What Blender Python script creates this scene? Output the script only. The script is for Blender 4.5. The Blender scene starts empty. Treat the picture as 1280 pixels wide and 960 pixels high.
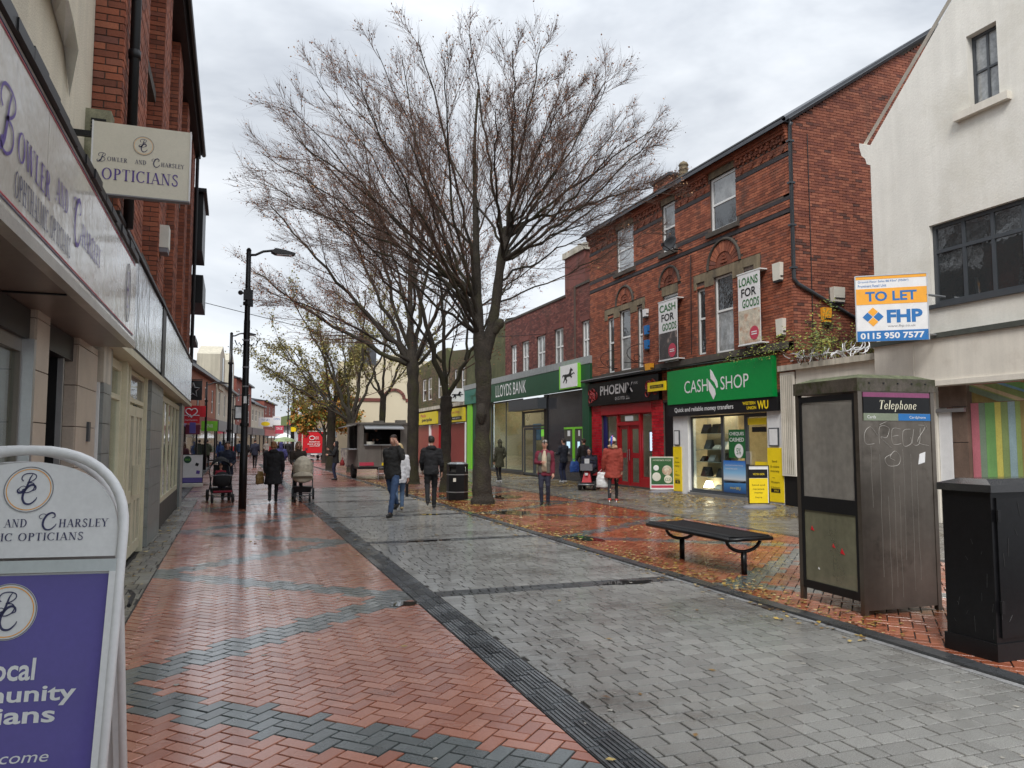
import bpy, bmesh, math, random
import numpy as np
from mathutils import Vector, Matrix, kdtree, noise as mnoise
random.seed(7); np.random.seed(7)
S = bpy.context.scene
C = S.collection
R = math.radians
PI = math.pi
# ---------------------------------------------------------------- camera
cam_d = bpy.data.cameras.new('camera'); cam = bpy.data.objects.new('camera', cam_d); C.objects.link(cam)
cam_d.sensor_width = 36; cam_d.lens = 27; cam_d.clip_end = 3000; cam_d.clip_start = .05
cam.location = (0, 0, 1.62); cam.rotation_euler = (R(90+4.29), 0, R(-19.97))
S.camera = cam
# ---------------------------------------------------------------- light
S.view_settings.view_transform = 'Standard'; S.view_settings.look = 'None'
S.view_settings.exposure = 1.02; S.view_settings.gamma = 1
sun_d = bpy.data.lights.new('sun', 'SUN'); sun_d.energy = 1.3; sun_d.angle = R(20); sun_d.color = (1, .97, .93)
sun = bpy.data.objects.new('sun', sun_d); C.objects.link(sun)
SUN_EL, SUN_AZ = 46, 212           # azimuth of the sun clockwise from +Y
sv = Vector((math.sin(R(SUN_AZ))*math.cos(R(SUN_EL)), math.cos(R(SUN_AZ))*math.cos(R(SUN_EL)), math.sin(R(SUN_EL))))
sun.rotation_euler = (-sv).to_track_quat('-Z', 'Y').to_euler()
w = bpy.data.worlds.new('World'); S.world = w; w.use_nodes = True
nt = w.node_tree; nt.nodes.clear()
def N(t, **k):
    n = nt.nodes.new(t)
    for a, b in k.items(): setattr(n, a, b)
    return n
out = N('ShaderNodeOutputWorld'); mixs = N('ShaderNodeMixShader'); bg1 = N('ShaderNodeBackground'); bg2 = N('ShaderNodeBackground')
sky = N('ShaderNodeTexSky', sky_type='NISHITA'); sky.sun_disc = False
sky.sun_elevation = R(SUN_EL); sky.sun_rotation = R(SUN_AZ)
bg1.inputs[1].default_value = 0.08
nt.links.new(sky.outputs[0], bg1.inputs[0])
tc = N('ShaderNodeTexCoord'); sep = N('ShaderNodeSeparateXYZ'); nt.links.new(tc.outputs['Generated'], sep.inputs[0])
mp = N('ShaderNodeMapping'); mp.inputs['Scale'].default_value = (1, 1, 2.6); nt.links.new(tc.outputs['Generated'], mp.inputs[0])
nz = N('ShaderNodeTexNoise'); nz.inputs['Scale'].default_value = 2.0; nz.inputs['Detail'].default_value = 6; nz.inputs['Roughness'].default_value = .57; nz.inputs['Distortion'].default_value = .35
nt.links.new(mp.outputs[0], nz.inputs['Vector'])
cr = N('ShaderNodeValToRGB'); cr.color_ramp.elements[0].position = .38; cr.color_ramp.elements[0].color = (.285, .305, .335, 1)
cr.color_ramp.elements[1].position = .64; cr.color_ramp.elements[1].color = (.505, .52, .54, 1)
e_ = cr.color_ramp.elements.new(.52); e_.color = (.41, .43, .455, 1)
nt.links.new(nz.outputs['Fac'], cr.inputs[0])
hz = N('ShaderNodeMapRange'); hz.inputs[1].default_value = 0; hz.inputs[2].default_value = .30; hz.inputs[3].default_value = 1.22; hz.inputs[4].default_value = .98
nt.links.new(sep.outputs[2], hz.inputs[0])
zen = N('ShaderNodeMapRange'); zen.inputs[1].default_value = .36; zen.inputs[2].default_value = 1; zen.inputs[3].default_value = 0; zen.inputs[4].default_value = .95
nt.links.new(sep.outputs[2], zen.inputs[0])
ad = N('ShaderNodeMath', operation='ADD'); nt.links.new(hz.outputs[0], ad.inputs[0]); nt.links.new(zen.outputs[0], ad.inputs[1])
nt.links.new(cr.outputs[0], bg2.inputs[0]); nt.links.new(ad.outputs[0], bg2.inputs[1])
mixs.inputs[0].default_value = .93
nt.links.new(bg1.outputs[0], mixs.inputs[1]); nt.links.new(bg2.outputs[0], mixs.inputs[2]); nt.links.new(mixs.outputs[0], out.inputs[0])

# ---------------------------------------------------------------- materials
MATS = {}
def mat(name, col=(.5,.5,.5), rough=.6, metal=0, var=.12, vs=6, fine=60, bump=.15, bs=80, bd=.004, tint=None, streak=0, spec=.5,
        ior=1.5, emit=None, wet=None, stain=None, coat=0, fv=None):
    """procedural principled material; tint = list of (pos, colour) read from the per-piece 'tint' attribute"""
    if name in MATS: return MATS[name]
    m = bpy.data.materials.new(name); m.use_nodes = True; t = m.node_tree; n = t.nodes; L = t.links.new
    b = n['Principled BSDF']; b.inputs['Roughness'].default_value = rough; b.inputs['Metallic'].default_value = metal
    b.inputs['IOR'].default_value = ior; b.inputs['Specular IOR Level'].default_value = spec
    if coat: b.inputs['Coat Weight'].default_value = coat; b.inputs['Coat Roughness'].default_value = .14 if name.startswith(('red_clay','blue_grey','grey_con','dark_gran','wet_grey')) else .08
    g = n.new('ShaderNodeNewGeometry'); pos = g.outputs['Position']
    if tint:
        a = n.new('ShaderNodeAttribute'); a.attribute_name = 'tint'
        r = n.new('ShaderNodeValToRGB'); r.color_ramp.elements[0].position = tint[0][0]; r.color_ramp.elements[0].color = (*tint[0][1], 1)
        r.color_ramp.elements[1].position = tint[-1][0]; r.color_ramp.elements[1].color = (*tint[-1][1], 1)
        for p_, c_ in tint[1:-1]:
            e = r.color_ramp.elements.new(p_); e.color = (*c_, 1)
        L(a.outputs['Fac'], r.inputs[0]); colout = r.outputs[0]
    else:
        c = n.new('ShaderNodeRGB'); c.outputs[0].default_value = (*col, 1); colout = c.outputs[0]
    def noise(scale, detail=4, vec=None, rough_=.6):
        x = n.new('ShaderNodeTexNoise'); x.inputs['Scale'].default_value = scale; x.inputs['Detail'].default_value = detail; x.inputs['Roughness'].default_value = rough_
        L(vec or pos, x.inputs['Vector']); return x.outputs['Fac']
    def rng(src, a0, a1, b0, b1):
        x = n.new('ShaderNodeMapRange'); x.inputs[1].default_value = a0; x.inputs[2].default_value = a1; x.inputs[3].default_value = b0; x.inputs[4].default_value = b1
        L(src, x.inputs[0]); return x.outputs[0]
    def mulc(c0, f):
        x = n.new('ShaderNodeVectorMath'); x.operation = 'SCALE'; L(c0, x.inputs[0]); L(f, x.inputs['Scale']); return x.outputs[0]
    def mixc(fac, c0, c1):
        x = n.new('ShaderNodeMix'); x.data_type = 'RGBA'; L(fac, x.inputs[0]); L(c0, x.inputs[6])
        if isinstance(c1, tuple): x.inputs[7].default_value = (*c1, 1)
        else: L(c1, x.inputs[7])
        return x.outputs[2]
    if var:
        colout = mulc(colout, rng(noise(vs), .3, .7, 1-var, 1+var))
        if fine: colout = mulc(colout, rng(noise(fine, 3), .3, .7, 1-(fv or var*.8), 1+(fv or var*.8)))
    if streak:
        mpn = n.new('ShaderNodeMapping'); mpn.inputs['Scale'].default_value = (5, 5, .35); L(pos, mpn.inputs[0])
        colout = mulc(colout, rng(noise(1.2, 5, mpn.outputs[0]), .38, .62, 1-streak, 1+streak*.25))
    if stain:   # (colour, scale, low, high)
        colout = mixc(rng(noise(stain[1], 6, None, .68), stain[2], stain[3], 0, 1), colout, stain[0])
    L(colout, b.inputs['Base Color'])
    if wet:     # (scale, dry roughness, wet roughness)
        L(rng(noise(wet[0], 5), .38, .62, wet[1], wet[2]), b.inputs['Roughness'])
    if bump:
        bp = n.new('ShaderNodeBump'); bp.inputs['Strength'].default_value = bump; bp.inputs['Distance'].default_value = bd
        L(noise(bs, 4), bp.inputs['Height']); L(bp.outputs[0], b.inputs['Normal'])
    if emit: b.inputs['Emission Color'].default_value = (*emit[0], 1); b.inputs['Emission Strength'].default_value = emit[1]
    MATS[name] = m; return m
def glass(name, tint=(.9,.95,.93), refl=1.0, dark=0.0):
    """thin window pane: mirror reflection over see-through"""
    if name in MATS: return MATS[name]
    m = bpy.data.materials.new(name); m.use_nodes = True; t = m.node_tree; n = t.nodes; L = t.links.new
    n.clear(); o = n.new('ShaderNodeOutputMaterial'); mx = n.new('ShaderNodeMixShader'); tr = n.new('ShaderNodeBsdfTransparent'); gl = n.new('ShaderNodeBsdfGlossy')
    fr = n.new('ShaderNodeLayerWeight'); fr.inputs[0].default_value = .5; pw = n.new('ShaderNodeMath'); pw.operation = 'POWER'; pw.inputs[1].default_value = 4.5
    mu = n.new('ShaderNodeMath'); mu.operation = 'MULTIPLY_ADD'; mu.inputs[1].default_value = .85*refl; mu.inputs[2].default_value = .035*refl; mu.use_clamp = True
    tr.inputs[0].default_value = (*tint, 1); gl.inputs['Roughness'].default_value = .015
    g = n.new('ShaderNodeNewGeometry'); nz = n.new('ShaderNodeTexNoise'); nz.inputs['Scale'].default_value = 1.3; L(g.outputs['Position'], nz.inputs['Vector'])
    bp = n.new('ShaderNodeBump'); bp.inputs['Strength'].default_value = .25; bp.inputs['Distance'].default_value = .02; L(nz.outputs['Fac'], bp.inputs['Height']); L(bp.outputs[0], gl.inputs['Normal'])
    L(fr.outputs['Facing'], pw.inputs[0]); L(pw.outputs[0], mu.inputs[0]); L(mu.outputs[0], mx.inputs[0]); L(tr.outputs[0], mx.inputs[1]); L(gl.outputs[0], mx.inputs[2]); L(mx.outputs[0], o.inputs[0])
    MATS[name] = m; return m
def flat(name, col, rough=.45, **k):
    k.setdefault('var', .05); k.setdefault('bump', 0); return mat(name, col, rough, **k)

BR = [(0, (.17,.055,.032)), (.25, (.24,.071,.038)), (.6, (.325,.098,.05)), (.85, (.39,.13,.068)), (1, (.19,.07,.05))]
M = dict(
 brick = mat('brick_orange_red', rough=.8, tint=BR, var=.14, vs=1.2, fine=90, bump=.4, bs=120, streak=.16, stain=((.07,.045,.035), .9, .56, .8)),
 brick_side = mat('brick_weathered', rough=.85, tint=[(0, (.10,.045,.035)), (.10, (.19,.062,.042)), (.6, (.275,.09,.052)), (1, (.34,.125,.075))], var=.18, vs=1, fine=80, bump=.5, bs=100, streak=.14, stain=((.06,.04,.035), .8, .56, .8)),
 brick_dull = mat('brick_dull_purple', rough=.85, tint=[(0, (.10,.035,.032)), (.6, (.185,.058,.045)), (1, (.25,.095,.075))], var=.15, vs=1.2, fine=70, bump=.4, bs=100, streak=.12, stain=((.08,.05,.04), .7, .52, .75)),
 brick_near = mat('brick_near', rough=.8, tint=BR, var=.16, vs=1.5, fine=70, bump=.6, bs=90, streak=.12),
 brick_old = mat('brick_mossy', rough=.9, tint=[(0, (.05,.04,.025)), (.5, (.13,.09,.055)), (1, (.22,.13,.08))], var=.2, vs=1.5, fine=50, bump=.4, bs=60, stain=((.075,.085,.025), .6, .4, .62)),
 mortar = mat('mortar', (.10,.072,.06), .95, var=.2, vs=3),
 mortar_pale = mat('mortar_pale', (.20,.16,.13), .95, var=.2, vs=3),
 blue_brick = mat('blue_brick', (.035,.03,.033), .7, var=.2),
 stone = mat('weathered_sandstone', (.22,.175,.11), .85, var=.2, vs=3, streak=.3, bump=.4, bs=40, stain=((.06,.05,.04), 1.5, .5, .7)),
 dark_stone = mat('sooty_stone', (.07,.06,.05), .85, var=.25, vs=4, bump=.4, bs=40),
 slate = mat('slate', (.06,.065,.075), .55, var=.25, vs=2, bump=.3, bs=30),
 render = mat('white_render', (.75,.73,.67), .85, var=.05, vs=1.2, fine=45, bump=.7, bs=24, bd=.006, streak=.05, stain=((.55,.52,.44), .5, .5, .85)),
 roughcast = mat('cream_roughcast', (.74,.67,.53), .9, var=.08, vs=1.5, fine=60, bump=1, bs=55, bd=.012, streak=.08),
 cream_fascia = mat('cream_fascia_paint', (.68,.64,.56), .6, var=.05, vs=2, streak=.07, stain=((.45,.40,.33), .8, .56, .85)),
 stain_wall = mat('stained_cream_wall', (.50,.46,.38), .8, var=.1, vs=2, streak=.3, stain=((.16,.15,.08), 1.2, .54, .75)),
 white_upvc = flat('white_window_frame', (.72,.73,.72), .35),
 grey_alu = flat('dark_grey_window_frame', (.055,.062,.07), .4),
 cream_frame = flat('cream_shopfront_frame', (.58,.54,.39), .45, var=.08),
 brown_alu = flat('bronze_aluminium_frame', (.17,.15,.125), .4, metal=.3),
 cream_tile = mat('cream_wall_tile', (.50,.42,.34), .35, var=.08, vs=5, bump=.05),
 grey_tile = mat('grey_wall_tile', (.23,.245,.235), .35, var=.15, vs=5, bump=.1, streak=.15),
 black = mat('black_paint', (.009,.009,.010), .4, var=.2, bump=.05, spec=.35),
 black_gloss = mat('black_gloss_paint', (.006,.006,.007), .3, var=.2, vs=15, bump=.08, bs=40, spec=.3),
 black_plastic = mat('black_plastic', (.018,.018,.02), .5, var=.15),
 steel = mat('stainless_steel_dirty', (.185,.16,.135), .33, metal=.85, var=.12, vs=1.2, fine=8, bump=.06, bs=12, streak=.13, stain=((.055,.045,.035), 1.6, .56, .78)),
 galv = flat('galvanised_steel', (.50,.51,.52), .35, metal=.8),
 white = flat('white_paint', (.74,.74,.74), .4),
 offwhite = flat('offwhite_plastic', (.66,.64,.56), .45),
 green = flat('bright_green_sign', (.0,.24,.045), .4),
 dkgreen = mat('dark_green_sign', (.006,.068,.028), .45, var=.1, vs=2, bump=0, streak=.1),
 lime = flat('lime_green_trim', (.20,.58,.04), .4),
 red = mat('red_shop_paint', (.38,.012,.018), .35, var=.12, vs=4, bump=.1),
 redtile = mat('glazed_red_brick', rough=.2, tint=[(0, (.36,.008,.018)), (.5, (.52,.012,.028)), (1, (.58,.03,.04))], var=.12, vs=4, bump=.05, coat=.3),
 shutter = mat('red_roller_shutter', (.30,.05,.045), .5, var=.12),
 yellow = flat('yellow_sign', (.84,.62,.01), .4),
 yellow_dull = flat('yellow_shop_sign', (.62,.50,.02), .5),
 orange = flat('orange_sign', (.85,.38,.03), .4),
 blue = flat('blue_sign', (.015,.15,.42), .4),
 purple = mat('purple_poster', (.085,.06,.30), .4, var=.06, vs=5, bump=0, coat=.4),
 purple_ink = flat('purple_lettering', (.10,.055,.28), .4),
 navy_ink = flat('navy_lettering', (.03,.03,.10), .4),
 grey_ink = flat('grey_lettering', (.2,.2,.22), .5),
 pearl = mat('pearly_plastic_sign', (.66,.63,.55), .18, var=.05, vs=2, fine=0, bump=.5, bs=2.2, bd=.05, coat=.7),
 cream_sign = mat('cream_sign_board', (.68,.64,.53), .35, var=.04, bump=0),
 mirror = mat('silver_cladding_panel', (.55,.57,.58), .14, metal=.9, var=.08, vs=3, fine=0, bump=.35, bs=2.2, bd=.05),
 brown_board = mat('brown_boarding', (.15,.10,.075), .7, var=.2, vs=4, streak=.25),
 soffit = mat('bronze_soffit', (.19,.145,.115), .35, metal=.2, var=.1),
 dark_in = flat('dark_interior', (.03,.028,.026), .8),
 warm_in = flat('warm_interior_wall', (.50,.44,.32), .8),
 pane = mat('window_pane', (.03,.034,.036), .03, var=0, bump=.2, bs=1.4, bd=.02, ior=2.1, spec=.5),
 pane_net = mat('window_pane_net_curtain', (.26,.27,.27), .05, var=.3, vs=2.5, fine=12, bump=.15, bs=1.4, bd=.02, ior=2.0),
 pane_brt = mat('window_pane_pale_blind', (.42,.45,.47), .05, var=.15, vs=2, fine=0, bump=.15, bs=1.4, bd=.02, ior=2.0),
 glass = glass('shop_glass'),
 kerb = mat('dark_kerb_stone', (.05,.052,.055), .3, var=.25, vs=4, bump=.4, bs=40, wet=(3, .45, .12)),
 chrome = flat('polished_metal', (.6,.6,.6), .15, metal=1),
 skin = mat('skin', (.52,.29,.21), .5, var=.08, vs=20, bump=0), lips = flat('lips', (.36,.12,.10), .5), eye = flat('dark_eye', (.02,.015,.012), .2),
 rubber = mat('rubber_tyre', (.02,.02,.02), .7, var=.1),
 lamp_light = flat('lit_lamp', (1,.8,.5), .5, emit=((1,.84,.62), 6)),
)
# ---------------------------------------------------------------- mesh builder
I4 = Matrix.Identity(4)
def frame(o, u, n):
    u = Vector(u).normalized(); n = Vector(n).normalized(); v = n.cross(u)
    return Matrix(((u.x, v.x, n.x, o[0]), (u.y, v.y, n.y, o[1]), (u.z, v.z, n.z, o[2]), (0,0,0,1)))
class MB:
    def __init__(s, F=None):
        s.v = []; s.f = []; s.mi = []; s.t = []; s.F = F; s.m = 0; s.tint = .5; s.fl = []; s.flat = False
    def add(s, pts, faces):
        b = len(s.v)
        if s.F is None: s.v.extend((float(p[0]), float(p[1]), float(p[2])) for p in pts)
        else: s.v.extend(tuple(s.F @ Vector(p)) for p in pts)
        for f in faces:
            s.f.append(tuple(b+i for i in f)); s.mi.append(s.m); s.t.append(s.tint); s.fl.append(s.flat)
        return s
    def box(s, x0, x1, y0, y1, z0, z1):
        x0, x1 = sorted((x0, x1)); y0, y1 = sorted((y0, y1)); z0, z1 = sorted((z0, z1))
        f0 = s.flat; s.flat = True
        s.add([(x,y,z) for z in (z0,z1) for y in (y0,y1) for x in (x0,x1)],
              [(0,2,3,1),(4,5,7,6),(0,1,5,4),(2,6,7,3),(0,4,6,2),(1,3,7,5)]); s.flat = f0; return s
    def quad(s, *p): return s.add(p, [tuple(range(len(p)))])
    def prism(s, poly, z0, z1, axis='z', top=None):
        """poly = 2-D outline (counter-clockwise), extruded along axis from z0 to z1"""
        n = len(poly); tp = top or poly
        mk = {'z': lambda p, h: (p[0], p[1], h), 'y': lambda p, h: (p[0], h, p[1]), 'x': lambda p, h: (h, p[0], p[1])}[axis]
        f0 = s.flat; s.flat = True
        s.add([mk(p, z0) for p in poly] + [mk(p, z1) for p in tp],
              [tuple(range(n-1, -1, -1)), tuple(range(n, 2*n))] + [(i, (i+1) % n, n+(i+1) % n, n+i) for i in range(n)]); s.flat = f0; return s
    def tube(s, pts, r, n=8, cap=True, sq=None, up=(0,0,1)):
        """tube along pts; r = radius or list; sq = (a, b) ellipse factors across"""
        pts = [Vector(p) for p in pts]; k = len(pts)
        rr = r if isinstance(r, (list, tuple)) else [r]*k
        P = []; prev = None
        for i, p in enumerate(pts):
            d = (pts[min(i+1, k-1)] - pts[max(i-1, 0)])
            d = d.normalized() if d.length > 1e-9 else Vector((0,0,1))
            if prev is None:
                a = Vector(up) if abs(d.dot(Vector(up))) < .95 else Vector((1,0,0))
                x = d.cross(a).normalized()
            else:
                x = (prev - d*prev.dot(d)); x = x.normalized() if x.length > 1e-6 else d.orthogonal().normalized()
            prev = x; y = d.cross(x)
            q = rr[i]; qa, qb = q if isinstance(q, (tuple, list)) else ((q*sq[0], q*sq[1]) if sq else (q, q))
            for j in range(n):
                t = 2*PI*j/n; P.append(p + x*(math.cos(t)*qa) + y*(math.sin(t)*qb))
        F_ = [(i*n+j, i*n+(j+1) % n, (i+1)*n+(j+1) % n, (i+1)*n+j) for i in range(k-1) for j in range(n)]
        if cap: F_ += [tuple(range(n-1, -1, -1)), tuple((k-1)*n+j for j in range(n))]
        return s.add(P, F_)
    def lathe(s, prof, n=16, c=(0,0,0), a=1, b=1):
        P = [(c[0]+r*a*math.cos(2*PI*j/n), c[1]+r*b*math.sin(2*PI*j/n), c[2]+z) for r, z in prof for j in range(n)]
        k = len(prof)
        return s.add(P, [(i*n+j, i*n+(j+1) % n, (i+1)*n+(j+1) % n, (i+1)*n+j) for i in range(k-1) for j in range(n)] + [tuple(range(n-1, -1, -1)), tuple((k-1)*n+j for j in range(n))])
    def ell(s, c, r, n=12, m=8):
        if not isinstance(r, (tuple, list)): r = (r, r, r)
        P = []; 
        for i in range(m+1):
            ph = PI*i/m
            sr = max(math.sin(ph), .02)
            for j in range(n):
                t = 2*PI*j/n; P.append((c[0]+r[0]*sr*math.cos(t), c[1]+r[1]*sr*math.sin(t), c[2]-r[2]*math.cos(ph)))
        return s.add(P, [(i*n+j, i*n+(j+1) % n, (i+1)*n+(j+1) % n, (i+1)*n+j) for i in range(m) for j in range(n)] + [tuple(range(n-1, -1, -1)), tuple(m*n+j for j in range(n))])
    def mesh(s, name, mats, off=None, smooth=False):
        me = bpy.data.meshes.new(name)
        v = s.v if not off or off == (0,0,0) else [(x-off[0], y-off[1], z-off[2]) for x, y, z in s.v]
        me.from_pydata(v, [], s.f)
        for m in (mats if isinstance(mats, (list, tuple)) else [mats]): me.materials.append((M.get(m) or MATS[m]) if isinstance(m, str) else m)
        if any(s.mi): me.polygons.foreach_set('material_index', s.mi)
        at = me.attributes.new('tint', 'FLOAT', 'FACE'); at.data.foreach_set('value', s.t)
        if smooth: me.polygons.foreach_set('use_smooth', [not q for q in s.fl])
        me.update(); return me
    def build(s, name, mats, parent=None, smooth=False, **k):
        off = (0,0,0); p = None if k.pop('local', False) else parent
        while p is not None: off = tuple(a+b for a, b in zip(off, p.location)); p = p.parent
        return link(name, s.mesh(name, mats, off, smooth), parent, **k)
def link(name, me, parent=None, label=None, cat=None, group=None, kind=None, loc=None):
    o = bpy.data.objects.new(name, me); C.objects.link(o); o.parent = parent
    if loc is not None: o.location = loc
    if label: o['label'] = label
    if cat: o['category'] = cat
    if group: o['group'] = group
    if kind: o['kind'] = kind
    return o
def thing(name, label, cat, loc=(0,0,0), group=None, kind=None):
    return link(name, None, None, label, cat, group, kind, loc)
def copy_tree(o, parent=None):
    c = o.copy(); C.objects.link(c); c.parent = parent
    for ch in list(o.children): copy_tree(ch, c)
    return c
def B(name, mats, parent, *boxes, **k):
    mb = MB(k.pop('F', None))
    for b in boxes: mb.box(*b)
    return mb.build(name, mats, parent, **k)
# ---------------------------------------------------------------- lettering
def text(parent, s, F, u, v, W, H, m, w=.004, ext=.002, shear=0, name='lettering', bold=0):
    """sans lettering fitted into a W x H box whose lower left corner is (u, v) in frame F"""
    cu = bpy.data.curves.new('t', 'FONT'); cu.body = s; cu.size = 1; cu.extrude = 0; cu.shear = shear; cu.offset = bold; cu.resolution_u = 3
    to = bpy.data.objects.new('t', cu); C.objects.link(to)
    dg = bpy.context.evaluated_depsgraph_get(); me = bpy.data.meshes.new_from_object(to.evaluated_get(dg))
    bpy.data.objects.remove(to); bpy.data.curves.remove(cu)
    co = np.zeros(len(me.vertices)*3); me.vertices.foreach_get('co', co); co = co.reshape(-1, 3)
    mn = co.min(0); mx = co.max(0); sx = W/(mx[0]-mn[0]); sy = H/(mx[1]-mn[1])
    mb = MB(F); pts = [((c[0]-mn[0])*sx+u, (c[1]-mn[1])*sy+v, w) for c in co]
    mb.add(pts, [tuple(p.vertices) for p in me.polygons]); bpy.data.meshes.remove(me)
    return mb.build(name, m, parent)
TK, TN = .15, .05
def _arc(cx, cy, rx, ry, a0, a1, n=14, tk=TK, tn=TN):
    P = []
    for i in range(n+1):
        a = R(a0 + (a1-a0)*i/n); c, s_ = math.cos(a), math.sin(a)
        P.append((cx+rx*c, cy+ry*s_, tn+(tk-tn)*abs(c)**1.3, c, s_))
    return [(p[0]-p[3]*p[2]/2, p[1]-p[4]*p[2]/2) for p in P], [(p[0]+p[3]*p[2]/2, p[1]+p[4]*p[2]/2) for p in P]
def strip(pl, wd):
    """thin outline strips along a 2-D polyline with widths"""
    a, b = [], []
    n = len(pl)
    for i in range(n):
        x0, y0 = pl[max(i-1, 0)]; x1, y1 = pl[min(i+1, n-1)]; d = math.hypot(x1-x0, y1-y0) or 1
        nx, ny = -(y1-y0)/d, (x1-x0)/d; ww = (wd[i] if isinstance(wd, list) else wd)/2
        a.append((pl[i][0]-nx*ww, pl[i][1]-ny*ww)); b.append((pl[i][0]+nx*ww, pl[i][1]+ny*ww))
    return a, b
def smoothpl(P, k=6):
    out_ = []
    n = len(P)
    for i in range(n-1):
        p0, p1, p2, p3 = P[max(i-1,0)], P[i], P[i+1], P[min(i+2,n-1)]
        for j in range(k):
            t = j/k
            out_.append(tuple(.5*((2*p1[q])+(-p0[q]+p2[q])*t+(2*p0[q]-5*p1[q]+4*p2[q]-p3[q])*t*t+(-p0[q]+3*p1[q]-3*p2[q]+p3[q])*t**3) for q in range(len(p1))))
    out_.append(P[-1]); return out_
def _ln(x0, y0, x1, y1, w_): return [(x0-w_/2, y0), (x1-w_/2, y1)], [(x0+w_/2, y0), (x1+w_/2, y1)]
def _sf(x, y, w_=.3): return [(x-w_/2, y+(0 if y < .5 else -.045))]+[(x+w_/2, y+(0 if y < .5 else -.045))], [(x-w_/2, y+(.045 if y < .5 else 0)), (x+w_/2, y+(.045 if y < .5 else 0))]
def _hb(x0, x1, y, t=.05): return [(x0, y-t/2), (x1, y-t/2)], [(x0, y+t/2), (x1, y+t/2)]
def _stem(x): return [_ln(x, 0, x, 1, TK), _sf(x, 0), _sf(x, 1)]
def scriptB():
    a = smoothpl([(.16,.62),(.05,.72),(.08,.9),(.25,1.02),(.55,1.04),(.78,.95),(.80,.78),(.62,.62),(.42,.55),(.40,.53),(.66,.50),(.78,.34),(.70,.12),(.45,-.02),(.22,.0),(.15,.12),(.25,.18)])
    b = smoothpl([(.62,1.0),(.50,.8),(.42,.5),(.32,.2),(.15,.0),(-.05,-.02),(-.12,.12),(-.02,.22)])
    return [strip(a, .055), strip(b, [.03+.09*math.sin(PI*i/(len(b)-1)) for i in range(len(b))])]
def scriptC():
    a = smoothpl([(.62,.72),(.78,.80),(.74,.98),(.55,1.04),(.32,.9),(.16,.6),(.14,.28),(.3,.02),(.58,.0),(.82,.2),(.9,.36)])
    b = smoothpl([(.32,.9),(.1,.98),(-.1,.86),(-.06,.7),(.08,.72)])
    return [strip(a, [.035+.09*math.sin(PI*i/(len(a)-1)) for i in range(len(a))]), strip(b, .035)]
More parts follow.
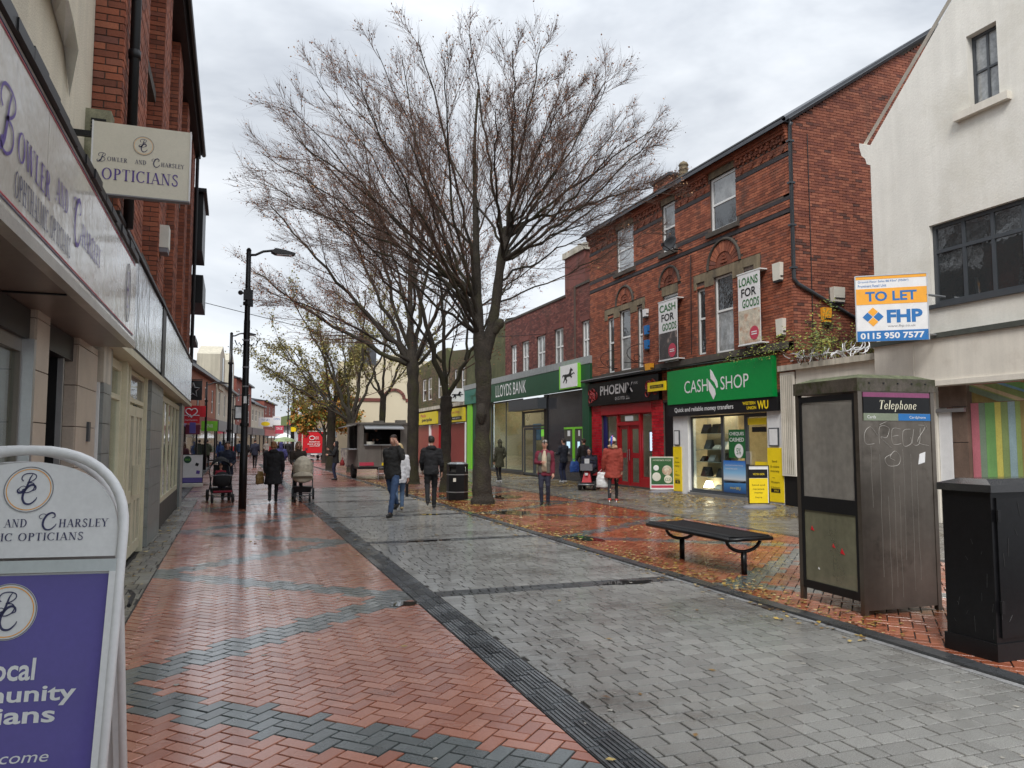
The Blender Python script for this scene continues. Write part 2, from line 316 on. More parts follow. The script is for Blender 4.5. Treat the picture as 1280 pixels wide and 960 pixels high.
GL = {
 'I': (.34, _stem(.17)), 'L': (.64, _stem(.18)+[_hb(.1,.6,.025), _ln(.59,0,.6,.25,.04)]),
 'T': (.7, _stem(.35)+[_hb(.03,.67,.975), _ln(.05,.78,.04,1,.04), _ln(.65,.78,.66,1,.04)]),
 'E': (.66, _stem(.18)+[_hb(.1,.6,.025), _hb(.1,.58,.975), _hb(.2,.48,.52), _ln(.59,0,.6,.24,.04), _ln(.57,.78,.57,1,.04), _ln(.48,.4,.48,.64,.04)]),
 'F': (.6, _stem(.18)+[_hb(.1,.58,.975), _hb(.2,.46,.52), _ln(.57,.78,.57,1,.04)]),
 'H': (.84, _stem(.18)+_stem(.66)+[_hb(.2,.66,.52)]),
 'A': (.78, [_ln(.08,0,.38,1,TN), _ln(.7,0,.38,1,TK), _hb(.17,.58,.33), _sf(.08,0), _sf(.7,0)]),
 'N': (.86, [_ln(.15,0,.15,1,TN), _ln(.7,0,.7,1,TN), _ln(.68,0,.16,1,TK), _sf(.15,0), _sf(.15,1), _sf(.7,1)]),
 'M': (1.0, [_ln(.14,0,.16,1,TN), _ln(.84,0,.82,1,TK), _ln(.48,.05,.18,1,TK*.8), _ln(.48,.05,.8,1,TN), _sf(.14,0), _sf(.84,0), _sf(.14,1), _sf(.84,1)]),
 'W': (1.1, [_ln(.3,0,.08,1,TK), _ln(.3,0,.52,1,TN), _ln(.74,0,.52,1,TK), _ln(.74,0,.98,1,TN), _sf(.08,1), _sf(.52,1), _sf(.98,1)]),
 'Y': (.76, [_ln(.37,.45,.08,1,TK), _ln(.37,.45,.66,1,TN), _ln(.37,0,.37,.47,TK), _sf(.37,0), _sf(.08,1), _sf(.66,1)]),
 'D': (.84, _stem(.18)+[_arc(.3,.5,.42,.475,-90,90), _hb(.1,.32,.025), _hb(.1,.32,.975)]),
 'O': (.88, [_arc(.42,.5,.35,.48,0,360,26)]), 'C': (.78, [_arc(.43,.5,.36,.48,48,318,20), _ln(.68,.72,.68,1,.04)]),
 'P': (.66, _stem(.18)+[_arc(.3,.74,.26,.235,-90,90), _hb(.1,.32,.975), _hb(.2,.32,.505)]),
 'R': (.78, _stem(.18)+[_arc(.3,.75,.25,.225,-90,90), _hb(.1,.32,.975), _hb(.2,.32,.525), _ln(.66,0,.34,.53,TK), _sf(.7,0,.18)]),
 'B': (.7, _stem(.18)+[_arc(.3,.75,.22,.225,-90,90), _arc(.3,.27,.28,.25,-90,90), _hb(.1,.32,.975), _hb(.2,.32,.525), _hb(.1,.32,.025)]),
 'S': (.6, [strip(smoothpl([(.5,.8),(.44,.94),(.28,.985),(.13,.88),(.13,.7),(.28,.56),(.42,.44),(.5,.28),(.44,.08),(.26,.01),(.1,.1),(.06,.26)]), .1)]),
 'b': (.95, scriptB()), 'c': (.95, scriptC()),
 'e': (.5, [_arc(.26,.3,.2,.29,20,330,16,.12), _hb(.1,.44,.33,.04)]), 'l': (.26, [_ln(.13,0,.13,1,.12), _sf(.13,0,.2), _ln(.07,.95,.07,1,.12)]),
 'p': (.56, [_ln(.13,-.3,.13,.6,.12), _arc(.27,.3,.2,.29,-110,110,12,.12), _sf(.13,.6-.6,.01), _hb(.04,.24,-.28,.04)]),
 'h': (.58, [_ln(.12,0,.12,1,.12), _arc(.27,.33,.16,.26,0,170,10,.12), _ln(.43,0,.43,.36,.12)]),
 'n': (.58, [_ln(.12,0,.12,.58,.12), _arc(.27,.33,.16,.26,0,170,10,.12), _ln(.43,0,.43,.36,.12)]),
 'o': (.54, [_arc(.26,.3,.2,.29,0,360,20,.12)]), ' ': (.4, []),
}
def serif(parent, s, F, u, v, W, H, m, w=.004, slant=0, small=.74, name='lettering', first=None):
    """serif lettering; first = list of (position, glyph key) drawn large"""
    big = dict(first or []); x = 0; items = []
    for i, ch in enumerate(s):
        key = big.get(i, ch); sc = 1.0 if (i in big or first is None) else small
        if i in big: sc = 1.45 if key in 'bc' else 1
        g = GL.get(key)
        if not g: continue
        items.append((key, x, sc)); x += g[0]*sc + .09*sc
    k = W/x
    mb = MB(F)
    for key, gx, sc in items:
        for a, b in GL[key][1]:
            n = len(a); P = []
            for q in a + b:
                X_ = (gx+q[0]*sc+slant*q[1]*sc)*k; Y_ = (q[1]*sc - (.18 if sc > 1.2 else 0))*H
                P.append((u+X_, v+Y_, w))
            mb.add(P, [(i, i+1, n+i+1, n+i) for i in range(n-1)])
    return mb.build(name, m, parent)
def roundel(parent, F, u, v, r, ring='grey_ink', ink='navy_ink', paper='white', w=.003):
    mb = MB(F); n = 40
    mb.add([(u+r*math.cos(2*PI*i/n), v+r*math.sin(2*PI*i/n), w) for i in range(n)], [tuple(range(n))]); mb.m = 1
    for rr, wd, mi in ((r*.97, r*.04, 1), (r*.88, r*.035, 2)):
        mb.m = mi; a = [(u+(rr-wd/2)*math.cos(2*PI*i/n), v+(rr-wd/2)*math.sin(2*PI*i/n), w+.001) for i in range(n)]
        b = [(u+(rr+wd/2)*math.cos(2*PI*i/n), v+(rr+wd/2)*math.sin(2*PI*i/n), w+.001) for i in range(n)]
        mb.add(a+b, [(i, (i+1) % n, n+(i+1) % n, n+i) for i in range(n)])
    mb.m = 3
    for st, ox, oy in ((scriptB(), -.35, -.12), (scriptC(), -.30, -.62)):
        for a, b in st:
            k = len(a); mb.add([(u+(ox+p[0]*.74)*r, v+(oy+p[1]*.78)*r, w+.002) for p in a+b], [(i, i+1, k+i+1, k+i) for i in range(k-1)])
    return mb.build('emblem', [paper, ring, 'orange', ink], parent)
HORSE = [(.02,.55),(.10,.62),(.18,.60),(.26,.62),(.40,.60),(.52,.62),(.58,.72),(.60,.84),(.66,.92),(.68,1.0),(.72,.93),(.80,.86),(.84,.78),(.80,.75),(.74,.78),(.72,.70),(.70,.60),(.80,.62),(.92,.66),(.98,.56),(.94,.54),(.90,.60),(.80,.54),(.70,.50),(.78,.42),(.74,.34),(.66,.34),(.70,.38),(.62,.44),(.50,.44),(.38,.44),(.34,.34),(.40,.22),(.34,.06),(.28,.06),(.32,.20),(.24,.32),(.20,.22),(.10,.10),(.06,.14),(.14,.26),(.18,.44),(.14,.52),(.06,.48),(.02,.40)]
def horse(parent, F, u, v, W, H, m='black', w=.004):
    mb = MB(F); mb.prism([(u+x*W, v+y*H) for x, y in HORSE][::-1], w-.002, w+.001); return mb.build('horse_emblem', m, parent)
# ---------------------------------------------------------------- walls, bricks, windows
def wall(mb, u0, u1, v0, v1, holes=(), depth=.12, thick=.25):
    """wall face at w=0 with recessed holes (u0,u1,v0,v1)"""
    us = sorted(set([u0, u1]+[h[0] for h in holes]+[h[1] for h in holes])); vs = sorted(set([v0, v1]+[h[2] for h in holes]+[h[3] for h in holes]))
    us = [x for x in us if u0 <= x <= u1]; vs = [x for x in vs if v0 <= x <= v1]
    for a, b in zip(us, us[1:]):
        for c, d in zip(vs, vs[1:]):
            if any(h[0] <= a+1e-6 and b <= h[1]+1e-6 and h[2] <= c+1e-6 and d <= h[3]+1e-6 for h in holes): continue
            mb.quad((a,c,0),(b,c,0),(b,d,0),(a,d,0))
    for h in holes:
        a, b, c, d = h[:4]
        mb.quad((a,c,0),(a,c,-depth),(a,d,-depth),(a,d,0)); mb.quad((b,d,0),(b,d,-depth),(b,c,-depth),(b,c,0))
        mb.quad((a,c,-depth),(a,c,0),(b,c,0),(b,c,-depth)); mb.quad((a,d,0),(a,d,-depth),(b,d,-depth),(b,d,0))
    mb.quad((u1,v0,0),(u1,v0,-thick),(u1,v1,-thick),(u1,v1,0)); mb.quad((u0,v1,0),(u0,v1,-thick),(u0,v0,-thick),(u0,v0,0)); mb.quad((u0,v1,0),(u1,v1,0),(u1,v1,-thick),(u0,v1,-thick))
CAMP = Vector((0, 0, 1.62))
def bricks(parent, F, u0, u1, v0, v1, m, holes=(), clip=None, L=.225, h=.075, proud=.010, ind=0, joint=.012, shade=None, name='brick', ends=True):
    """real brick courses over a wall face; ind nearest ones become objects of their own"""
    items = []; rows = int(round((v1-v0)/h)); rs = random.Random(int(u0*31+v0*7)+99)
    for r_ in range(rows):
        z0 = v0+r_*h; z1 = z0+h-joint; u = u0-(L/2 if r_ % 2 else 0)
        while u < u1-.02:
            a, b = max(u, u0), min(u+L-joint, u1); u += L
            if b-a < .02: continue
            segs = [(a, b)]
            for hh in holes:
                if hh[2] < z1-.01 and hh[3] > z0+.01:
                    ns = []
                    for p, q in segs:
                        if q <= hh[0] or p >= hh[1]: ns.append((p, q)); continue
                        if p < hh[0]-.02: ns.append((p, hh[0]))
                        if q > hh[1]+.02: ns.append((hh[1], q))
                    segs = ns
            for p, q in segs:
                if clip and not clip((p+q)/2, z1): continue
                t = rs.random()
                if shade: t = shade((p+q)/2, (z0+z1)/2, t)
                items.append((p, q, z0, z1, proud+rs.uniform(-.003, .003), t))
    singles = []
    if ind:
        cl = F.inverted() @ CAMP
        full = [i for i in items if abs((i[1]-i[0])-(L-joint)) < .002]
        full.sort(key=lambda i: (i[0]-cl.x)**2+(i[2]-cl.y)**2); singles = full[:ind]; ss = set(id(i) for i in singles)
        items = [i for i in items if id(i) not in ss]
        var = []
        for k in range(8):
            mb = MB(); mb.tint = k/7; mb.box(0, L-joint, 0, h-joint, -.004, proud); var.append(mb.mesh(name, m))
        off = Vector((0,0,0)); p = parent
        while p is not None: off += p.location; p = p.parent
        for i in singles:
            o = link(name, var[min(7, int(i[5]*8))], parent)
            Mx = F @ Matrix.Translation((i[0], i[2], rs.uniform(-.002, .002))); Mx.translation -= off; o.matrix_local = Mx
    k = len(items)
    if not k: return
    A = np.array(items); V = np.zeros((k, 8, 3)); w0 = np.full(k, -.004)
    for c, (iu, iv, iw) in enumerate([(0,2,0),(1,2,0),(1,3,0),(0,3,0),(0,2,1),(1,2,1),(1,3,1),(0,3,1)]):
        V[:, c, 0] = A[:, iu]; V[:, c, 1] = A[:, iv]; V[:, c, 2] = A[:, 4] if iw else w0
    Fm = np.array(F); V = V.reshape(-1, 3) @ Fm[:3, :3].T + Fm[:3, 3]
    fb = np.array([(4,5,6,7),(0,1,5,4),(1,2,6,5),(2,3,7,6),(3,0,4,7)])
    fs = (fb[None]+np.arange(k)[:, None, None]*8).reshape(-1, 4)
    mb = MB(); mb.v = V.tolist(); mb.f = fs.tolist(); mb.mi = [0]*len(mb.f); mb.t = np.repeat(A[:, 5], 5).tolist(); mb.fl = [True]*len(mb.f)
    mb.build('brickwork', m, parent, kind='stuff')
def window(parent, F, u0, u1, v0, v1, fm='white_upvc', pm='pane', bars_v=(), bars_h=(), fw=.06, w=-.08, name='window', tw=.03, pmats=None):
    """frame with bars at fractions, each light its own pane"""
    mb = MB(F); w1 = w+.05
    mb.box(u0, u0+fw, v0, v1, w, w1); mb.box(u1-fw, u1, v0, v1, w, w1); mb.box(u0+fw, u1-fw, v0, v0+fw, w, w1); mb.box(u0+fw, u1-fw, v1-fw, v1, w, w1)
    iu0, iu1, iv0, iv1 = u0+fw, u1-fw, v0+fw, v1-fw
    ys = [iv0]+[iv0+(iv1-iv0)*t for t in bars_h]+[iv1]; xs = [iu0]+[iu0+(iu1-iu0)*t for t in bars_v]+[iu1]
    for y in ys[1:-1]: mb.box(iu0, iu1, y-tw, y+tw, w, w1-.003)
    for x in xs[1:-1]: mb.box(x-tw, x+tw, iv0, iv1, w, w1-.006)
    fr = mb.build(name, fm, parent); k = 0
    for a, b in zip(xs, xs[1:]):
        for c, d in zip(ys, ys[1:]):
            p = MB(F); p.box(a, b, c, d, w+.012, w+.02); p.build('pane', (pmats[k % len(pmats)] if pmats else pm), fr); k += 1
    return fr
# ================================================================ ground
M['ground'] = mat('wet_asphalt', (.06,.058,.056), .3, var=.2, vs=.5, wet=(.8, .45, .12))
M['joint'] = mat('paving_joint_grit', (.022,.018,.015), .7, var=.3, vs=5)
PRED = [(0, (.35,.118,.072)), (.45, (.44,.168,.104)), (.8, (.51,.215,.14)), (1, (.39,.14,.09))]
M['paver_red'] = mat('red_clay_paver', coat=.75, rough=.3, tint=PRED, var=.13, vs=1.1, fine=70, bump=.35, bs=110, bd=.002, wet=(1.1, .33, .13), stain=((.13,.06,.045), 1.1, .56, .82))
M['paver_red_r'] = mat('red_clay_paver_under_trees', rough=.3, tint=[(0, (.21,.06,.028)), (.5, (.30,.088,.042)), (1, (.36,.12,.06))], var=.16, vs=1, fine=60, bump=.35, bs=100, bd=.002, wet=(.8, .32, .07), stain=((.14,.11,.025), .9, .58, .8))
M['paver_grey'] = mat('blue_grey_paver', coat=.75, rough=.3, tint=[(0, (.085,.098,.098)), (1, (.145,.165,.165))], var=.14, vs=2, fine=70, bump=.35, bs=110, bd=.002, wet=(1.1, .34, .14))
M['sett'] = mat('grey_concrete_sett', coat=.45, rough=.4, tint=[(0, (.23,.225,.21)), (.5, (.275,.27,.252)), (1, (.32,.313,.292))], var=.18, vs=.55, fine=150, fv=.45, bump=1, bs=95, bd=.009, wet=(.7, .5, .2), stain=((.11,.10,.085), .7, .5, .75))
M['sett_dark'] = mat('dark_granite_sett', rough=.3, tint=[(0, (.045,.048,.05)), (1, (.085,.088,.09))], var=.2, vs=3, fine=80, bump=.6, bs=60, bd=.006, wet=(2, .4, .12))
M['slab'] = mat('wet_grey_block', rough=.4, tint=[(0, (.14,.13,.115)), (1, (.21,.195,.17))], var=.18, vs=.8, fine=60, bump=.5, bs=80, wet=(.8, .45, .15), stain=((.10,.075,.04), 1, .5, .75))
M['channel'] = mat('ribbed_drainage_channel', rough=.3, tint=[(0, (.05,.055,.06)), (1, (.125,.133,.14))], var=.3, vs=2, fine=60, bump=.3, bs=50, wet=(2.5, .4, .08))
M['red_far'] = mat('red_paving_far', (.20,.08,.062), .3, var=.2, vs=.6, fine=8, bump=.2, bs=20, wet=(.5, .42, .12))
M['wet_edge'] = mat('wet_pale_edging', (.30,.30,.30), .12, var=.3, vs=1.2, bump=.1, bs=8, wet=(1.3, .35, .06), stain=((.08,.06,.05), .9, .5, .6))
M['water'] = mat('puddle_water', (.025,.022,.02), .02, var=0, bump=0, spec=.7)
g_ = MB(); g_.quad((-900,-300,-.05),(900,-300,-.05),(900,1500,-.05),(-900,1500,-.05)); g_.build('ground', 'ground', kind='structure')
LP = link('pavement', None, kind='structure'); RD = link('roadway', None, kind='structure'); RP = link('pavement', None, kind='structure')
B('bedding', 'joint', LP, (-1.3,1.8,1,60,-.04,-.010)); B('bedding', 'joint', RD, (1.8,5.0,1,60,-.041,-.011)); B('bedding', 'joint', RP, (5.0,13.4,1,62,-.042,-.012))
def clip_poly(P, x0, x1, y0, y1):
    for ax, lim, sg in ((0,x0,1),(0,x1,-1),(1,y0,1),(1,y1,-1)):
        Q = []
        for i in range(len(P)):
            a, b = P[i], P[(i+1) % len(P)]; ia = sg*(a[ax]-lim) >= 0; ib = sg*(b[ax]-lim) >= 0
            if ia: Q.append(a)
            if ia != ib:
                t = (lim-a[ax])/(b[ax]-a[ax]); Q.append((a[0]+(b[0]-a[0])*t, a[1]+(b[1]-a[1])*t))
        P = Q
        if len(P) < 3: return []
    return P
def area(P): return abs(sum(P[i][0]*P[(i+1)%len(P)][1]-P[(i+1)%len(P)][0]*P[i][1] for i in range(len(P))))/2
def paver_prism(mb, P, z, tilt=0, ch=.004):
    n = len(P); cx = sum(p[0] for p in P)/n; cy = sum(p[1] for p in P)/n
    tx, ty = tilt if tilt else (0,0)
    T = [(p[0], p[1], z+(p[0]-cx)*tx+(p[1]-cy)*ty) for p in P]
    if ch:
        I_ = [(cx+(p[0]-cx)*.96, cy+(p[1]-cy)*.96, p[2]) for p in T]; O = [(p[0], p[1], p[2]-ch) for p in T]; Bm = [(p[0], p[1], -.012) for p in P]
        mb.add(Bm+O+I_, [tuple(range(2*n, 3*n))]+[(n+i, n+(i+1)%n, 2*n+(i+1)%n, 2*n+i) for i in range(n)]+[(i, (i+1)%n, n+(i+1)%n, n+i) for i in range(n)])
    else:
        mb.add([(p[0], p[1], -.012) for p in P]+T, [tuple(range(n, 2*n))]+[(i, (i+1)%n, n+(i+1)%n, n+i) for i in range(n)])
def tri(x, xl, xr, yr, per):   # zigzag centre lines: y values at x
    f = (x-xl)/(xr-xl); f = min(1, max(0, f)); return f*per/2
rng_ = random.Random(3)
def lay(items, parent, mats, nind, nm='paver'):
    """items: (polygon, matindex, tint, full(bool), centre, angle, (L,W)); the nearest full ones become objects sharing meshes"""
    items.sort(key=lambda i: i[4][0]**2+i[4][1]**2 + (0 if i[4][1] > 1.6 else 999))
    cnt = 0; stuff = MB(); cache = {}
    for P, mi, t, full, c, ang, dim in items:
        z = rng_.uniform(-.0012, .0012)
        if cnt < nind and full and c[1] > 2.2:
            key = (mi, int(t*5), dim)
            if key not in cache:
                mb = MB(); mb.tint = t; a, b = dim[0]/2, dim[1]/2; paver_prism(mb, [(-a,-b),(a,-b),(a,b),(-a,b)], 0); cache[key] = mb.mesh(nm, mats[mi])
            o = link(nm, cache[key], parent, loc=(c[0], c[1], z)); o.rotation_euler = (rng_.gauss(0, .005), rng_.gauss(0, .005), ang); cnt += 1
        else:
            stuff.m = mi; stuff.tint = t; paver_prism(stuff, P, z, (rng_.gauss(0, .005), rng_.gauss(0, .005)), .003 if c[1] < 9 else 0)
    stuff.build('paving', mats, parent, kind='stuff')
def herring(x0, x1, y0, y1, isgrey, parent, mats, nind, wd=.1, j=.0052, ang=PI/4):
    ca, sa = math.cos(ang), math.sin(ang); items = []
    rr = int(math.hypot(x1-x0, y1-y0)/wd)+4; cx0, cy0 = (x0+x1)/2, (y0+y1)/2
    for i in range(-rr, rr):
        for k in range(-rr, rr):
            c = (i-k) % 4
            if c == 0: a0, a1, b0, b1, rot = i, i+2, k, k+1, 0
            elif c == 3: a0, a1, b0, b1, rot = i, i+1, k, k+2, 1
            else: continue
            ax, ay = (a0+a1)/2*wd, (b0+b1)/2*wd; X_, Y_ = cx0+ax*ca-ay*sa, cy0+ax*sa+ay*ca
            if X_ < x0-.15 or X_ > x1+.15 or Y_ < y0-.15 or Y_ > y1+.15: continue
            h1, h2 = (a1-a0)*wd/2-j, (b1-b0)*wd/2-j
            P = [(X_+u*ca-v*sa, Y_+u*sa+v*ca) for u, v in ((-h1,-h2),(h1,-h2),(h1,h2),(-h1,h2))]
            full = all(x0 <= p[0] <= x1 and y0 <= p[1] <= y1 for p in P)
            if not full:
                P = clip_poly(P, x0, x1, y0, y1)
                if not P or area(P) < .0008: continue
            items.append((P, 1 if isgrey(X_, Y_) else 0, rng_.random(), full, (X_, Y_), ang+(PI/2 if rot else 0), (round(2*wd-2*j, 4), round(wd-2*j, 4))))
    lay(items, parent, mats, nind)
def zig(x, y, xl, xr, y0, per, hw):
    f = min(1, max(0, (x-xl)/(xr-xl)))*per/2; yy = (y-y0) % per
    return min(abs(yy-f), abs(yy-f-per), abs(yy-(per-f)), abs(yy+f)) < hw
herring(-.85, 1.79, 1.3, 23, lambda x, y: zig(x, y, -.85, 1.75, 1.1, 4.68, .25), LP, ['paver_red', 'paver_grey'], 300)
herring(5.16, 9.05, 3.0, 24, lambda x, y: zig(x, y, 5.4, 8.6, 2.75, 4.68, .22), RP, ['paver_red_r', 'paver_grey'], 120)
def courses(x0, x1, y0, y1, dep, lmin, lmax, parent, mats, nind, band=None, along_x=True, nm='sett', j=.005, mi=0, names=None, jj=.0065):
    j = jj
    items = []; y = y0; ph = 0
    while y < y1-.01:
        b = band(y) if band else False; d = (.10 if b else dep); x = x0-(rng_.random()*lmax)
        while x < x1:
            l_ = rng_.choice([.1, .1, .2] if b else [lmin, (lmin+lmax)/2, lmax]); xa, xb = max(x, x0)+j, min(x+l_, x1)-j; x += l_
            if xb-xa < .02: continue
            P = [(xa, y+j), (xb, y+j), (xb, y+d-j), (xa, y+d-j)]
            if not along_x: pass
            full = abs((xb-xa)-(l_-2*j)) < 1e-4
            items.append((P, 1 if b else mi, rng_.random(), full, ((xa+xb)/2, y+d/2), 0, (round(l_-2*j, 4), round(d-2*j, 4))))
        y += d
    lay(items, parent, mats, nind, nm)
courses(2.08, 4.93, 2.0, 28, .132, .12, .235, RD, ['sett', 'sett_dark'], 300, band=lambda y: any(abs(y-b) < .16 for b in (8.0, 12.4, 16.8, 21.2, 25.6)))
courses(9.2, 13.28, 4.0, 34, .2, .1, .2, RP, ['slab'], 0, nm='block')
courses(-1.25, -.86, 2.0, 24, .3, .13, .26, LP, ['slab'], 40, nm='slab')
courses(9.06, 9.19, 3.0, 34, .2, .13, .13, RP, ['sett_dark'], 0)
# ribbed channel between the red pavement and the roadway
ch = MB(); n_ = 0; y = 1.4; chmesh = []
for k in range(4):
    q = MB(); q.tint = k/3; q.box(.002, .088, .003, .297, -.01, 0.0)
    for rx in (.008, .036, .064): q.box(rx, rx+.017, .015, .285, 0.0, .007)
    chmesh.append(q.mesh('channel_block', M['channel']))
while y < 40:
    for k in range(3):
        t = rng_.random()
        yy = y+(.1*k)
        if n_ < 150 and y > 2.6: link('channel_block', chmesh[int(t*4)], RD, loc=(1.80+.092*k, yy, -.001)); n_ += 1
        else:
            ch.tint = t; ch.box(1.802+.092*k, 1.888+.092*k, yy+.003, yy+.297, -.01, -.001)
            if y < 24:
                for rx in (.008, .036, .064): ch.box(1.80+.092*k+rx, 1.80+.092*k+rx+.017, yy+.015, yy+.285, -.001, .006)
    y += .3
ch.build('channel_run', 'channel', RD, kind='stuff')
# kerb stones
y = 1.5
while y < 45:
    q = MB(); q.tint = rng_.random(); q.box(4.995, 5.145, y+.004, y+.906, -.01, .022+rng_.uniform(-.003,.003)); q.build('kerb_stone', 'kerb', RD)
    q = MB(); q.tint = rng_.random(); q.box(4.93, 4.99, y+.004, y+.906, -.01, .004); q.build('edge_block', 'wet_edge', RD); y += .91
# plain paving farther down the street
f_ = MB(); f_.box(-1.25, 1.79, 23, 60, -.01, -.002); f_.build('far_paving', 'red_far', LP)
f_ = MB(); f_.box(2.08, 4.93, 28, 60, -.01, -.003); f_.build('far_paving', 'red_far', RD)
f_ = MB(); f_.box(5.15, 9.05, 24, 60, -.01, -.002); f_.build('far_paving', 'red_far', RP); f_ = MB(); f_.box(9.2, 13.28, 34, 60, -.01, -.004); f_.build('far_paving', 'slab', RP)
f_ = MB(); f_.quad((-12,60,-.03),(34,60,-.03),(70,190,-.03),(-2,190,-.03)); f_.build('pavement', 'red_far', kind='structure')
# puddles
for cx, cy, rx, ry, sd in ((1.66,7.72,.17,.13,1), (4.3,8.0,.33,.14,2), (3.1,12.42,.5,.1,3), (5.6,11.8,.25,.5,4), (4.2,16.85,.45,.1,5), (2.9,21.2,.6,.12,6), (6.1,16.6,.5,.7,8), (7.6,21.5,.7,.9,9), (5.7,22.6,.4,.8,10)):
    q = MB(); rs = random.Random(sd); o_ = [rs.uniform(.6, 1.1) for _ in range(18)]
    q.add([(cx+rx*math.cos(2*PI*i/18)*o_[i], cy+ry*math.sin(2*PI*i/18)*o_[i], .0045) for i in range(18)], [tuple(range(18))]); q.build('puddle', 'water', kind='structure')
# chewing gum and small pale litter trodden into the paving
gm = MB(); rs = random.Random(77)
for i in range(150):
    x, y = rs.uniform(-.8, 9), 2.6+rs.random()**1.6*17; r_ = rs.uniform(.008, .022); n = 8
    gm.add([(x+r_*rs.uniform(.8,1.2)*math.cos(2*PI*k/n), y+r_*rs.uniform(.8,1.2)*math.sin(2*PI*k/n), .0035+.002*(k%2)) for k in range(n)], [tuple(range(n))])
gm.build('chewing_gum_spots', mat('trodden_gum', (.33,.31,.27), .6, var=.3, vs=8), label='pale chewing gum spots trodden into the paving', cat='litter', kind='stuff')
# fallen leaves
M['leaf_litter'] = mat('fallen_leaves', rough=.5, tint=[(0, (.09,.04,.015)), (.4, (.22,.12,.03)), (.7, (.42,.28,.05)), (1, (.50,.40,.20))], var=.15, bump=0)
lv = MB()
def leaf(x, y, z, s):
    a = random.random()*2*PI; c, s_ = math.cos(a)*s, math.sin(a)*s; b = random.uniform(.1, .5)*s; lv.tint = min(1, max(0, random.gauss(.52, .28)))
    lv.add([(x-c, y-s_, z), (x+s_*.6, y-c*.6, z+b*random.uniform(-.2, 1)), (x+c, y+s_, z+b*.5), (x-s_*.6, y+c*.6, z+b*random.uniform(-.2, 1))], [(0,1,2,3)])
for i in range(17000):
    r = random.random()
    if r < .66:
        x = 13.2-abs(random.gauss(0, 2.0)); y = random.uniform(13, 40)
        if x < 8.9: continue
        if mnoise.noise(Vector((x*.5, y*.35, 0))) < random.uniform(-.35, .25): continue
    elif r < .80: x = random.gauss(5.25, .22); y = random.uniform(5, 32)
    elif r < .93: x = random.uniform(5.2, 9.2); y = random.uniform(6, 34)
    elif r < .937: x = random.gauss(-1.1, .1); y = random.uniform(6, 22)
    elif r < .940: x = random.uniform(-.8, 5); y = random.uniform(3, 24)
    else: x = 6.0+random.gauss(0, .55); y = random.choice([19.2, 19.0, 20.5, 24.2, 26, 29, 7.6, 9.6])+random.gauss(0, .6); x = x if y > 12 else 5.25+abs(random.gauss(0, .25))
    if x < -1.2: continue
    leaf(x, y, .005+random.random()*.008, random.uniform(.02, .036) if y < 12 else random.uniform(.026, .052))
lv.build('fallen_leaves', 'leaf_litter', label='yellow and brown autumn leaves scattered on the wet paving', cat='leaves', kind='stuff')
# ================================================================ buildings on the right
RX = 13.3
RF = frame((RX, 0, 0), (0,-1,0), (-1,0,0))         # u = -y, v = z, w = out towards the street
def H(y0, y1, z0, z1): return (-max(y0,y1), -min(y0,y1), z0, z1)
def rb(mb, y0, y1, z0, z1, w0, w1): return mb.box(RX-w1, RX-w0, y0, y1, z0, z1)
def RB(name, m, parent, *bs, **k):
    for b in bs:      # one object per piece
        mb = MB(); rb(mb, *b); o = mb.build(name, m, parent, **k)
    return o
# ---- three-storey red brick building
tb = thing('brick_building', 'three storey red brick building with arched windows above the green and the black shop signs', 'building', (RX, 21.5, 0))
W2 = [(23.88,25.16,7.83,9.45), (21.13,21.92,7.83,9.45), (17.93,19.18,7.83,9.45)]
W1 = [(25.42,25.9,4.2,6.25), (24.16,24.96,4.2,6.4), (23.28,23.65,4.2,6.3), (21.03,21.94,4.2,6.4), (19.53,19.95,4.25,6.25), (18.16,19.05,4.2,6.45), (17.2,17.65,4.2,6.35)]
holes = [H(*a) for a in W2+W1]
mb = MB(RF); wall(mb, -27.45, -15.7, 2.9, 9.95, holes, .14, .3); mb.build('wall', 'mortar', tb)
bands = [H(15.7,27.45,z,z+.11) for z in (7.50,7.84-.01,8.98)]
solid = holes + [H(16.9,20.15,6.38,6.72), H(23.1,26.2,6.33,6.62), H(21.0,22.0,6.42,6.72)] + bands + [H(15.7,27.45,3.98,4.12)]
def archs(cy, cz, r): return lambda u, v: math.hypot(-u-cy, v-cz) < r and v > cz-.05
A1 = [(18.55,6.72,.80), (24.55,6.62,.66), (21.5,6.72,.62)]
bricks(tb, RF, -27.45, -15.7, 2.975, 9.35, 'brick', solid, clip=lambda u, v: not any(archs(*a)(u, v-.04) for a in A1), ind=0, proud=.012)
for z in (7.50,7.83,8.98):
    RB('blue_brick_band', 'blue_brick', tb, *[(ya, yb, z, z+.10, .0, .022) for ya, yb in (((15.7,17.93),(19.18,21.13),(21.92,23.88),(25.16,27.45)) if z > 7.9 else ((15.7,17.78),(19.33,20.98),(22.07,23.73),(25.31,27.45)) if z > 7.7 else ((15.7,27.45),))])
